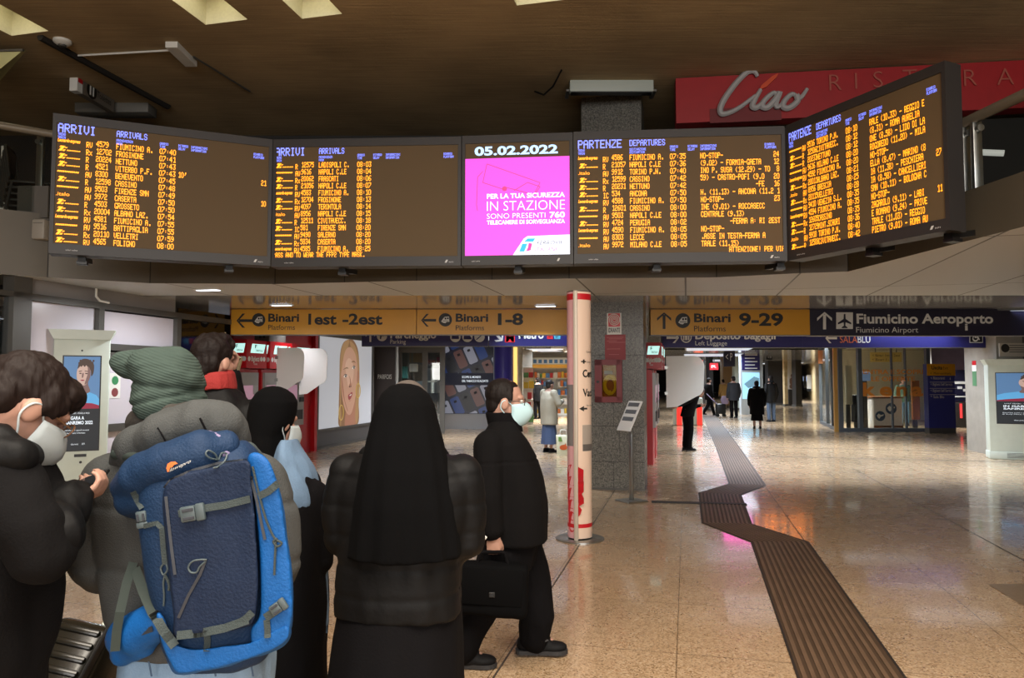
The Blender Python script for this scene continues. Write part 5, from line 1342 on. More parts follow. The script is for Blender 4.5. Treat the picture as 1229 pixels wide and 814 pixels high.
for i, (px, py, w, h, col, lb) in enumerate(((1044, 452, .4, .3, (120, 140, 170), 'blue lit screen on the shop counter'), (1093, 480, .26, 1.3, (160, 96, 36), 'orange leaning display in the shop window'), (1013.5, 462, .22, 1.3, (214, 208, 180), 'cream poster inside the shop window, at its left'), (1024, 490, .3, .9, (36, 34, 36), 'dark cabinet inside the shop window, at its left'))):
    c = W(px, py, 24.9); zb2 = max(0, c.z - h / 2)
    r = thing('shop_fitting', lb, 'fitting', (c.x, 24.9, zb2))
    mb = MB(); mb.rbox((c.x, 24.6 if i else 25.3, zb2 + h / 2), (w, .08 if i != 3 else .3, h), .02); mb.build('board', (mat('fitting_%d' % i, col, .5) if i else glow('fitting_screen', col, .4)), r)
    mb = MB(); mb.obox(Vector((c.x - w * .3, (24.65 if i else 25.36), 0)), UX * w * .6, UY * .04, UZ * (zb2 + .05)); mb.build('support', M_alu, r)
r = thing('sign_reflection', 'small yellow platform sign seen through the shop glass', 'sign', W(1064, 433, 29))  # reflection of the platform signs, built as a panel behind the glass
a = W(1045, 434.5, 29); b = W(1082, 423, 29)
mb = MB(); mb.obox(a, UX * (b.x - a.x), UY * .06, UZ * (b.z - a.z)); mb.build('panel', mat('reflection_yellow', (206, 180, 100), .5), r)
mb = MB(); 
for i, t_ in enumerate(('< Binari 1est - 2est', '< Binari 1 - 8')): mb.text(t_, W(1047, 428.2 + i * 5, 28.98), UX, UZ, .1, (33 - 9 * i) * 29 / FPX)
mb.build('lettering', M_ink, r)
for x in (a.x + .2, b.x - .2):
    mb = MB(); mb.obox(Vector((x, 29.02, b.z)), UX * .03, UY * .03, UZ * (ZC - b.z)); mb.build('hanger', M_alu, r)
l = bpy.data.lights.new('shop_lamp', 'AREA'); l.size = 1.6; l.energy = 260; l.spread = R(125); l.color = (1, .98, .94)
r = thing('shop_light', 'ceiling panel light inside the glazed shop on the right', 'ceiling light', Vector(((xk0 + xk1) / 2, 26.5, ZC)))
mb = MB(); mb.obox(Vector(((xk0 + xk1) / 2 - .6, 26, ZC - .03)), UX * 1.2, UY * 1, UZ * .03); mb.build('frame', M_white, r)
mb = MB(); mb.obox(Vector(((xk0 + xk1) / 2 - .55, 26.05, ZC - .035)), UX * 1.1, UY * .9, UZ * .01); mb.build('diffuser', glow('shop_diffuser_b', (250, 248, 240), .9), r)
o = bpy.data.objects.new('lamp', l); SC.collection.objects.link(o); o.parent = r; o.location = (0, 0, -.06)
# directory totem
YD = 23.0
a, b = W(1115.5, 521.5, YD), W(1145, 437, YD)
r = thing('directory_totem', 'blue directory totem with a yellow exit panel on top', 'totem', ((a.x + b.x) / 2, YD, 0))
w = b.x - a.x
mb = MB(); mb.obox(Vector((a.x, YD, .16)), UX * w, UY * .25, UZ * (b.z - .16)); mb.build('body', mat('directory_blue', (46, 52, 130), .4), r)
mb = MB(); mb.obox(Vector((a.x, YD, 0)), UX * w, UY * .25, UZ * .16); mb.build('foot', M_alu, r)
zz = W(1130, 451, YD).z
mb = MB(); mb.obox(Vector((a.x - .02, YD - .02, zz)), UX * (w + .04), UY * .02, UZ * (b.z - zz)); mb.build('yellow_panel', M_yel, r)
k = YD / FPX
mb = MB(); mb.text('Uscita', W(1118, 443.5, YD - .025), UX, UZ, .11, 13 * k, .03); mb.text('Exit', W(1132, 443.5, YD - .025), UX, UZ, .09, 6 * k); mb.text('<  Metropolitana', W(1116.5, 449.5, YD - .025), UX, UZ, .07, 25 * k); mb.build('black_lettering', M_ink, r)
mb = MB()
for t_, x0, x1, y_ in (('< Ristoranti', 1117, 1134, 455.5), ('i', 1140, 1141, 456), ('< Biglietti Self Service', 1117, 1143, 463), ('< Biglietti Self Service', 1117, 1143, 470.5), ('^ Sala Blu', 1117, 1133, 478)): mb.text(t_, W(x0, y_, YD - .005), UX, UZ, .085, (x1 - x0) * k)
for y_ in (459, 466.5, 474): mb.obox(W(1115.8, y_, YD - .004), UX * w, UY * .001, UZ * .012)
mb.build('white_lettering', M_lt, r)
# dark bay between the totem and the grey wall
back_wall('wall_back.004', 1116, 1175, 27.5, mat('lilac_tiles', (150, 134, 158), .5, var=.1, vscale=3))
back_wall('wall_back.005', 1150, 1166, 19.5, M_dark, 0, 2.86) if False else None
x0, x1 = W(1138, 455, 26).x, W(1166, 455, 26).x
for i, (z0, z1, m_, lb) in enumerate(((.9, 2.0, M_navy, 'dark navy shop sign in the bay beside the directory totem'), (.0, .85, M_dark, 'dark glazed counter in the bay beside the directory totem'))):
    r = thing('bay_fitting', lb, 'fitting', ((x0 + x1) / 2, 26, z0))
    mb = MB(); mb.obox(Vector((x0, 26 - .3 * i, z0)), UX * (x1 - x0), UY * .2, UZ * (z1 - z0)); mb.build('panel', m_, r)
    if not i:
        mb = MB()
        for j, (px, py, ww) in enumerate(((1146, 461, 14), (1149, 467, 6), (1156, 470, 5), (1145, 477, 15))): mb.obox(W(px, py, 25.98), UX * ww * .029, UY * .002, UZ * (.09 if j < 3 else .05))
        mb.build('lettering', M_lt, r)
        mb = MB(); mb.obox(Vector((x0 + .1, 26.05, 0)), UX * .08, UY * .08, UZ * .9); mb.build('post', M_alu, r)
    else:
        mb = MB(); q = W(1152.5, 502, 25.68); mb.obox(q, UX * .08, UY * .01, UZ * .5); mb.build('red_lamp', glow('red_lamp', (230, 60, 60), 1.2), r)
c = W(1141, 455, 25.0); r = thing('shop_light', 'ceiling panel light in the bay beside the directory totem', 'ceiling light', Vector((c.x, 25.0, ZC)))  # lamp added so the lilac tiles of the bay show
mb = MB(); mb.obox(Vector((c.x - .4, 24.7, ZC - .03)), UX * .8, UY * .6, UZ * .03); mb.build('frame', M_white, r)
mb = MB(); mb.obox(Vector((c.x - .35, 24.75, ZC - .035)), UX * .7, UY * .5, UZ * .01); mb.build('diffuser', M_lpan, r)
l = bpy.data.lights.new('shop_lamp', 'AREA'); l.size = .6; l.energy = 70; l.spread = R(120); o = bpy.data.objects.new('lamp', l); SC.collection.objects.link(o); o.parent = r; o.location = (0, 0, -.06)
# far end of the hall: directory kiosk, pillars, marble wall
YF = 35
a, b = W(890, 499, YF), W(915, 415, YF)
r = thing('far_kiosk', 'far kiosk with a pale blue lit map and a directory above', 'kiosk', ((a.x + b.x) / 2, YF, 0))
w = b.x - a.x; k = YF / FPX
mb = MB(); mb.obox(Vector((a.x, YF, 0)), UX * w, UY * .3, UZ * (b.z + .1)); mb.build('body', mat('far_kiosk_white', (176, 184, 188), .4), r)
q = W(891.5, 479, YF - .02); mb = MB(); mb.obox(q, UX * 20.5 * k, UY * .02, UZ * 31.5 * k); mb.build('screen', glow('far_screen', (160, 214, 240), 1.1), r)
mb = MB(); mb.add([W(893, 461, YF - .03), W(905, 452, YF - .03), W(911, 454, YF - .03), W(911, 462, YF - .03), W(898, 466, YF - .03)][::-1], [list(range(5))]); mb.build('map_print', glow('map_print_lit', (110, 150, 170), .8), r)
q = W(890.5, 444.5, YF - .02); mb = MB(); mb.obox(q, UX * 21.5 * k, UY * .02, UZ * 23 * k); mb.build('directory', M_blue, r)
q = W(890.5, 421.5, YF - .03); mb = MB(); mb.obox(q, UX * 21.5 * k, UY * .02, UZ * 4 * k); mb.build('yellow_panel', M_yel, r)
mb = MB()
for i in range(5): mb.obox(W(894, 426.8 + i * 4, YF - .03), UX * (15 - 3 * (i % 2)) * k, UY * .002, UZ * 1.3 * k)
mb.build('lettering', M_lt, r)
M_pil = mat('dark_stone_pillar', (44, 42, 42), .4)
def pillar(lb, px0, px1, Y, m, d=.6, name='pillar', cat='pillar'):
    a, b = W(px0, 455, Y).x, W(px1, 455, Y).x
    r = thing(name, lb, cat, ((a + b) / 2, Y, 0), 0, 'pillars in the far hall')
    mb = MB(); mb.obox(Vector((a, Y, 0)), UX * (b - a), UY * d, UZ * ZC); mb.build('shaft', m, r)
    mb = MB(); mb.obox(Vector((a - .03, Y - .03, 0)), UX * (b - a + .06), UY * (d + .06), UZ * .12); mb.build('base', M_alu, r)
    return r
pillar('dark wide pillar right of the far lit kiosk', 922, 940, 48, M_pil)
pillar('slim cream pillar in the far hall', 941.5, 945.5, 46, M_cream, .3)
pillar('dark pillar before the marble wall', 955, 962, 45, M_pil)
pillar('grey steel pillar left of the far lit kiosk', 881.5, 888, 40, M_kio, .4)
pillar('brown pillar behind the walking man in the far hall', 868, 879, 43, mat('brown_pillar', (140, 112, 76), .5))
pillar('dark pillar at the left of the far hall', 851, 856, 40, M_pil)
pillar('dark pillar further left in the far hall', 843, 846.5, 46, M_pil)
r = thing('far_poster', 'tall white poster of a seated figure beyond the pillars', 'poster', W(950, 470, 47)); a, b = W(946, 467.5, 47), W(955, 415, 47)
mb = MB(); mb.obox(a, UX * (b.x - a.x), UY * .1, UZ * (b.z - a.z)); mb.build('panel', mat('far_poster', (214, 208, 198), .5), r)
k = 47 / FPX
mb = MB(); 
for dx, dy, rx, rz in ((950.5, 451, 1.6, 2), (950.5, 458, 3, 5), (951, 464, 3.6, 3)): q = W(dx, dy, 46.98); mb.poly([(rx * k * math.cos(i * .52), rz * k * math.sin(i * .52)) for i in range(12)], q - UY * .001 * dy * .01, UX, UZ)
mb.build('figure_print', mat('far_figure', (130, 100, 84), .5), r)
mb = MB(); mb.obox(Vector((a.x, 46.9, 0)), UX * (b.x - a.x), UY * .3, UZ * a.z); mb.build('plinth', M_pil, r)
mA, mB_ = G(964, 473.5), G(984, 487.5)
dv = (mB_ - mA); ln = dv.length; dv.normalize(); nn = Vector((dv.y, -dv.x, 0))
if nn.x > 0: nn = -nn
mb = MB(); mb.obox(mA - dv * 3, dv * (ln + 3 + 9), -nn * .2, UZ * ZC); struct(mb, 'wall_right.004', M_cream)
for i, (px, py) in enumerate(((968, 480), (972.5, 483))):
    f = .35 + .25 * i; q = mA + dv * (ln * f)
    r = thing('wall_terminal', ['left lit wall terminal on the far marble wall', 'right lit wall terminal on the far marble wall'][i], 'terminal', q + nn * .1, 0, 'terminals on the marble wall')
    mb = MB(); mb.obox(q + nn * .3 + UZ * .9, dv * 1.1, -nn * .3, UZ * 1.1); mb.build('case', M_white, r)
    mb = MB(); mb.obox(q + nn * .32 + dv * .1 + UZ * 1.5, dv * .9, -nn * .02, UZ * .4); mb.build('screen', glow('terminal_%d' % i, (170, 190, 230), .9), r)
    mb = MB(); mb.obox(q + nn * .3 + UZ * .7, dv * 1.1, -nn * .3, UZ * .2); mb.build('foot', M_black, r)
back_wall('wall_back.006', 700, 1300, 92, mat('far_end_wall', (96, 92, 90), .7))
back_wall('wall_back.007', 826, 850, 62, mat('bright_far_end', (180, 184, 190), .6))
# red led display and other far signs
r = thing('led_display', 'orange led display hanging at the far left of the hall', 'display', W(838, 437, 38)); a, b = W(830, 437.5, 38), W(846, 432, 38)
mb = MB(); mb.obox(a, UX * (b.x - a.x), UY * .1, UZ * (b.z - a.z)); mb.build('housing', M_black, r)
mb = MB(); 
for i in range(2): mb.led('TRENI OUT'[i * 4:i * 4 + 5], W(832 , 432.6 + i * 2.4, 37.98), UX, UZ, .06 * .3, .013)
mb.obox(W(834, 436.8, 37.985), UX * .42, UY * .002, UZ * .14)
mb.build('led_text', glow('red_led', (255, 90, 30), 2.0), r)
for x in (a.x + .1, b.x - .1):
    mb = MB(); mb.obox(Vector((x, 38.03, b.z)), UX * .03, UY * .03, UZ * max(.02, ZC - b.z)); mb.build('hanger', M_alu, r)
for i, (x0, x1, y0, y1, Y, m_, lb) in enumerate(((869, 882, 417, 440, 32, M_navy, 'dark hanging sign left of the far lit kiosk'), (852, 862, 436, 444, 38, M_red, 'small red sign deep in the hall'), (920, 927, 426, 432, 40, M_black, 'small black hanging sign right of the far lit kiosk'))):
    a, b = W(x0, y1, Y), W(x1, y0, Y); r = thing('far_sign', lb, 'sign', ((a.x + b.x) / 2, Y, a.z))
    mb = MB(); mb.obox(a, UX * (b.x - a.x), UY * .1, UZ * (b.z - a.z)); mb.build('panel', m_, r)
    mb = MB(); mb.text('< P' if i != 1 else 'R', a + UZ * (b.z - a.z) * .3 + UX * .08 - UY * .003, UX, UZ, (b.z - a.z) * .4, (b.x - a.x) * .6); mb.build('lettering', M_lt, r)
    mb = MB(); mb.obox(Vector(((a.x + b.x) / 2, Y + .03, b.z - .01)), UX * .04, UY * .04, UZ * max(.02, ZC - b.z + .01)); mb.build('hanger', M_alu, r)
for i, (px, lb) in enumerate(((813, 'left glowing red foot light of the far gates'), (837, 'right glowing red foot light of the far gates'))):
    c = W(px, 455, 27); r = thing('gate_post', lb, 'gate post', (c.x, 27, 0), 0, 'far gate posts')
    mb = MB(); mb.rbox((c.x, 27, .5), (.26, .5, 1.0), .04); mb.build('cabinet', M_kio, r)
    mb = MB(); mb.obox(Vector((c.x - .09, 26.74, .02)), UX * .18, UY * .01, UZ * .75); mb.build('red_light', glow('gate_red_%d' % i, (255, 50, 40), 1.4), r)
    mb = MB(); mb.obox(Vector((c.x - .04, 26.8, 1.0)), UX * .08, UY * .3, UZ * .9); mb.build('arm', M_white, r)
# ================================================================== MEZZANINE AND UPPER CEILING FITTINGS
p0, p1 = G(811, 94, 6.08), G(1229, 72, 6.08)
rd = (p1 - p0).normalized(); rn = rd.cross(UZ)           # rn faces the viewer
def RP(px, py, off=.0):
    """point on the red sign's face plane"""
    u = (px - CXP) / FPX
    # intersect the pixel's ray with the vertical plane through p0 along rd
    Y = (p0.x * rd.y - p0.y * rd.x) / (u * 1.0 * rd.y - rd.x); v = W(px, py, Y)
    for _ in range(3):
        k_ = (CYP - py) / FPX; uu = u / (math.cos(TH) - k_ * math.sin(TH))
        Y = (p0.x * rd.y - p0.y * rd.x) / (uu * rd.y - rd.x); v = W(px, py, Y)
    return v + rn * off
zb0 = RP(811, 148).z
r = thing('restaurant_sign', 'long red restaurant sign with white script above the screens', 'sign', Vector((p0.x, p0.y, zb0)))
mb = MB(); mb.obox(Vector((p0.x, p0.y, zb0)), rd * 9.5, -rn * .25, UZ * (6.08 - zb0)); mb.build('panel', mat('sign_red', (158, 22, 28), .45, var=.05), r)
mb = MB(); mb.obox(RP(852, 148, .01) * 1 + Vector((0, 0, 0)), rd * 1.0, -rn * .02, UZ * (RP(852, 131).z - RP(852, 148).z)); mb.build('lower_patch', mat('sign_dark_red', (112, 20, 25), .5), r)
cx_ = lambda x, y: RP(780 + x / 2.737, y / 2.737, .05)
def ribbon(mb, pts, rad, closed=False):
    q = smoothpts(pts, 5) if closed else None
    if not closed:
        ext = [(2 * pts[0][0] - pts[1][0], 2 * pts[0][1] - pts[1][1])] + pts + [(2 * pts[-1][0] - pts[-2][0], 2 * pts[-1][1] - pts[-2][1])]
        q = []
        for i in range(1, len(ext) - 2):
            a, b, c, d = ext[i - 1:i + 3]
            for t in (0, .2, .4, .6, .8):
                q.append(tuple(.5 * (2 * b[k] + (c[k] - a[k]) * t + (2 * a[k] - 5 * b[k] + 4 * c[k] - d[k]) * t * t + (3 * b[k] - a[k] - 3 * c[k] + d[k]) * t ** 3) for k in (0, 1)))
        q.append(pts[-1])
    P = [cx_(*p) for p in q]; n = len(P)
    mb.tube(P, [rad * (.55 + .45 * math.sin(math.pi * (i + 1) / (n + 1))) for i in range(n)], 7)
scr = mat('script_white', (170, 168, 168), .4)
for nm, pts in (('script_letter_c', [(352, 256), (340, 240), (315, 244), (275, 285), (240, 335), (229, 366), (240, 379), (285, 362), (345, 318)]), ('script_letter_i', [(362, 298), (338, 340), (336, 356), (352, 356), (378, 330)]), ('script_letter_a', [(418, 316), (402, 310), (374, 334), (366, 354), (384, 357), (410, 330), (424, 308), (412, 344), (418, 356), (446, 332)]), ('script_letter_o', [(478, 318), (462, 314), (438, 338), (436, 356), (456, 358), (482, 336), (478, 316), (492, 326), (514, 296)])):
    mb = MB(); ribbon(mb, pts, .045); mb.build(nm, scr, r, True)
mb = MB(); a = [cx_(*p) for p in ((357, 299), (364, 284), (400, 254), (420, 244), (414, 258), (380, 290))]; mb.add(a + [q - rn * .04 for q in a], [[0, 1, 2, 3, 4, 5][::-1], [6, 7, 8, 9, 10, 11]] + [[i, (i + 1) % 6, 6 + (i + 1) % 6, 6 + i] for i in range(6)]); mb.build('script_accent', mat('accent_orange', (206, 74, 34), .5), r)
for ch, px, py in (('R', 995, 109.5), ('I', 1026, 107.5), ('S', 1048, 106), ('T', 1083, 104), ('O', 1116, 104), ('R', 1156.5, 104), ('A', 1196, 103)):
    o = RP(px, py, .02); mb = MB(); mb.text(ch, o, rd, UZ, .235, None, -.012); mb.build('letter_' + ch.lower(), mat('letter_rose', (166, 82, 68), .5), r)
mb = MB(); mb.obox(RP(790, 152, -.3) - UZ * 1.7, rd * 10, -rn * .1, UZ * 1.7); struct(mb, 'wall_back.008', M_dark)
# long unlit lamp on the column top
r = thing('long_lamp', 'long white lamp housing on the column, above the date screen', 'lamp', W(734, 111, 10.7))
a, b = W(684, 109.5, 10.7), W(784.5, 92, 10.7)
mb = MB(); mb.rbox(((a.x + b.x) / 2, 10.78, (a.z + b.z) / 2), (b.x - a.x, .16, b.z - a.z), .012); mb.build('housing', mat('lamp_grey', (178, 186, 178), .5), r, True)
mb = MB(); mb.obox(Vector((a.x + .02, 10.72, a.z - .012)), UX * (b.x - a.x - .04), UY * .12, UZ * .012); mb.build('underside', M_black, r)
for x in (a.x - .05, b.x):
    mb = MB(); mb.obox(Vector((x, 10.75, a.z + .02)), UX * .05, UY * .3, UZ * .03); mb.build('end_bracket', M_steel, r)
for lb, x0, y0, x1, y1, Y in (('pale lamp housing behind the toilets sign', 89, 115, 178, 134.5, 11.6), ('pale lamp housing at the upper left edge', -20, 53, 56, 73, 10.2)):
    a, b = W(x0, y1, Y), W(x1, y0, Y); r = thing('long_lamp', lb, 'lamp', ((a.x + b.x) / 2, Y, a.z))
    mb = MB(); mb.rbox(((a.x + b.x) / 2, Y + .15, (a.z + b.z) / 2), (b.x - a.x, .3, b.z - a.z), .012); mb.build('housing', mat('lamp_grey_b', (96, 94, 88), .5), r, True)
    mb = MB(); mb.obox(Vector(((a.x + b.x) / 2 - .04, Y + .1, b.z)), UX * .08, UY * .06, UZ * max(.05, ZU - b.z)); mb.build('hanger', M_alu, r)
# toilets sign
r = thing('toilets_sign', 'small double sided toilets sign hanging at the upper left', 'sign', W(116, 130, 10.9))
a0, a1 = W(100, 113, 10.75), W(137, 130, 11.5); h = W(100, 92, 10.75).z - a0.z
d_ = Vector((a1.x - a0.x, a1.y - a0.y, 0)); dn = d_.normalized(); nn = dn.cross(UZ)
mb = MB(); mb.obox(a0, d_, -nn * .1, UZ * h); mb.build('panel', mat('sign_grey', (104, 96, 86), .5), r)
mb = MB(); mb.obox(a0 - dn * .14 + nn * .0, dn * .12, -nn * .12, UZ * h); mb.build('white_end', M_white, r)
mb = MB(); mb.obox(a0 - dn * .13 + nn * .004 + UZ * h * .5, dn * .1, nn * .003, UZ * h * .5); mb.build('red_end', M_red, r)
mb = MB(); mb.text('Toilettes', a0 + dn * (d_.length * .42) + UZ * h * .28 + nn * .004, dn, UZ, .10, d_.length * .46); mb.build('lettering', M_ink, r)
mb = MB(); mb.disc(a0 + dn * (d_.length * .25) + UZ * h * .45 + nn * .004, .12, dn, UZ); mb.build('pictogram_disc', M_ink, r)
for q in (-.035, .035):
    mb = MB(); mb.obox(a0 + dn * (d_.length * .25 + q - .015) + UZ * (h * .45 - .07) + nn * .005, dn * .03, nn * .002, UZ * .14); mb.build('pictogram_figure', M_white, r)
mb = MB(); mb.obox(a0 + d_ * .5 - nn * .05 + UZ * h, dn * .04, -nn * .04, UZ * (ZU - a0.z - h)); mb.build('hanger', M_black, r)
r = thing('awning', 'cream awning corner at the upper left edge', 'awning', W(8, 80, 9.4))
a, b, c = W(-60, 62, 9.4), W(28, 60, 9.4), W(-5, 98, 9.9)
mb = MB(); q = [a, b, c, W(-70, 140, 9.9)]; mb.add(q + [p + Vector((0, .06, .02)) for p in q], [[3, 2, 1, 0], [4, 5, 6, 7], [0, 1, 5, 4], [1, 2, 6, 5], [2, 3, 7, 6], [3, 0, 4, 7]]); mb.build('cloth', mat('awning_cream', (206, 204, 150), .7), r)
mb = MB(); mb.tube([a, b], .018, 8); mb.build('bar', M_steel, r)
# smoke detector, conduit and junction box
c = G(75, 48.5, ZU); r = thing('smoke_detector', 'small white smoke detector on the ceiling at the left', 'detector', c)
mb = MB(); mb.tube([c + UZ * .0, c - UZ * .03, c - UZ * .06], [.11, .11, .07], 20); mb.build('body', M_white, r, True)
mb = MB(); mb.tube([c - UZ * .055, c - UZ * .085], .045, 14); mb.build('sensor', M_alu, r, True)
c = G(219, 62, ZU); r = thing('junction_box', 'small white junction box on the ceiling', 'junction box', c)
mb = MB(); mb.obox(c - UX * .09 - UY * .3 - UZ * .08, UX * .16, UY * .6, UZ * .08); mb.build('case', M_white, r)
for px, py, q_, w_, m_ in ((88, 67, (212, 60), .014, M_white), (232, 68, (300, 110), .012, M_alu), (48, 44, (202, 128), .05, M_dark)):
    a, b = G(px, py, ZU - .02), G(*q_, ZU - .02)
    single(MB().tube([a, b], w_, 6), 'ceiling_conduit', m_, {88: 'thin white conduit running to the ceiling junction box', 232: 'thin dark conduit leading away from the junction box', 48: 'thick dark conduit along the left of the ceiling'}[px], 'conduit')
a = G(674, 84, ZU - .02); b = G(642, 110, ZU - .02)
single(MB().tube([a, a.lerp(b, .3) - UZ * .14, a.lerp(b, .65) - UZ * .16, b], .014, 6), 'loose_cable', M_black, 'loose black cable sagging from the ceiling left of the lamp', 'cable', smooth=True)

# railings
M_rail = mat('rail_wood_grey', (120, 112, 98), .4, .2)
def railing(lb, pts, zt_, zbs, posts):
    r = thing('glass_railing', lb, 'railing', pts[0] * 1, 0, 'mezzanine railings')
    for i in range(len(pts) - 1):
        a, b = pts[i], pts[i + 1]; d = (b - a); n = d.normalized().cross(UZ)
        A, B_ = Vector((a.x, a.y, zbs)), Vector((b.x, b.y, zbs))
        mb = MB(); mb.obox(A + UZ * .02, d * .995, -n * .015, UZ * (zt_ - zbs - .06)); mb.build('pane', M_railglass, r)
        mb = MB(); mb.tube([Vector((a.x, a.y, zt_)), Vector((b.x, b.y, zt_))], .045, 12); mb.build('handrail', M_rail, r, True)
    for q in posts:
        q = Vector(q); mb = MB(); mb.rbox((q.x, q.y + .05, (zbs + zt_) / 2), (.08, .05, zt_ - zbs), .01); mb.build('post', M_steel, r, True)
        mb = MB(); mb.tube([(q.x, q.y - .02, zt_ - .1), (q.x, q.y + .06, zt_ - .1)], .03, 12); mb.build('clamp', M_steel, r, True)
    return r
M_railglass = glass('rail_glass', (.80, .82, .80), .0, .02, .12)
rt = [G(px, py, ZC) for px, py in ((1019, 326), (1150, 292), (1229, 272), (1330, 245))]
rz_ = W(1150, 150, rt[1].y).z
railing('glass railing of the mezzanine at the right edge', [p + UX * .05 for p in rt], rz_, 3.29, [rt[1] + UX * .06 + (rt[2] - rt[1]) * .12, rt[1] + UX * .06 + (rt[2] - rt[1]) * .3])
lt = [G(px, py, ZC) for px, py in ((-160, 318), (57, 333), (180, 340))]
rzl = W(20, 160, lt[1].y).z
q38 = W(38, 300, lt[1].y - .05)
railing('glass railing of the mezzanine at the left edge', [p + UY * .05 for p in lt], rzl, 3.6, [(q38.x, q38.y + .05, 0)])
r = thing('light_tube', 'white tube light seen through the right railing', 'light', W(1180, 182, 8.2)); a, b = W(1146, 181.5, 8.2), W(1205, 184, 8.0)
mb = MB(); mb.tube([a, b], .035, 12); mb.build('tube', glow('tube_white', (215, 214, 208), .75), r, True)
mb = MB(); mb.obox(Vector((a.x - .03, a.y, 3.27)), UX * .06, UY * .06, UZ * (a.z - 3.25)); mb.build('stand', M_alu, r)
r = thing('white_post', 'short white post behind the right railing', 'post', W(1160, 232, 7.9)); a = W(1161, 232, 7.9)
mb = MB(); mb.rbox((a.x, a.y, (3.27 + a.z + .6) / 2), (.07, .07, a.z + .6 - 3.27), .015); mb.build('shaft', M_white, r, True)
mb = MB(); mb.rbox((a.x, a.y, 3.29), (.16, .16, .04), .01); mb.build('foot', M_alu, r)
# grey sheet on the left railing and white box on the fascia
a, b = W(20, 261, lt[1].y - .06), W(58, 223, lt[1].y - .06)
r = thing('grey_board', 'plain grey board fixed to the left railing', 'board', ((a.x + b.x) / 2, a.y, a.z))
mb = MB(); mb.obox(a, UX * (b.x - a.x), UY * .03, UZ * (b.z - a.z)); mb.build('sheet', mat('grey_board', (92, 90, 86), .5), r)
mb = MB(); mb.obox(Vector((a.x + .1, a.y - .003, b.z - .06)), UX * .04, UY * .005, UZ * .03); mb.build('screw_plate', M_steel, r)
a, b = W(37.5, 287, lt[1].y - .13), W(54, 263, lt[1].y - .13)
r = thing('white_box', 'small white box on the left mezzanine fascia', 'box', ((a.x + b.x) / 2, a.y, a.z))
mb = MB(); mb.rbox(((a.x + b.x) / 2, a.y + .06, (a.z + b.z) / 2), (b.x - a.x, .14, b.z - a.z), .02); mb.build('case', mat('box_white', (150, 145, 136), .5), r, True)
mb = MB(); mb.obox(Vector((a.x + .02, a.y - .012, b.z - .05)), UX * (b.x - a.x - .04), UY * .004, UZ * .006); mb.build('lid_seam', M_alu, r)
# stacked black chairs on the left mezzanine
M_chair = mat('chair_black', (46, 46, 47), .45)
ch0 = W(33, 262, lt[1].y + .62); ch0 = Vector((ch0.x, ch0.y, 3.27))
r = thing('stacking_chair', 'lowest black chair of the stack behind the left railing', 'chair', ch0, R(-70), 'stacked chairs on the mezzanine')
mb = MB(); mb.rbox((0, 0, .45), (.44, .44, .03), .012); mb.build('seat', M_chair, r, True, world=False)
mb = MB(); mb.tube([(-.21, -.22, .5), (-.2, -.27, .86), (-.15, -.28, .90), (.15, -.28, .90), (.2, -.27, .86), (.21, -.22, .5)], .02, 8); mb.rbox((0, -.262, .74), (.38, .02, .26), .008); mb.build('backrest', M_chair, r, True, world=False)
for x in (-1, 1):
    for y in (-1, 1): mb = MB(); mb.tube([(x * .2, y * .19, .44), (x * .25, y * .25, 0)], .018, 8); mb.build('leg', M_chair, r, True, world=False)
for i in range(1, 6):
    dup(r, ch0 + Vector((0, .0, .075 * i)) + Vector((.014 * i, 0, 0)), R(-70), ['second', 'third', 'fourth', 'fifth', 'topmost'][i - 1] + ' black chair of the stack behind the left railing' if i < 5 else 'topmost black chair of the stack behind the left railing')
for i, (px, y0, y1) in enumerate(((6, 176, 255), (18, 240, 262))):
    a, b = W(px - 5, y1, 10.2), W(px + 5, y0, 10.2); r = thing('mezzanine_post', ['tall pale post behind the stacked chairs', 'short tan post behind the stacked chairs'][i], 'post', ((a.x + b.x) / 2, 10.2, 3.27))
    mb = MB(); mb.rbox(((a.x + b.x) / 2, 10.2, (3.27 + b.z) / 2), (b.x - a.x, .1, b.z - 3.27), .01); mb.build('shaft', M_white if not i else M_cream, r)
    mb = MB(); mb.rbox(((a.x + b.x) / 2, 10.2, 3.29), (b.x - a.x + .08, .2, .04), .01); mb.build('foot', M_alu, r)
# ================================================================== PEOPLE
M_skin = mat('skin', (166, 128, 112), .5, spec=.35, var=.06, vscale=18)
M_coatk = mat('black_wool', (13, 12, 13), .9, spec=.12, bump=.25, bscale=160)
M_puffk = mat('black_nylon', (12, 12, 13), .6, spec=.16, bump=.15, bscale=60)
M_trk = mat('black_cloth', (11, 10, 12), .9, spec=.1, bump=.2, bscale=120)
M_shoe = mat('shoe_black', (13, 13, 15), .7, spec=.2)
M_sole = mat('shoe_sole', (40, 40, 42), .6)
M_hairk = mat('dark_brown_hair', (20, 14, 12), .65, spec=.2, bump=.6, bscale=40, stretch=(1, 1, .25))
M_hairb = mat('brown_hair', (25, 15, 12), .65, spec=.2, bump=.6, bscale=40, stretch=(1, 1, .25))
M_mask = mat('mask_white', (168, 178, 182), .7, bump=.1, bscale=90)
M_rim = mat('spectacle_rim', (46, 34, 30), .4)
def folds(a=.004, f=6, g=18, sz=.4):
    def d(co, n): return a * noise.noise(Vector((co.x * f, co.y * f, co.z * f * sz))) * 1.6 + a * .5 * noise.noise(Vector((co.x * g, co.y * g, co.z * g * sz)))
    return d
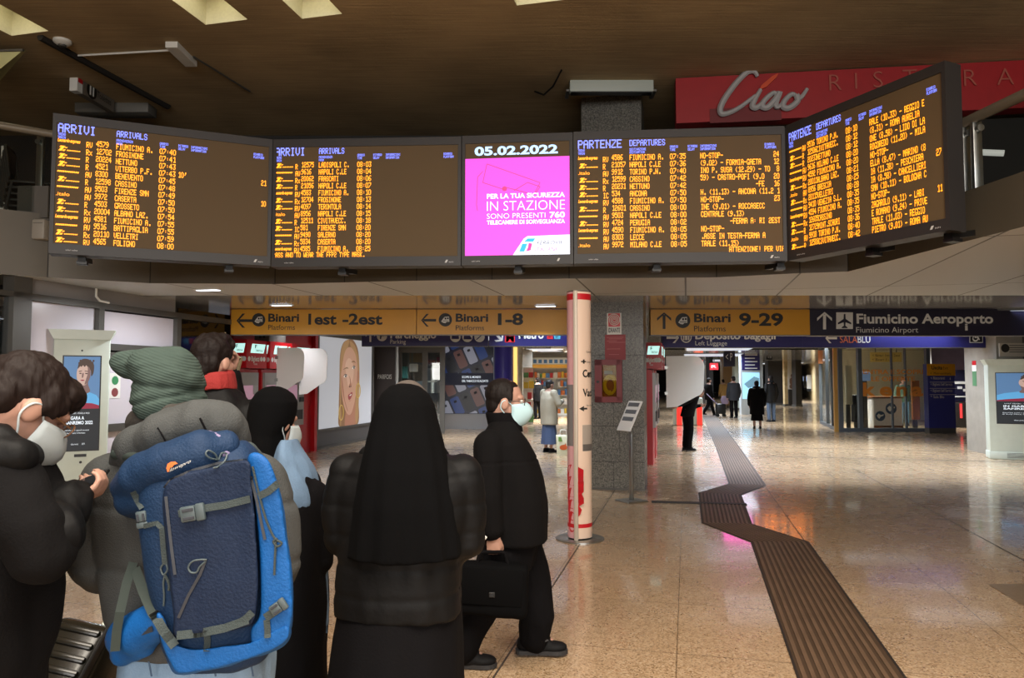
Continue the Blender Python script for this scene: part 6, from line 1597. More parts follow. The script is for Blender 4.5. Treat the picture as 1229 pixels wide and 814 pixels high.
def head_pieces(mb, M, s=1.0, face=True, ears=True):
    def ball(c, r): mb.ball(M @ Vector([q * s for q in c]), tuple(q * s for q in r), M.to_3x3(), 16)
    ball((0, -.012, .032), (.076, .098, .088)); ball((0, .022, -.038), (.062, .072, .078)); ball((0, .060, -.096), (.028, .026, .022)); ball((0, -.03, -.03), (.062, .07, .07))
    if face:
        ball((0, .074, .026), (.052, .024, .017)); ball((.036, .064, -.02), (.024, .024, .022)); ball((-.036, .064, -.02), (.024, .024, .022)); ball((0, .086, -.066), (.024, .013, .013))
        mb.limb([M @ Vector((0, .094 * s, .014 * s)), M @ Vector((0, .110 * s, -.022 * s)), M @ Vector((0, .103 * s, -.034 * s))], [.009 * s, .014 * s, .012 * s], 10, 2)
    for x in (-1, 1) if ears else (): ball((x * .077, -.008, -.012), (.011, .025, .034))
def hand_pieces(mb, wr, d, pn, side, curl=30, s=1.0, thumb=40):
    """palm and five fingers; d = finger direction, pn = palm normal, side = thumb direction"""
    d = d.normalized(); pn = (pn - d * pn.dot(d)).normalized(); w = side - d * side.dot(d) - pn * side.dot(pn); w = w.normalized()
    Rm = Matrix((w, d, pn)).transposed()
    c = wr + d * .048 * s
    mb.ball(c, (.042 * s, .052 * s, .017 * s), Rm, 14)
    for i, (x, L) in enumerate(((.031, .074), (.010, .084), (-.011, .078), (-.031, .060))):
        p = wr + d * .088 * s + w * x * s; a = 0; pts = [p - d * .02 * s]; rs = [.0105 * s]
        pts.append(p); rs.append(.010 * s)
        for k, f in enumerate((.45, .30, .25)):
            a += R(curl * (1.0, 1.1, .8)[k])
            p = p + (d * math.cos(a) + pn * math.sin(a)) * (L * f * s); pts.append(p); rs.append((.0095, .0085, .0072)[k] * s)
        mb.limb(pts, rs, 8, 2)
    p = wr + d * .022 * s + w * .034 * s; t = R(thumb)
    q = p + (d * math.cos(t) + w * math.sin(t) + pn * .35).normalized() * .042 * s
    e = q + (d * math.cos(t * .4) + w * math.sin(t * .3) + pn * .6).normalized() * .030 * s
    mb.limb([p - d * .01 * s, p, q, e], [.013 * s, .0135 * s, .0105 * s, .008 * s], 8, 2)
def mask_mesh(root, M, s=1.0, m=None):
    M = M @ Matrix.Translation((0, 0, -.015 * s)); mb = MB(); nu, nv = 14, 10; vs = []
    prof = [(.114, .016), (.130, .004), (.146, -.016), (.152, -.034), (.148, -.054), (.134, -.078), (.114, -.100), (.088, -.118), (.070, -.124), (.062, -.126)]
    for j in range(nv):
        y0, z0 = prof[j]; f = j / (nv - 1)
        ey, ez = .030 + .004 * math.sin(f * 3), .002 - .112 * f
        for i in range(nu + 1):
            u = -1 + 2 * i / nu; k = abs(u) ** 1.35
            xw = (.070 - .012 * f) * math.sin(abs(u) * math.pi / 2) ** .8
            vs.append(M @ Vector((math.copysign(xw, u) * s, (y0 * (1 - k) + ey * k) * s, (z0 * (1 - k) + ez * k) * s)))
    mb.add(vs, [[j * (nu + 1) + i, j * (nu + 1) + i + 1, (j + 1) * (nu + 1) + i + 1, (j + 1) * (nu + 1) + i][::-1] for j in range(nv - 1) for i in range(nu)])
    o = mb.build('face_mask', m or M_mask, root, True, world=False, ang=80)
    md = o.modifiers.new('t', 'SOLIDIFY'); md.thickness = .003
    for x in (-1, 1):
        K = [(.066, .032, .0), (.082, .0, .022), (.088, -.022, .012), (.086, -.026, -.02), (.078, .0, -.052), (.060, .034, -.098)]
        K = [K[0]] + K + [K[-1]]; Q = []
        for i in range(1, 6):
            a, b, c, d = K[i - 1:i + 3]
            for t in (0, .25, .5, .75): Q.append([.5 * (2 * b[k] + (c[k] - a[k]) * t + (2 * a[k] - 5 * b[k] + 4 * c[k] - d[k]) * t * t + (3 * b[k] - a[k] - 3 * c[k] + d[k]) * t ** 3) for k in (0, 1, 2)])
        Q.append(K[-1]); q = MB(); q.tube([M @ Vector((x * p[0] * s, p[1] * s, p[2] * s)) for p in Q], .0026 * s, 6); q.build('ear_loop', m or M_mask, root, True, world=False)
def glasses(root, M, s=1.0, m=None):
    mb = MB()
    for x in (-1, 1):
        mb.tube([M @ Vector(((x * .034 + .026 * math.cos(t * .45)) * s, (.104 - .25 * abs(.034 + x * .026 * math.cos(t * .45)) ** 1.6) * s, (.004 + .019 * math.sin(t * .45)) * s)) for t in range(15)], .0022 * s, 6)
        mb.tube([M @ Vector(p) for p in ((x * .062 * s, .092 * s, .008 * s), (x * .078 * s, .03 * s, .006 * s), (x * .083 * s, -.02 * s, -.004 * s))], .0022 * s, 6)
    mb.tube([M @ Vector((-.008 * s, .104 * s, .006 * s)), M @ Vector((.008 * s, .104 * s, .006 * s))], .0022 * s, 6)
    mb.build('spectacles', m or M_rim, root, True, world=False)
def shoe(root, an, d, s=1.0, m=None, pitch=0.0):
    """an = ankle point, d = toe direction (unit, level)"""
    d = d.normalized(); n = Vector((d.y, -d.x, 0)); up = Vector((0, 0, 1))
    dd = d * math.cos(pitch) + up * math.sin(pitch); uu = up * math.cos(pitch) - d * math.sin(pitch)
    P = lambda a, h, w=0: an + dd * a * s + uu * h * s + n * w * s
    Rm = Matrix((n, dd, uu)).transposed()
    mb = MB()
    mb.ball(P(.04, -.045), (.044 * s, .12 * s, .036 * s), Rm, 16); mb.ball(P(.12, -.05), (.047 * s, .075 * s, .030 * s), Rm, 16); mb.ball(P(.045, -.012), (.040 * s, .065 * s, .036 * s), Rm, 14); mb.ball(P(-.03, -.03), (.038 * s, .045 * s, .045 * s), Rm, 14); mb.limb([P(0, .02), P(0, -.03)], [.042 * s, .045 * s], 12, 2)
    o = mb.blob('shoe', m or M_shoe, root, .008, 3, world=False)
    q = MB(); q.prism(smoothpts([(-.075, -.03), (-.02, -.036), (.06, -.034), (.14, -.046), (.19, -.02), (.19, .02), (.14, .046), (.06, .036), (-.02, .036), (-.075, .03)], 3), P(0, -.062), dd * s, n * -s if dd.cross(-n).dot(uu) > 0 else n * s, .02 * s); q.build('sole', M_sole, o, world=False)
    return o
def T3(loc, yaw=0, pitch=0, roll=0):
    return Matrix.Translation(Vector(loc)) @ Matrix.Rotation(yaw, 4, 'Z') @ Matrix.Rotation(pitch, 4, 'X') @ Matrix.Rotation(roll, 4, 'Y')
V = Vector
def figure(lb, loc, rz, h=1.72, top=None, low=None, skirt=False, arms=None, legs=None, hair=None, hairlong=False, hood=None, headM=None, mask=False, coat_hem=.72, bulk=1.0, vox=.014, shoes=None, lean=0.0, bodym=None, waist=None, shoes_on=True):
    """generic clothed figure, facing local +Y; arms/legs: joint lists (shoulder, elbow, wrist)/(hip, knee, ankle)"""
    r = thing('person', lb, 'person', loc, rz)
    k = h / 1.72
    sh, hp = 1.40 * k, .92 * k
    L = V((0, math.sin(lean), math.cos(lean)))
    chest = V((0, 0, hp)) + L * (sh - hp)
    arms = arms or [[V((x * .19 * k, 0, 0)) + chest - V((0, 0, .03)), V((x * .25 * k, -.03, 0)) + chest - V((0, 0, .30 * k)), V((x * .25 * k, .06, 0)) + chest - V((0, 0, .55 * k))] for x in (-1, 1)]
    legs = legs or [[V((x * .09 * k, 0, hp)), V((x * .10 * k, .02, .49 * k)), V((x * .10 * k, -.02, .09 * k))] for x in (-1, 1)]
    hM = headM or T3(chest + L * .20 * k + V((0, .03, 0)))
    mb = MB(); head_pieces(mb, hM, k, True)
    nb = hM @ V((0, -.02 * k, -.08 * k)); mb.limb([nb, chest + V((0, 0, .0))], [.052 * k, .06 * k], 12, 3)
    for f, rx, ry in ((.0, .15, .11), (.35, .14, .10), (.7, .16, .11), (.97, .15, .09)):
        c = V((0, 0, hp)).lerp(chest, f); mb.ball(c, (rx * k, ry * k, .13 * k), None, 14)
    for a in arms:
        mb.limb(a, [.05 * k, .042 * k, .03 * k], 10, 3)
        d = (a[2] - a[1]).normalized(); sx = -1 if a[0].x < 0 else 1
        hand_pieces(mb, a[2], d, V((-sx, 0, .1)), V((0, 1, .2)), 28, .95 * k)
    for l in legs:
        mb.limb(l, [.08 * k, .055 * k, .04 * k], 10, 3); mb.ball(l[2] + V((0, .05 * k, -.05 * k)), (.026 * k, .07 * k, .02 * k), None, 10)
    mb.blob('body', M_skin, r, max(vox * .75, .008), 2, world=False)
    top = top or M_coatk; low = low or M_trk
    mb = MB(); hem = V((0, 0, coat_hem * k)); b = bulk
    ring = []
    for f, rx, ry in ((0, .205, .165), (.25, .20, .16), (.5, .205, .16), (.78, .215, .15), (.93, .18, .115), (1.0, .10, .08)):
        c = hem.lerp(chest + L * .05 * k, f); ring.append((c.x, c.y, c.z, rx * k * b, ry * k * b))
    if lean > .6:
        mb.limb([V((0, -.02, hp - .06)), V((0, 0, hp)).lerp(chest, .5), chest], [.17 * k * b, .18 * k * b, .17 * k * b], 16, 4)
    else: mb.loft(ring, 24)
    for a in arms:
        e = a[1] + (a[2] - a[1]) * .93
        mb.limb([a[0], a[1], e], [.082 * k * b, .068 * k * b, .052 * k * b], 12, 4)
    mb.blob('coat', top, r, vox, 4, folds(.008 * k), world=False)
    if skirt:
        z0 = skirt if isinstance(skirt, float) else .12
        mb = MB(); mb.loft([(0, 0, z0 * k, .21 * k, .19 * k), (0, 0, .5 * k, .19 * k, .165 * k), (0, 0, .85 * k, .165 * k, .13 * k)], 40, 2, lambda f, t: .05 * (1 - f) * math.sin(9 * t)); mb.build('skirt', low, r, True, world=False, ang=80)
    else:
        mb = MB(); mb.ball(V((0, 0, hp - .03)), (.165 * k, .125 * k, .15 * k), None, 14)
        for l in legs: mb.limb([l[0], l[1], l[2] + (l[1] - l[2]) * .04], [.098 * k, .078 * k, .07 * k], 12, 4)
        mb.blob('trousers', low, r, vox, 3, folds(.006 * k), world=False)
    if shoes_on:
        for l in legs: shoe(r, l[2] + V((0, 0, -.01 * k)), V((0, 1, 0)), .95 * k, shoes)
    if hair is not None:
        mb = MB()
        mb.ball(hM @ V((0, -.022 * k, .042 * k)), (.084 * k, .098 * k, .09 * k), hM.to_3x3(), 16); mb.ball(hM @ V((0, -.05 * k, -.01 * k)), (.076 * k, .066 * k, .085 * k), hM.to_3x3(), 14)
        if hairlong:
            mb.ball(hM @ V((0, -.055 * k, -.10 * k)), (.085 * k, .05 * k, .13 * k), hM.to_3x3(), 14)
        mb.blob('hair', hair, r, .009, 2, folds(.004, 20, 50), world=False)
    if hood is not None:
        mb = MB(); mb.limb([chest + V((-.10 * k, .03, .07 * k)), chest + V((0, -.08 * k, .10 * k)), chest + V((.10 * k, .03, .07 * k))], [.05 * k, .06 * k, .05 * k], 12, 5); mb.blob('hood', hood, r, .012, 3, folds(.006), world=False)
    if mask: mask_mesh(r, hM, k)
    return r, hM

# ---------------------------------------------------------------- the walking man with a briefcase
YW = 4.5; kx = YW / FPX
wx0 = W(612, 600, YW).x
def L_(px, py, x=0.0): return V((x, (px - 612) * kx, max(.0, W(px, py, YW).z)))      # local: right, forward, up
r = thing('person', 'balding man in black striding right with a face mask and briefcase', 'person', (wx0, YW, 0), R(-90))
hM = T3(L_(607.5, 482), 0, R(-4)); hs = 1.10
armR = [L_(590, 530, .20), L_(588, 590, .25), L_(592.5, 634, .25)]
armL = [L_(600, 528, -.20), L_(612, 585, -.26), L_(630, 625, -.27)]
legF = [L_(616, 640, -.09), L_(643, 702, -.09), L_(640, 765, -.09)]
legB = [L_(606, 640, .09), L_(590, 712, .10), L_(556, 768, .10)]
mb = MB(); head_pieces(mb, hM, hs)
mb.limb([hM @ V((0, -.02, -.07)), L_(598, 520)], [.066, .075], 14, 3)
for py, px, rx, ry in ((528, 604, .17, .10), (565, 611, .16, .13), (605, 614, .16, .14), (640, 614, .16, .12)): mb.ball(L_(px, py), (rx, ry, .13), None, 14)
for a in (armR, armL): mb.limb(a, [.055, .045, .032], 12, 3)
hand_pieces(mb, armR[2] + V((0, 0, .005)), V((0, .10, -1)), V((-1, .1, 0)), V((0, 1, 0)), 62, 1.0, 20)
hand_pieces(mb, armL[2], V((0, .3, -1)), V((1, 0, 0)), V((0, 1, 0)), 30, 1.0)
for l in (legF, legB): mb.limb(l, [.085, .06, .045], 12, 3)
for l in (legF, legB): mb.ball(l[2] + V((0, .06, -.045)), (.026, .07, .018), None, 10)
mb.blob('body', M_skin, r, .0062, 3, world=False)
mb = MB()
R3 = hM.to_3x3()
mb.ball(hM @ V((0, -.030, .046)), (.0915, .104, .094), R3, 22); mb.ball(hM @ V((0, -.068, -.015)), (.070, .056, .080), R3, 18)
mb.ball(hM @ V((0, .006, .082)), (.064, .066, .046), R3, 16)
for x in (-1, 1): mb.ball(hM @ V((x * .076, .018, .03)), (.014, .022, .04), R3, 10)
mb.blob('hair', M_hairk, r, .006, 2, folds(.002, 40, 90), world=False)
mask_mesh(r, hM @ Matrix.Scale(1.0, 4), 1.10, mat('mask_pale_green', (172, 204, 212), .7, bump=.1, bscale=90)); glasses(r, hM, 1.10)
for x in (-1, 1):
    mb = MB(); mb.ball(hM @ V((x * .036, .092, .006)), .012, None, 12); mb.build('eye', mat('eye_white', (206, 200, 194), .2) if x < 0 else bpy.data.materials['eye_white'], r, True, world=False)
mb = MB()
ring = []
for py, pl, pr, rx in ((648, 577, 658, .235), (625, 574, 658, .245), (600, 573, 657, .25), (575, 573, 652, .25), (550, 574, 644, .245), (530, 577, 634, .235), (518, 582, 624, .19), (506, 588, 618, .11)):
    c = L_((pl + pr) / 2, py); ring.append((0, c.y, c.z, rx, (pr - pl) / 2 * kx))
mb.loft(ring, 32, 2.3)
mb.limb([L_(589, 532, .19), L_(588, 590, .255), L_(592, 625, .25)], [.094, .084, .070], 16, 5)
mb.limb([L_(604, 532, -.19), L_(614, 585, -.26), L_(630, 620, -.27)], [.09, .08, .065], 16, 5)
def coatd(co, n): return folds(.010, 5, 14)(co, n) - (.006 if abs(co.z - 1.20) < .006 else 0)
mb.blob('coat', M_coatk, r, .0095, 4, coatd, world=False)
mb = MB(); q = [(0, L_(606, 519).y, L_(606, 519).z, .118, .115), (0, L_(606, 510).y, L_(606, 510).z, .104, .105), (0, L_(603, 500).y, L_(603, 500).z, .096, .100), (0, L_(602, 495).y, L_(602, 495).z, .092, .096)]
mb.loft(q, 28, 2); mb.blob('coat_collar', M_trk, r, .007, 2, folds(.006, 14, 30), world=False)
mb = MB()
mb.loft([(0, L_(612, 680).y, L_(612, 680).z, .17, .15), (0, L_(612, 655).y, L_(612, 655).z, .19, .17), (0, L_(613, 630).y, L_(613, 630).z, .19, .17)], 24)
mb.limb([L_(622, 660, -.09), L_(641, 705, -.09), L_(645, 745, -.09), L_(640, 772, -.09)], [.135, .108, .112, .090], 16, 5)
mb.limb([L_(604, 660, .09), L_(592, 705, .10), L_(574, 738, .10), L_(555, 772, .10)], [.135, .105, .098, .088], 16, 5)
mb.blob('trousers', M_trk, r, .0095, 4, folds(.014, 7, 20), world=False)
o = shoe(r, L_(637, 771, -.09), V((0, 1, 0)), 1.15)
mb = MB(); mb.tube([L_(634, 770, -.02), L_(642, 772, -.015), L_(650, 772, -.015), L_(657, 770, -.02), L_(652, 767, -.025)], .008, 6); mb.build('side_stripe', M_sole, o, True, world=False)
o = shoe(r, L_(553, 773, .10), V((0, 1, 0)), 1.15)
mb = MB(); mb.tube([L_(549, 771, .165), L_(556, 773, .17), L_(563, 773, .168), L_(568, 771, .16)], .008, 6); mb.build('side_stripe', M_sole, o, True, world=False)
# the briefcase
bc = (armR[2] + V((0, 0, -.09)))
Mw = MW[r.name]
wp = Mw @ V((.26, L_(592, 690).y, L_(592, 731).z))
r = thing('briefcase', 'soft black briefcase in the walking man\'s right hand', 'briefcase', wp, R(-90))
q = [Mw @ V((.26, L_(px, py).y, L_(px, py).z)) for px, py in ((552, 722), (619, 731), (632, 727), (633, 662), (553, 656))]
inv = MW[r.name].inverted(); q = [inv @ p for p in q]
mb = MB(); mb.rbox((0, (q[0].y + q[2].y) / 2, (q[0].z + q[3].z) / 2), (.13, q[2].y - q[0].y, q[3].z - q[0].z), .04, 3, Matrix.Rotation(R(-4), 3, 'X')); mb.blob('body', mat('case_black', (8, 8, 9), .85, spec=.06, bump=.1, bscale=80), r, .01, 3, folds(.008, 7, 15), world=False)
hz = (inv @ (Mw @ (armR[2] + V((0, .0, -.082)))))
mb = MB(); mb.tube([V((0, hz.y - .09, q[3].z - .02)), V((0, hz.y - .07, hz.z - .005)), V((0, hz.y - .05, hz.z)), V((0, hz.y + .05, hz.z)), V((0, hz.y + .07, hz.z - .005)), V((0, hz.y + .09, q[3].z - .02))], .011, 8); mb.build('handle', M_trk, r, True, world=False)
mb = MB(); mb.rbox((.068, (q[0].y + q[2].y) / 2, q[3].z - .12), (.012, q[2].y - q[0].y - .06, .2), .005, 2, Matrix.Rotation(R(-4), 3, 'X')); mb.build('flap', bpy.data.materials['case_black'], r, True, world=False)
mb = MB(); mb.rbox((.076, hz.y, q[3].z - .16), (.01, .035, .03), .004); mb.build('clasp', M_black, r, world=False)

# ---------------------------------------------------------------- nun in a puffer jacket, seen from behind
YN = 2.8; kn_ = YN / FPX
def ringW(Y, py, pl, pr, ry, dy=0.0):
    c = W((pl + pr) / 2, py, Y); return (c.x, Y + dy, c.z, (pr - pl) / 2 * Y / FPX, ry)
r = thing('person', 'nun in a long black veil and black puffer jacket, seen from behind', 'person', (W(480, 600, YN).x, YN, 0))
hM = T3(W(488, 506, YN), 0, R(-3))
mb = MB(); head_pieces(mb, hM, 1.0)
mb.limb([hM @ V((0, -.02, -.07)), W(487, 555, YN)], [.055, .06], 12, 3)
for py, rx, ry in ((575, .18, .10), (630, .17, .11), (690, .17, .12)): mb.ball(W(484, py, YN), (rx, ry, .14), None, 14)
aL = [W(424, 570, YN), W(413, 640, YN), W(436, 652, YN - -.26)]; aR = [W(552, 570, YN), W(558, 645, YN), W(540, 652, YN + .26)]
for a, d in ((aL, 1), (aR, -1)):
    mb.limb(a, [.055, .045, .032], 12, 3); hand_pieces(mb, a[2], V((d * .3, 1, .1)), V((d, -.3, 0)), V((0, 0, 1)), 35)
for x in (-.09, .09): b = W(478, 700, YN); mb.limb([V((b.x + x, YN, .9)), V((b.x + x, YN + .02, .48)), V((b.x + x, YN - .01, .09))], [.085, .06, .045], 12, 3); mb.ball(V((b.x + x, YN + .07, .04)), (.035, .10, .028), None, 10)
mb.blob('body', M_skin, r, .009, 2)
mb = MB()
mb.loft([ringW(YN, *q) for q in ((733, 406, 554, .19), (715, 407, 553, .195), (690, 409, 553, .19), (655, 411, 557, .185), (620, 408, 563, .18), (585, 408, 566, .165), (562, 415, 561, .14), (548, 430, 546, .11), (540, 450, 525, .08))], 40, 2.4)
mb.limb([W(422, 572, YN), W(411, 610, YN), W(411, 642, YN), W(436, 650, YN + .22)], [.085, .078, .074, .06], 16, 5)
mb.limb([W(553, 572, YN), W(559, 610, YN), W(559, 650, YN), W(541, 655, YN + .22)], [.085, .080, .076, .06], 16, 5)
def quilt(co, n):
    z = (co.z - .80) / .105
    return folds(.010, 7, 20)(co, n) - .004 * math.exp(-((z - round(z)) * 9) ** 2) * (1 if abs(n.z) < .8 else .3)
mb.blob('jacket', M_puffk, r, .010, 4, quilt)
mb = MB(); mb.loft([ringW(YN, *q) for q in ((1010, 380, 572, .30), (900, 388, 562, .27), (814, 396, 553, .235), (760, 402, 553, .20), (724, 408, 552, .18), (700, 412, 550, .16))], 60, 2, lambda f, t: .035 * (1 - f) * math.sin(11 * t) + .02 * (1 - f) * math.sin(7 * t + 1)); mb.build('skirt', M_trk, r, True, ang=80)
mb = MB(); mb.ball(hM @ V((0, .024, .055)), (.086, .104, .104), hM.to_3x3(), 20); mb.blob('headband', mat('veil_band_grey', (74, 66, 60), .8), r, .008, 2)
M_veil = mat('veil_black', (7, 7, 8), .95, spec=.08, bump=.15, bscale=140)
mb = MB()
mb.loft([ringW(YN, *q) for q in ((660, 424, 553, .15, -.085), (640, 426, 551, .155, -.08), (600, 431, 546, .155, -.075), (560, 438, 540, .15, -.06), (530, 444, 533, .14, -.045), (505, 449, 527, .128, -.03), (485, 454, 523, .118, -.022), (472, 461, 516, .098, -.02), (463, 471, 505, .06, -.02), (459.5, 482, 494, .02, -.02))], 72, 2.1, lambda f, t: (max(0, .75 - f)) * (.05 * math.sin(13 * t) + .03 * math.sin(8 * t + 2)) if t > math.pi else 0)
mb.blob('veil', M_veil, r, .0085, 2, folds(.006, 5, 12, .25))
for px, zoff in ((456, 1), (521, 1)):
    pass
mb = MB(); mb.limb([W(446, 548, YN + .03), W(485, 545, YN + .12), W(524, 548, YN + .03)], [.05, .05, .05], 12, 4); mb.blob('jacket_collar', M_puffk, r, .010, 2, folds(.006, 10, 20))
mb = MB(); c = W(574, 650, YN + .12); mb.rbox(c, (.035, .006, .07), .002, 1, Matrix.Rotation(R(40), 3, 'Y')); 
t_ = thing('paper_slip', 'white paper slip in the right hand of the nun in the puffer jacket', 'paper', c)
mb.build('sheet', M_white, t_); mb = MB(); mb.box(c + V((-.008, 0, -.03)), (.03, .007, .012)); mb.build('folded_edge', M_lt, t_)

# ---------------------------------------------------------------- nun with a pale blue scarf, turned to the right
Y4 = 3.2
r = thing('person', 'nun in black with a pale blue scarf, turned to the right', 'person', (W(345, 600, Y4).x, Y4, 0))
hM = T3(W(330, 506, Y4), R(-32), R(-12))
mb = MB(); head_pieces(mb, hM, 1.0)
mb.limb([hM @ V((0, -.02, -.07)), W(342, 560, Y4)], [.055, .06], 12, 3)
for py, rx, ry in ((600, .10, .09), (640, .11, .10), (700, .11, .11)): mb.ball(W(353, py, Y4), (rx, ry, .11), None, 14)
a4 = [W(362, 598, Y4 - .02), W(376, 665, Y4), W(366, 664, Y4 + .22)]; a4b = [W(338, 598, Y4), W(325, 665, Y4), W(345, 668, Y4 + .25)]
for a in (a4, a4b): mb.limb(a, [.05, .042, .03], 12, 3); hand_pieces(mb, a[2], V((.2, 1, 0)), V((-1, 0, 0)), V((0, 0, 1)), 35)
for x in (-.055, .055): b = W(353, 700, Y4); mb.limb([V((b.x + x, Y4, .9)), V((b.x + x, Y4 + .02, .48)), V((b.x + x, Y4, .09))], [.06, .05, .04], 12, 3); mb.ball(V((b.x + x + .03, Y4 + .05, .04)), (.05, .09, .028), None, 10)
mb.blob('body', M_skin, r, .008, 2)
mb = MB(); mb.loft([ringW(Y4, *q) for q in ((955, 300, 396, .24), (814, 312, 388, .22), (740, 316, 390, .20), (690, 318, 390, .19), (640, 318, 391, .19), (600, 318, 388, .18), (575, 324, 380, .15), (555, 330, 366, .11), (545, 336, 358, .08))], 44, 2.2)
mb.limb([W(374, 596, Y4 - .03), W(383, 640, Y4), W(382, 672, Y4), W(370, 668, Y4 + .2)], [.075, .068, .065, .05], 14, 5); mb.limb(a4b, [.075, .068, .05], 14, 4)
mb.blob('habit', M_trk, r, .010, 4, folds(.008, 8, 20))
M_scarf = mat('scarf_pale_blue', (92, 116, 142), .85, bump=.3, bscale=120, var=.18, vscale=9)
mb = MB(); mb.loft([ringW(Y4, *q) for q in ((603, 328, 387, .175, -.01), (590, 328, 384, .18, -.01), (570, 330, 377, .165, -.01), (550, 334, 367, .14, -.01), (535, 338, 359, .11, -.01), (526, 341, 355, .09, 0)) ], 40, 2.1, lambda f, t: .02 * math.sin(7 * t)); mb.blob('scarf', M_scarf, r, .009, 3, folds(.008, 12, 26))
mb = MB(); mb.loft([ringW(Y4, *q) for q in ((752, 388, 393, .02, .02), (730, 386, 394, .025, .02), (690, 384, 392, .03, .03), (640, 380, 389, .03, .03), (600, 372, 384, .03, .03))], 16, 2.2); mb.blob('scarf_end', M_scarf, r, .006, 2, folds(.008, 12, 26))
mb = MB(); 
for i in range(6): q = W(388 + i * .9, 750, Y4 + .02); mb.tube([q, q - UZ * .035], .0022, 5)
props(mb.build('scarf_fringe', M_scarf, r), kind='stuff')
mb = MB()
mb.loft([ringW(Y4, *q) for q in ((640, 312, 352, .12, -.03), (600, 312, 350, .13, -.03), (560, 308, 346, .13, -.025), (535, 303, 344, .125, -.02), (522, 300, 346, .12, -.01), (508, 299, 353, .118, -.005), (495, 299.5, 357, .116, 0), (482, 303, 358, .108, 0), (472, 310, 353, .085, 0), (466, 319, 345, .05, 0), (463.5, 327, 337, .02, 0))], 64, 2.1, lambda f, t: max(0, .6 - f) * .05 * math.sin(11 * t))
mb.blob('veil', M_veil, r, .0085, 3, folds(.006, 6, 14, .3))
mask_mesh(r, MW[r.name].inverted() @ hM, 1.0, M_mask)
# ---------------------------------------------------------------- backpacker
YB2 = 2.2
M_jack = mat('jacket_olive_grey', (66, 68, 68), .85, bump=.35, bscale=220, var=.10, vscale=7, spec=.25)
M_jeans = mat('washed_denim', (116, 142, 168), .85, bump=.25, bscale=200, var=.22, vscale=9)
r = thing('person', 'backpacker in a green beanie and olive grey jacket, seen from behind', 'person', (W(222, 600, YB2).x, YB2, 0))
hM = T3(W(205, 478, YB2), R(-18), R(-6))
mb = MB(); head_pieces(mb, hM, 1.03, True, False)
mb.limb([hM @ V((0, -.02, -.07)), W(214, 555, YB2)], [.056, .064], 12, 3)
for py, rx, ry in ((585, .17, .10), (650, .16, .11), (720, .16, .12), (770, .17, .12)): mb.ball(W(228, py, YB2), (rx, ry, .12), None, 14)
bL = [W(132, 585, YB2), W(112, 672, YB2 - .02), W(150, 690, YB2 + .26)]; bR = [W(314, 585, YB2), W(334, 675, YB2), W(298, 690, YB2 + .26)]
for a, d in ((bL, 1), (bR, -1)): mb.limb(a, [.052, .044, .032], 12, 3); hand_pieces(mb, a[2], V((d * .3, 1, 0)), V((0, 0, 1)), V((d, 0, 0)), 40)
for px in (200, 278): b = W(px, 790, YB2); mb.limb([V((b.x, YB2, .86)), V((b.x, YB2 + .02, .46)), V((b.x, YB2, .09))], [.09, .062, .045], 12, 3); mb.ball(V((b.x, YB2 + .06, .04)), (.03, .09, .022), None, 10)
mb.blob('body', M_skin, r, .009, 2)
mb = MB()
mb.loft([ringW(YB2, *q) for q in ((770, 146, 330, .17), (740, 140, 336, .175), (700, 132, 338, .17), (650, 124, 338, .165), (605, 118, 334, .155), (575, 122, 326, .14), (555, 136, 312, .12), (543, 165, 290, .10))], 44, 2.4)
mb.limb([W(136, 580, YB2), W(120, 625, YB2 - .01), W(112, 672, YB2 - .02), W(120, 684, YB2 + .02), W(152, 690, YB2 + .24)], [.088, .086, .080, .074, .058], 18, 6)
mb.limb([W(310, 580, YB2), W(326, 625, YB2), W(332, 675, YB2), W(322, 690, YB2 + .06), W(298, 692, YB2 + .24)], [.088, .084, .076, .072, .058], 18, 6)
def jackd(co, n):
    z = (co.z - .98) / .17; q = math.exp(-((z - round(z)) * 14) ** 2) * (1 if abs(n.z) < .8 else .2)
    return folds(.009, 8, 22)(co, n) - .006 * q
mb.blob('jacket', M_jack, r, .0085, 4, jackd)
mb = MB()
mb.limb([W(147, 556, YB2 - .01), W(163, 538, YB2 - .08), W(196, 520, YB2 - .13), W(234, 508, YB2 - .14), W(262, 508, YB2 - .10), W(277, 530, YB2 - .03), W(286, 552, YB2 + .03)], [.036, .058, .066, .066, .066, .062, .045], 18, 6)
mb.limb([W(180, 545, YB2 - .06), W(225, 535, YB2 - .08), W(262, 545, YB2 - .05)], [.06, .07, .06], 14, 5)
mb.blob('hood', M_jack, r, .008, 4, folds(.010, 12, 30))
mb = MB(); mb.tube([W(151 + 22 * i, 549 - 5 * i - (3 if i in (1, 2) else 0), YB2 - .075 - .045 * min(i, 3)) for i in range(1)] + [W(190, 514, YB2 - .197), W(200, 532, YB2 - .203), W(206, 544, YB2 - .19)], .003, 5); mb.build('hood_seam', M_trk, r, True)
mb = MB(); mb.tube([W(240, 502, YB2 - .207), W(247, 516, YB2 - .210), W(254, 530, YB2 - .19)], .003, 5); mb.build('hood_seam', M_trk, r, True)
mb = MB(); mb.limb([W(168, 510, YB2 + .03), W(178, 502, YB2 - .05), W(205, 500, YB2 - .085), W(230, 499, YB2 - .06), W(238, 500, YB2 + .0)], [.036, .042, .044, .042, .034], 14, 5); mb.blob('neck_scarf', mat('scarf_charcoal', (50, 46, 42), .9, bump=.3, bscale=100), r, .008, 3, folds(.008, 14, 30))
mb = MB(); mb.tube([W(168, 490, YB2 + .02), W(162, 505, YB2 + .01), W(156, 522, YB2 + .01)], [.010, .014, .006], 8); mb.build('hair_strand', mat('blond_hair', (168, 136, 92), .6), r, True)
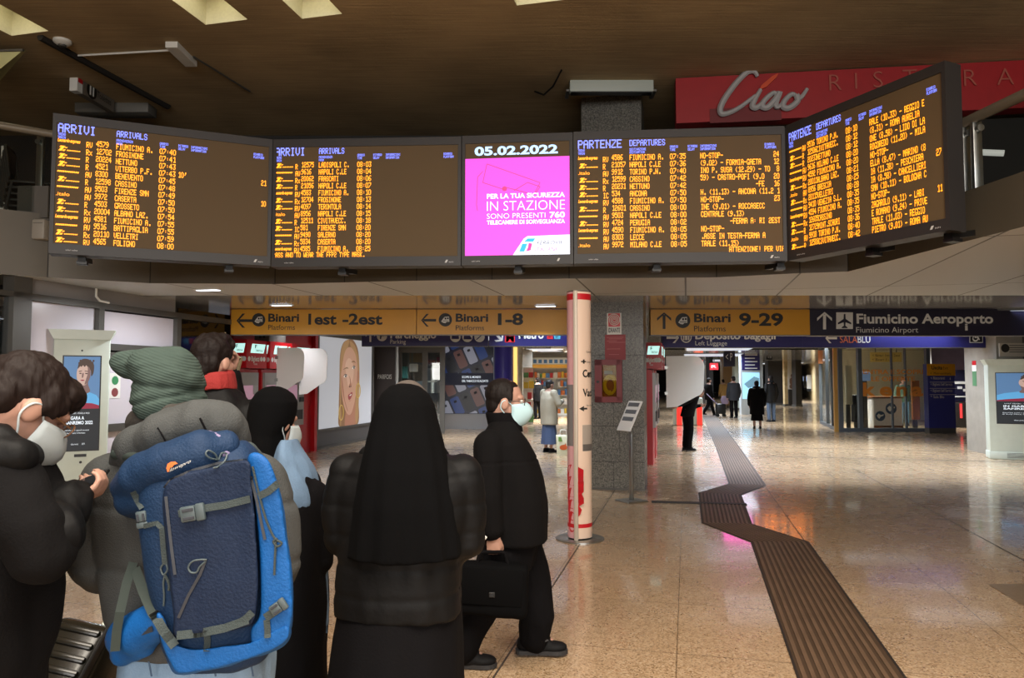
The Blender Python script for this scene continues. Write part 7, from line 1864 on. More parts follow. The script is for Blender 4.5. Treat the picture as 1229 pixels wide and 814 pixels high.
# ribbed beanie with a floppy tip to the left
def rib_material():
    m = mat('beanie_green_knit', (60, 72, 67), .95, spec=.1)
    nt = m.node_tree; p = nt.nodes['Principled BSDF']; L = nt.links.new
    tc = nt.nodes.new('ShaderNodeTexCoord'); w = nt.nodes.new('ShaderNodeTexWave'); w.inputs['Scale'].default_value = 42; w.inputs['Distortion'].default_value = 1.2; w.inputs['Detail'].default_value = 2; w.bands_direction = 'Z'
    mp = nt.nodes.new('ShaderNodeMapping'); mp.inputs['Rotation'].default_value = (0, R(-20), 0)
    b = nt.nodes.new('ShaderNodeBump'); b.inputs['Strength'].default_value = .3; b.inputs['Distance'].default_value = .004
    L(tc.outputs['Object'], mp.inputs[0]); L(mp.outputs[0], w.inputs['Vector']); L(w.outputs['Fac'], b.inputs['Height']); L(b.outputs[0], p.inputs['Normal'])
    return m
mb = MB()
mb.loft([ringW(YB2, *q) for q in ((502, 176, 233, .108, -.008), (492, 169, 239, .120, -.008), (482, 167, 242, .122, -.006), (468, 165, 242.5, .114, 0), (452, 160, 242, .117, -.002), (438, 157, 238, .112, -.005), (428, 162, 230, .092, -.008), (421, 174, 220, .062, -.008), (418.5, 188, 210, .03, -.008))], 40, 2.15)
mb.limb([W(207, 440, YB2 - .01), W(180, 441, YB2 - .02), W(160, 442, YB2 - .03), W(143, 434, YB2 - .03)], [.058, .052, .042, .026], 18, 6)
mb.limb([W(172, 428, YB2 - .02), W(143, 429, YB2 - .03)], [.024, .020], 14, 5)
def bean(co, n):
    return folds(.006, 14, 34, 1.6)(co, n) - .007 * math.exp(-(((co.z - W(200, 463, YB2).z) + .10 * (co.x - W(200, 463, YB2).x)) / .006) ** 2) - .007 * math.exp(-(((co.z - W(200, 477, YB2).z) - .22 * (co.x - W(215, 477, YB2).x)) / .006) ** 2)
mb.blob('beanie', rib_material(), r, .0065, 3, bean)
mb = MB(); mb.loft([ringW(YB2, *q) for q in ((860, 152, 318, .15), (815, 150, 321, .155), (790, 152, 322, .155), (765, 158, 318, .14))], 36, 2.5)
for px in (196, 280): b = W(px, 820, YB2); mb.limb([V((b.x, YB2, .84)), V((b.x, YB2 + .02, .46)), V((b.x, YB2 - .01, .10))], [.112, .085, .075], 14, 5)
mb.blob('jeans', M_jeans, r, .010, 3, folds(.008, 9, 24))
for px in (178, 255, 300):
    mb = MB(); mb.tube([W(px, 790, YB2 - .165), W(px + 4, 812, YB2 - .168)], .0025, 5); mb.build('seam', mat('denim_seam', (70, 92, 118), .9) if px == 178 else bpy.data.materials['denim_seam'], r, True)
for px in (196, 280): shoe(r, MW[r.name].inverted() @ V((W(px, 820, YB2).x, YB2 - .01, .085)), V((0, 1, 0)), 1.0)

# ---- the big backpack: local frame x right, y away from viewer, z up; origin at its lower back centre
M_navyf = mat('pack_navy', (13, 40, 70), .7, bump=.3, bscale=140, var=.08, vscale=8, spec=.3)
M_navyd = mat('pack_navy_deep', (10, 28, 54), .7, bump=.3, bscale=140, var=.08, vscale=8, spec=.3)
M_brb = mat('pack_bright_blue', (9, 80, 146), .6, bump=.25, bscale=140, var=.10, vscale=7, spec=.3)
M_web = mat('webbing_grey_green', (48, 58, 59), .8, bump=.3, bscale=260)
M_buck = mat('buckle_grey', (66, 78, 82), .5)
M_zip = mat('zip_dark', (42, 46, 54), .6)
YP = 1.98
pb = W(262, 800, YP)                               # bottom centre
KP = YP / FPX
rp = thing('backpack', 'big navy and bright blue hiking backpack worn by the backpacker', 'backpack', pb, R(0))
lean = Matrix.Rotation(R(-6), 4, 'Y') @ Matrix.Rotation(R(10), 4, 'Z')
def Bp(px, py, d=0.0):
    """point whose place in the picture is px,py on the pack's viewer side, d metres away from the viewer"""
    return W(px, py, YP + d)
def ringP(py, pl, pr, ry, dy): return ringW(YP, py, pl, pr, ry, dy)
mb = MB()
mb.loft([ringP(*q) for q in [(a_, b_, c_, d_ * .82, e_ - .035) for a_, b_, c_, d_, e_ in ((800, 222, 300, .09, .04), (790, 208, 318, .11, .04), (770, 199, 326, .125, .04), (730, 191, 330, .135, .04), (680, 182, 331, .14, .04), (630, 175, 327, .14, .04), (590, 173, 320, .135, .045), (560, 180, 312, .12, .05), (540, 200, 300, .09, .06), (530, 220, 290, .05, .06))]], 48, 3.0)
mc = mb.blob('main_compartment', M_navyf, rp, .0075, 4, folds(.007, 8, 22))
# front pocket panel of deeper navy, raised from the face
def panel(pts, d0, th, name, m, rnd_=.012, fold=.004, vox=.0065):
    q = [Bp(px, py, d0) for px, py in smoothpts(pts, 4)]
    q2 = [Bp(px, py, d0 + th) for px, py in smoothpts(pts, 4)]
    n = len(q); mbx = MB(); mbx.add(q + q2, [list(range(n))[::-1], [n + i for i in range(n)]] + [[i, (i + 1) % n, n + (i + 1) % n, n + i] for i in range(n)])
    return mbx.blob(name, m, rp, vox, 7, folds(fold, 10, 26))
fp = panel([(197, 592), (215, 572), (255, 560), (296, 552), (302, 580), (307, 640), (310, 700), (306, 745), (290, 755), (240, 762), (210, 766), (208, 740), (203, 690), (199, 640)], -.135, .09, 'front_pocket', M_navyd)
sp = panel([(298, 548), (320, 552), (336, 595), (345, 650), (350, 700), (349, 752), (334, 772), (304, 780), (300, 755), (311, 740), (313, 700), (310, 650), (305, 600)], -.118, .30, 'side_panel', M_brb)
bp_ = panel([(188, 735), (198, 745), (206, 770), (240, 778), (300, 770), (344, 750), (344, 770), (312, 788), (262, 802), (216, 810), (204, 797), (194, 770)], -.122, .28, 'base_panel', M_brb)
# rolled lid sloping down to the left
mb = MB(); mb.limb([Bp(150, 584, .02), Bp(172, 573, -.02), Bp(205, 556, -.045), Bp(240, 540, -.050), Bp(266, 536, -.02)], [.040, .060, .064, .058, .040], 20, 6)
mb.limb([Bp(158, 600, .02), Bp(185, 592, -.01), Bp(215, 572, -.03), Bp(245, 555, -.03)], [.045, .055, .045, .035], 16, 5)
mb.limb([Bp(160, 605, .05), Bp(178, 608, .03)], [.042, .04], 14, 4)
lid = mb.blob('lid', M_navyf, rp, .007, 4, folds(.008, 9, 24, .9))
mb = MB(); mb.limb([Bp(250, 525, -.015), Bp(262, 533, -.03), Bp(270, 545, -.04)], [.022, .026, .02], 12, 4); mb.blob('lid_lining', mat('lining_mauve', (120, 108, 140), .8), rp, .006, 2, folds(.006, 16, 30))
# logo on the lid
def front_of(o, px, py, off=.003):
    """the pack surface straight behind that pixel"""
    me = o.data; inv = MW[o.name].inverted(); a = inv @ V((0, 0, CAMH)); b = inv @ W(px, py, 3.0)
    ok, loc, nn, _ = o.ray_cast(a, (b - a).normalized())
    return (MW[o.name] @ loc) + (V((0, 0, CAMH)) - MW[o.name] @ loc).normalized() * off if ok else W(px, py, YP - .14)

bpy.context.view_layer.update()
def surf(px, py, off=.003):
    best = None
    for o in (lid, mc, fp, sp, bp_):
        p = front_of(o, px, py, off)
        inv = MW[o.name].inverted(); a = inv @ V((0, 0, CAMH)); b = inv @ W(px, py, 3.0)
        ok = o.ray_cast(a, (b - a).normalized())[0]
        if ok and (best is None or p.y < best.y): best = p
    return best or W(px, py, YP - .12)
def project(mbx): 
    mbx.v = [surf(CXP + 0 + v.x, v.z, .0035) for v in mbx.v]; return mbx
mb = MB(); mb.text('lowepro', (0, 0, 0), UX, UY, 5.4, 27, .0)
tx = mb.v; an_ = R(24)
mb.v = [surf(203.5 + v.x * math.cos(an_) + v.y * math.sin(an_), 566.5 - v.x * math.sin(an_) + v.y * -math.cos(an_), .004) for v in tx]
mb.build('logo_lettering', M_lt, rp)
mb = MB(); q = [(201, 567), (199.5, 562), (201, 557), (205, 554.5), (210, 554), (213.5, 556.5), (209, 558), (206.5, 561), (204, 561.5), (203, 566)]
mb.add([surf(*p_, .004) for p_ in q], [list(range(10))[::-1]]); mb.build('logo_mark', mat('logo_orange', (232, 120, 60), .6), rp)
def strap(name, pts, w, m=M_web, th=.005, off=.003, par=None, wz=True):
    """flat webbing lying on the pack through picture points"""
    sub = []
    for i in range(len(pts) - 1):
        n = max(2, int(math.dist(pts[i], pts[i + 1]) / 4))
        for k in range(n): sub.append(tuple(pts[i][c] + (pts[i + 1][c] - pts[i][c]) * k / n for c in (0, 1)))
    sub.append(pts[-1])
    P = [surf(px, py, off) for px, py in sub]; n = len(P)
    vs = []
    for i, p in enumerate(P):
        t = (P[min(i + 1, n - 1)] - P[max(i - 1, 0)]).normalized(); view = (V((0, 0, CAMH)) - p).normalized()
        s_ = t.cross(view).normalized() * w / 2
        vs += [p - s_, p + s_, p + s_ + view * th, p - s_ + view * th]
    fs = [[i * 4 + a, i * 4 + b, i * 4 + 4 + b, i * 4 + 4 + a] for i in range(n - 1) for a, b in ((0, 1), (1, 2), (2, 3), (3, 0))] + [[0, 3, 2, 1], [n * 4 - 4, n * 4 - 3, n * 4 - 2, n * 4 - 1]]
    mbx = MB(); mbx.add(vs, fs); return mbx.build(name, m, par or rp)
def buckle(px, py, ang, s=1.0, name='buckle'):
    c = surf(px, py, .010); Rz = Matrix.Rotation(R(ang), 3, 'Y')
    mb = MB(); mb.rbox(c, (.030 * s, .012, .030 * s), .004, 2, Rz); mb.rbox(c + Rz @ V((.024 * s, 0, 0)), (.018 * s, .012, .034 * s), .004, 2, Rz)
    o = mb.build(name, M_buck, rp, True)
    for dz in (-.008, .008):
        mb = MB(); mb.rbox(c + Rz @ V((.002, -.007, dz * s)), (.022 * s, .003, .006 * s), .001, 1, Rz); mb.build('buckle_slot', M_zip, o)
strap('compression_strap', [(214, 617), (240, 611), (272, 606), (304, 598)], .018); strap('compression_strap', [(310, 596), (322, 590), (334, 580)], .018)
buckle(226, 617, -10, 1.25)
strap('compression_strap', [(212, 763), (240, 760), (270, 754), (298, 744)], .020); strap('compression_strap', [(318, 742), (330, 734), (341, 726)], .020)
strap('compression_strap', [(184, 735), (196, 757), (210, 776)], .022)
strap('lid_strap', [(160, 590), (166, 602), (171, 610)], .016); buckle(170, 620, 80, .9)
strap('daisy_loop', [(172, 632), (188, 628), (194, 634), (196, 660), (198, 678)], .012)
strap('accessory_strap', [(248, 757), (249, 770), (248, 782)], .015); strap('accessory_strap', [(320, 744), (321, 756), (321, 766)], .015)
strap('accessory_strap', [(284, 750), (296, 742), (303, 735)], .018)
buckle(331, 731, -35, .9)
for pts in ([(197, 586), (205, 576), (230, 565), (262, 556), (296, 552)], [(199, 596), (202, 625), (206, 660), (210, 690)], [(214, 742), (226, 715), (240, 690), (247, 672)], [(301, 572), (308, 600), (314, 630), (318, 648)]):
    strap('zip', pts, .007, M_zip, .003, .002)
def cord(name, pts, rad=.0024, m=M_buck, off=.006):
    sub = []
    ext = [pts[0]] + pts + [pts[-1]]
    for i in range(1, len(ext) - 2):
        a, b, c, d = ext[i - 1:i + 3]
        for t in (0, .25, .5, .75): sub.append(tuple(.5 * (2 * b[k] + (c[k] - a[k]) * t + (2 * a[k] - 5 * b[k] + 4 * c[k] - d[k]) * t * t + (3 * b[k] - a[k] - 3 * c[k] + d[k]) * t ** 3) for k in (0, 1)))
    mb = MB(); mb.tube([surf(*q, off) for q in sub], rad, 6); mb.build(name, m, rp, True)
cord('zip_pull', [(262, 552), (252, 550), (247, 545), (250, 541), (258, 545), (262, 552), (266, 544), (272, 545), (270, 553), (262, 560), (255, 562)])
cord('zip_pull', [(248, 672), (240, 672), (231, 674), (226, 681), (229, 687), (236, 687), (240, 680), (248, 673)])
cord('cord_pull', [(197, 676), (193, 682), (196, 690), (201, 684), (199, 676)]); cord('cord_pull', [(198, 690), (196, 700), (197, 716), (196, 730)]); cord('cord_pull', [(198, 690), (203, 702), (202, 710)], .0035, M_web)
cord('side_cord', [(303, 560), (310, 590), (318, 620), (326, 640), (331, 648)], .003, M_web); cord('side_cord', [(331, 648), (338, 652), (333, 656), (328, 650), (334, 646)], .003, M_web); cord('side_cord', [(331, 650), (330, 670), (329, 695)], .003, M_web)
buckle(167, 790, 0, .01) if False else None
# shoulder harness, hip belt and loose straps
mb = MB(); mb.limb([W(150, 540, YB2 - .08), W(140, 545, YB2 - .10), W(165, 548, YB2 - .14)], [.016, .018, .016], 10, 4); mb.blob('shoulder_strap', mat('strap_green', (40, 50, 46), .8), rp, .006, 2)
mb = MB(); mb.limb([W(284, 536, YB2 - .16), W(296, 542, YB2 - .16), W(312, 556, YB2 - .14)], [.020, .026, .026], 12, 4); mb.blob('shoulder_strap', M_web, rp, .006, 2, folds(.006, 20, 30))
mb = MB(); mb.limb([W(146, 765, YB2 - .10), W(168, 758, YB2 - .20), W(195, 745, YB2 - .24)], [.045, .06, .05], 14, 5); mb.limb([W(147, 785, YB2 - .12), W(172, 775, YB2 - .20)], [.03, .035], 12, 4); mb.blob('hip_belt', M_brb, rp, .007, 3, folds(.006, 12, 26))
def flat(name, P, w, m, th=.003):
    n = len(P); vs = []
    for i, p in enumerate(P):
        t = (P[min(i + 1, n - 1)] - P[max(i - 1, 0)]).normalized(); view = (V((0, 0, CAMH)) - p).normalized(); s_ = t.cross(view).normalized() * w / 2
        vs += [p - s_, p + s_, p + s_ + view * th, p - s_ + view * th]
    mb = MB(); mb.add(vs, [[i * 4 + a, i * 4 + b, i * 4 + 4 + b, i * 4 + 4 + a] for i in range(n - 1) for a, b in ((0, 1), (1, 2), (2, 3), (3, 0))] + [[0, 3, 2, 1], [n * 4 - 4, n * 4 - 3, n * 4 - 2, n * 4 - 1]]); mb.build(name, m, rp)
gs = bpy.data.materials['strap_green']
flat('loose_strap', [W(160, 675, YB2 - .19), W(152, 700, YB2 - .24), W(144, 735, YB2 - .27), W(140, 758, YB2 - .27), W(138, 782, YB2 - .27)], .022, gs)
flat('loose_strap', [W(162, 682, YB2 - .20), W(172, 710, YB2 - .26), W(183, 735, YB2 - .30), W(192, 748, YB2 - .31)], .024, gs)
flat('belt_webbing', [W(142, 767, YB2 - .172), W(160, 763, YB2 - .262), W(183, 755, YB2 - .292)], .014, M_zip)

# ---------------------------------------------------------------- black suitcase beside the backpacker
ys = 2.75
M_shell = mat('suitcase_shell', (24, 23, 18), .22, spec=.5, bump=.1, bscale=14)
P0 = W(101, 741, ys)                               # middle of the ribbed face's upper edge
zv = V((.13, .40, .52)).normalized(); wv = V((1, -.10, -.16)); wv = (wv - zv * wv.dot(zv)).normalized(); yv = zv.cross(wv).normalized()
if yv.z > 0: yv = -yv
R3s = Matrix((wv, yv, zv)).transposed(); Ms = Matrix.Translation(P0) @ R3s.to_4x4()
sw, sd, sh_ = .235, .40, .66
rs = thing('suitcase', 'glossy black ribbed suitcase with its handle pulled out', 'suitcase', (P0.x, P0.y - .2, 0))
mb = MB(); mb.rbox(Ms @ V((0, sd / 2, -sh_ / 2)), (sw, sd, sh_), .05, 4, R3s); mb.build('shell', M_shell, rs, True, ang=60)
for i in range(13):
    mb = MB(); mb.rbox(Ms @ V((-.012, sd / 2, -.045 - i * .047)), (sw - .03, sd + .024, .026), .012, 2, R3s); mb.build('rib', M_shell, rs, True)
mb = MB(); mb.rbox(Ms @ V((sw / 2 - .012, sd / 2, -sh_ / 2)), (.012, sd + .018, sh_ + .014), .005, 1, R3s); mb.build('zip_band', M_black, rs)
for y in (.10, .30):
    mb = MB(); mb.tube([Ms @ V((.03, y, -.02)), Ms @ V((.03, y, .36))], .011, 8); mb.build('handle_bar', M_kio, rs, True)
    mb = MB(); c_ = Ms @ V((.0, y + .06, -sh_ - .01)); mb.tube([c_ - wv * .05, c_ + wv * .05], .035, 16); mb.build('wheel', M_black, rs, True)
mb = MB(); mb.rbox(Ms @ V((.03, .2, .37)), (.03, .26, .028), .01, 2, R3s); mb.build('handle_grip', M_black, rs, True)

# ---------------------------------------------------------------- man at the left edge with glasses, mask and phone
YL = 1.9
r = thing('person', 'man in a black coat with glasses and a white mask at the left edge', 'person', (W(-10, 600, YL).x, YL, 0))
hM = T3(W(31, 487, YL), R(-34), R(-40), R(4))
mb = MB(); head_pieces(mb, hM, 1.06)
mb.limb([hM @ V((0, -.02, -.06)), W(0, 560, YL)], [.058, .066], 12, 3)
for py, rx, ry in ((590, .17, .11), (650, .17, .12), (720, .17, .13)): mb.ball(W(-24, py, YL), (rx - .03, ry, .12), None, 14)
lA = [W(15, 590, YL - .10), W(52, 655, YL - .12), W(79, 603, YL + .06)]; lB = [W(-20, 590, YL + .16), W(30, 650, YL + .25), W(76, 606, YL + .22)]
for a in (lA, lB): mb.limb(a, [.052, .044, .032], 12, 3)
hand_pieces(mb, lA[2], V((.9, .3, .35)), V((-.3, .3, .9)), V((-.2, 1, 0)), 45, .88)
hand_pieces(mb, lB[2], V((.9, -.2, .3)), V((-.3, -.3, .9)), V((0, -1, .2)), 40, .95)
for dx in (-.10, .05): b = W(-25, 760, YL); mb.limb([V((b.x + dx, YL, .86)), V((b.x + dx, YL + .02, .48)), V((b.x + dx, YL, .09))], [.065, .055, .045], 12, 3); mb.ball(V((b.x + dx + .05, YL, .04)), (.08, .03, .022), None, 10)
mb.blob('body', M_skin, r, .0062, 3)
mb = MB(); R3 = hM.to_3x3()
for c, q in (((0, -.022, .044), (.088, .108, .088)), ((0, -.070, -.015), (.078, .062, .085)), ((.0, .048, .076), (.074, .058, .046)), ((.0, .068, .064), (.066, .034, .030)), ((.074, .035, .03), (.018, .03, .035)), ((-.074, .035, .03), (.018, .03, .035)), ((.078, .01, .03), (.018, .03, .04))): mb.ball(hM @ V(c), q, R3, 18)
mb.blob('hair', M_hairb, r, .006, 1, lambda co, n: .006 * noise.noise(V((co.x * 30, co.y * 30, co.z * 14))) + .004 * noise.noise(V((co.x * 90, co.y * 90, co.z * 30))))
inv = MW[r.name].inverted()
mask_mesh(r, inv @ hM, 1.06, M_mask); glasses(r, inv @ hM, 1.08, mat('tortoise_rim', (96, 66, 44), .35))
mb = MB()
mb.loft([ringW(YL, *q) for q in ((1060, -85, 22, .20), (930, -92, 32, .20), (814, -98, 36, .20), (760, -98, 48, .20), (715, -98, 54, .195), (680, -98, 54, .19), (640, -98, 60, .185), (600, -96, 64, .18), (575, -88, 58, .165), (555, -70, 48, .14), (543, -50, 40, .11))], 44, 2.3)
mb.limb([W(12, 585, YL - .10), W(40, 632, YL - .13), W(54, 662, YL - .12), W(62, 648, YL - .08), W(88, 596, YL + .05)], [.085, .084, .080, .072, .052], 18, 6)
mb.limb([W(-20, 590, YL + .14), W(30, 652, YL + .24), W(80, 600, YL + .21)], [.085, .078, .05], 14, 5)
mb.blob('coat', M_coatk, r, .0085, 4, folds(.018, 6, 18))
mb = MB(); mb.limb([W(-22, 528, YL + .02), W(-10, 545, YL - .12), W(20, 548, YL - .11), W(40, 546, YL + .02)], [.040, .05, .048, .036], 14, 6); mb.limb([W(-30, 515, YL), W(0, 525, YL - .10), W(28, 540, YL - .09)], [.03, .035, .03], 12, 5); mb.blob('collar', M_puffk, r, .0075, 3, folds(.007, 12, 28))
mb = MB(); mb.limb([W(66, 640, YL - .09), W(80, 608, YL + .02), W(88, 598, YL + .05)], [.068, .058, .05], 14, 5); mb.blob('puffer_cuff', M_puffk, r, .0075, 3, folds(.012, 14, 30))
mb = MB()
mb.limb([V((b.x - .0, YL, .9)), V((b.x - .02, YL, .3))], [.14, .13], 14, 3) ; mb.limb([V((b.x - .08, YL, .6)), V((b.x - .10, YL, .10))], [.09, .07], 12, 4); mb.limb([V((b.x + .08, YL, .6)), V((b.x + .08, YL, .10))], [.09, .07], 12, 4); mb.blob('trousers', M_trk, r, .011, 3, folds(.006))
for dx in (-.10, .08): shoe(r, inv @ V((b.x + dx, YL, .085)), V((1, 0, 0)), 1.0)
pc = W(97, 583, YL + .14)
t_ = thing('phone', 'dark phone held out by the man at the left edge', 'phone', pc)
Rp_ = Matrix.Rotation(R(-22), 3, 'Y') @ Matrix.Rotation(R(25), 3, 'X')
mb = MB(); mb.rbox(pc, (.145, .07, .009), .004, 2, Rp_); mb.build('case', M_black, t_, True)
mb = MB(); mb.rbox(pc + Rp_ @ V((0, 0, .0048)), (.135, .062, .001), .0004, 1, Rp_); mb.build('display', mat('phone_glass', (40, 44, 50), .1), t_)
# ---------------------------------------------------------------- man with a red collar between beanie and ticket machines
YC = 3.75
r = thing('person', 'dark haired man in a black jacket with a red hood collar, seen from behind', 'person', (W(262, 600, YC).x, YC, 0))
hM = T3(W(257.5, 434, YC), R(-20), R(-4))
mb = MB(); head_pieces(mb, hM, 1.06)
mb.limb([hM @ V((0, -.02, -.07)), W(258, 475, YC)], [.056, .064], 12, 3)
for py, rx, ry in ((510, .14, .10), (550, .15, .11), (600, .16, .12)): mb.ball(W(262, py, YC), (rx, ry, .11), None, 14)
cL = [W(222, 500, YC), W(212, 560, YC), W(228, 600, YC + .15)]; cR = [W(296, 502, YC), W(292, 530, YC + .20), W(277, 446, YC + .16)]
for a in (cL, cR): mb.limb(a, [.052, .044, .032], 12, 3)
hand_pieces(mb, cR[2], V((.35, -.1, .9)), V((-.5, -.5, -.1)), V((-1, .2, .1)), 35, .9); hand_pieces(mb, cL[2], V((0, .3, -1)), V((1, 0, 0)), V((0, 1, 0)), 30)
for dx in (-.10, .10): b = W(262, 700, YC); mb.limb([V((b.x + dx, YC, .92)), V((b.x + dx, YC + .02, .5)), V((b.x + dx, YC, .09))], [.09, .062, .045], 12, 3); mb.ball(V((b.x + dx, YC + .06, .04)), (.03, .09, .022), None, 10)
mb.blob('body', M_skin, r, .008, 3)
mb = MB(); R3 = hM.to_3x3()
for c, q in (((0, -.026, .050), (.092, .108, .094)), ((0, -.066, -.015), (.080, .062, .088)), ((.03, .01, .115), (.045, .05, .03)), ((.01, .05, .09), (.065, .05, .04))): mb.ball(hM @ V(c), q, R3, 18)
mb.blob('hair', mat('reddish_dark_hair', (22, 14, 12), .65, spec=.2, bump=.6, bscale=50), r, .007, 2, folds(.006, 30, 70))
mb = MB()
mb.loft([ringW(YC, *q) for q in ((640, 214, 312, .18), (600, 212, 314, .18), (540, 208, 318, .17), (505, 212, 314, .155), (488, 222, 304, .13), (474, 236, 290, .10), (466, 246, 280, .08))], 36, 2.3)
mb.limb([W(222, 498, YC), W(212, 560, YC), W(228, 600, YC + .15)], [.09, .075, .055], 14, 5); mb.limb([W(303, 498, YC), W(292, 532, YC + .20), W(278, 452, YC + .16)], [.085, .07, .045], 14, 5)
mb.blob('jacket', M_puffk, r, .010, 4, folds(.009, 8, 22))
mb = MB(); mb.loft([ringW(YC, *q) for q in ((468, 236, 282, .105, 0), (458, 236, 281, .11, 0), (448, 239, 279, .105, 0), (445, 242, 276, .098, 0))], 28, 2.1); mb.blob('red_hood_collar', mat('collar_red', (140, 34, 32), .85, bump=.3, bscale=120), r, .007, 2, folds(.010, 12, 30))
mb = MB(); mb.loft([(b.x, YC, .12, .16, .12), (b.x, YC, .6, .17, .13), (b.x, YC, .95, .18, .14)], 24); mb.blob('trousers', M_trk, r, .011, 3, folds(.006))
for dx in (-.10, .10): shoe(r, MW[r.name].inverted() @ V((b.x + dx, YC, .085)), V((0, 1, 0)), 1.0)
t_ = thing('folded_leaflet', 'folded beige leaflet held up by the man with the red collar', 'leaflet', W(280, 436, YC + .14))
mb = MB(); q = [W(270, 419, YC + .17), W(289, 430, YC + .15), W(285, 446, YC + .15), W(271, 452, YC + .17)]; mb.add(q + [p + V((.0, .03, .0)) for p in q], [[3, 2, 1, 0], [4, 5, 6, 7], [0, 1, 5, 4], [1, 2, 6, 5], [2, 3, 7, 6], [3, 0, 4, 7]]); mb.build('sheet', mat('leaflet_beige', (142, 132, 104), .8), t_)
mb = MB(); mb.tube([q[1], q[3]], .003, 5); mb.build('fold', M_ink, t_)
# ---------------------------------------------------------------- people deeper in the station
def at(px, py): g = G(px, py); return (g.x, g.y, 0)
M_cream2 = mat('coat_cream', (160, 152, 134), .8, bump=.3, bscale=60)
M_denimd = mat('blue_skirt', (66, 82, 116), .85)
k_ = 1.72
arms = [[V((x * .19, -.01, 1.36)), V((x * .27, .06, 1.12)), V((x * .12, .30, 1.12 + .05))] for x in (-1, 1)]
figure('woman in a cream quilted coat and blue skirt, standing before the bright shop', at(659, 543), R(-55), 1.66, M_cream2, M_denimd, skirt=.20, arms=arms, hair=mat('short_black_hair', (24, 20, 20), .6), coat_hem=.66, bulk=1.12)
p = V(at(676, 546))
r = thing('shopping_bag', 'white shopping bag with an orange print by the totem', 'bag', p)
mb = MB(); mb.loft([(p.x, p.y, .0, .14, .08), (p.x, p.y, .2, .15, .085), (p.x, p.y, .40, .16, .05), (p.x, p.y, .44, .155, .03)], 28, 4); mb.build('bag', mat('bag_cream', (206, 204, 176), .6, bump=.4, bscale=20), r, True, ang=80)
mb = MB(); mb.add([(p.x + .0 + .09 * math.cos(i * .7), p.y - .088, .17 + .06 * math.sin(i * .7)) for i in range(9)], [list(range(9))[::-1]]); mb.add([(p.x + .02, p.y - .0885, .2), (p.x + .06, p.y - .0885, .2), (p.x + .05, p.y - .0885, .28)], [[0, 1, 2]]); mb.build('orange_print', mat('bag_orange', (206, 96, 44), .6), r)
mb = MB(); mb.add([(p.x - .11, p.y - .08, .3), (p.x - .02, p.y - .08, .3), (p.x - .05, p.y - .075, .4), (p.x - .11, p.y - .075, .4)], [[0, 1, 2, 3]]); mb.build('green_print', mat('bag_green', (110, 150, 70), .6), r)
for y in (-.03, .03):
    mb = MB(); mb.tube([(p.x - .07, p.y + y, .43), (p.x - .06, p.y + y, .55), (p.x + .06, p.y + y, .55), (p.x + .07, p.y + y, .43)], .008, 6); mb.build('handle', M_white, r, True)
# person leaning forward to the machine, right of the column
g = at(825, 541)
legs = [[V((-.07, .0, .92)), V((-.08, .03, .5)), V((-.08, -.02, .09))], [V((.07, .02, .92)), V((.08, .05, .5)), V((.08, .0, .09))]]
ch = V((0, -.12, 1.36))
figure('person in black bending over beside the ticket machine behind the column', g, R(-78), 1.72, M_coatk, M_trk, legs=legs, arms=[[V((-.17, .16, 1.28)), V((-.2, .26, 1.02)), V((-.14, .40, 1.04))], [V((.17, .12, 1.28)), V((.2, -.10, 1.14)), V((.22, -.32, 1.06))]], hair=mat('chestnut_hair', (52, 28, 24), .6, bump=.5, bscale=40), hairlong=True, headM=T3((0, .34, 1.36), 0, R(-60)), coat_hem=.80, bulk=.92, lean=.38)

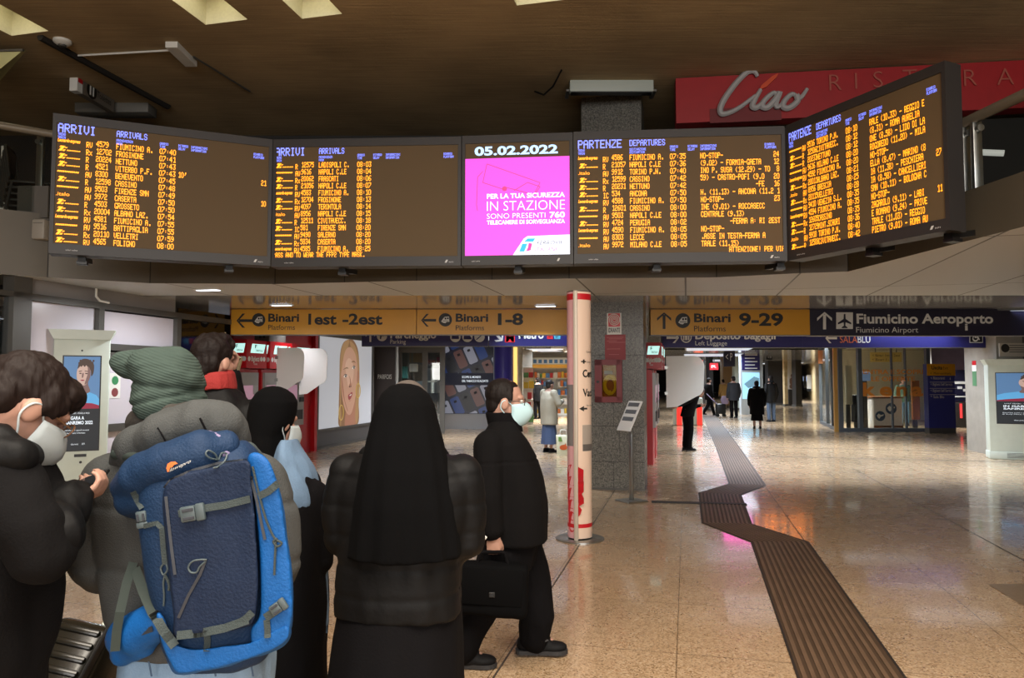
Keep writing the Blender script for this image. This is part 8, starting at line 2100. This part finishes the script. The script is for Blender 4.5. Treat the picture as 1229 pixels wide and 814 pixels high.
# four figures and a trolley in the far right hall
walk = [[V((-.09, 0, .92)), V((-.10, .22, .52)), V((-.10, .34, .10))], [V((.09, 0, .92)), V((.10, -.10, .50)), V((.10, -.38, .14))]]
figure('person in black walking to the right, deep in the hall', at(851, 499), R(-70), 1.72, M_coatk, M_trk, legs=walk, hair=M_hairk)
figure('man in a dark jacket pulling a trolley, walking away in the far hall', at(881, 502), R(10), 1.80, mat('jacket_dark_blue', (24, 26, 32), .8), M_trk, hair=M_hairk, bulk=1.08)
figure('person in an ochre jacket standing beyond the man with the trolley', at(868.5, 491), R(20), 1.66, mat('coat_ochre', (168, 126, 66), .8), mat('sand_trousers', (150, 128, 96), .8), hair=M_hairb)
figure('woman in a long black coat and dress, standing back turned in the hall', at(909, 515), R(-10), 1.62, M_coatk, M_trk, skirt=.30, hair=M_hairk, hood=M_coatk, coat_hem=.52, bulk=1.25)
figure('man in a black hooded jacket and jeans beside the woman in the long coat', at(926, 506.5), R(15), 1.80, M_puffk, mat('far_jeans', (62, 76, 96), .85), hair=M_hairk, hood=M_coatk)
g = V(at(865, 500))
r = thing('trolley', 'small black trolley with a shopping bag, pulled in the far hall', 'trolley', g)
mb = MB(); mb.rbox((g.x, g.y, .34), (.42, .3, .46), .06); mb.build('case', M_black, r, True)
mb = MB(); mb.tube([(g.x - .1, g.y, .5), (g.x - .62, g.y, 1.02)], .02, 6); mb.build('handle', mat('trolley_lilac', (170, 160, 200), .5), r, True)
for x in (-.15, .15): mb = MB(); mb.tube([(g.x + x, g.y - .14, .06), (g.x + x, g.y + .14, .06)], .06, 14); mb.build('wheel', M_black, r, True)
mb = MB(); mb.loft([(g.x + .2, g.y, .56, .14, .1), (g.x + .2, g.y, .75, .18, .12), (g.x + .2, g.y, .92, .12, .05)], 20, 3); mb.build('bag', mat('bag_lilac', (150, 134, 160), .7), r, True)
g = at(1090, 514); 
figure('shop assistant in green with pale blue trousers inside the glazed shop', (W(1089, 455, 26.6).x, 26.9, 0), R(170), 1.74, mat('shirt_green', (62, 88, 70), .8), mat('pale_blue_trousers', (104, 150, 190), .8), hair=M_hairk, coat_hem=.84)
figure('shopper with dark hair deep inside the bright shop on the left', (W(646, 455, 30.5).x, 31.2, 0), R(30), 1.74, M_coatk, M_trk, hair=M_hairk)
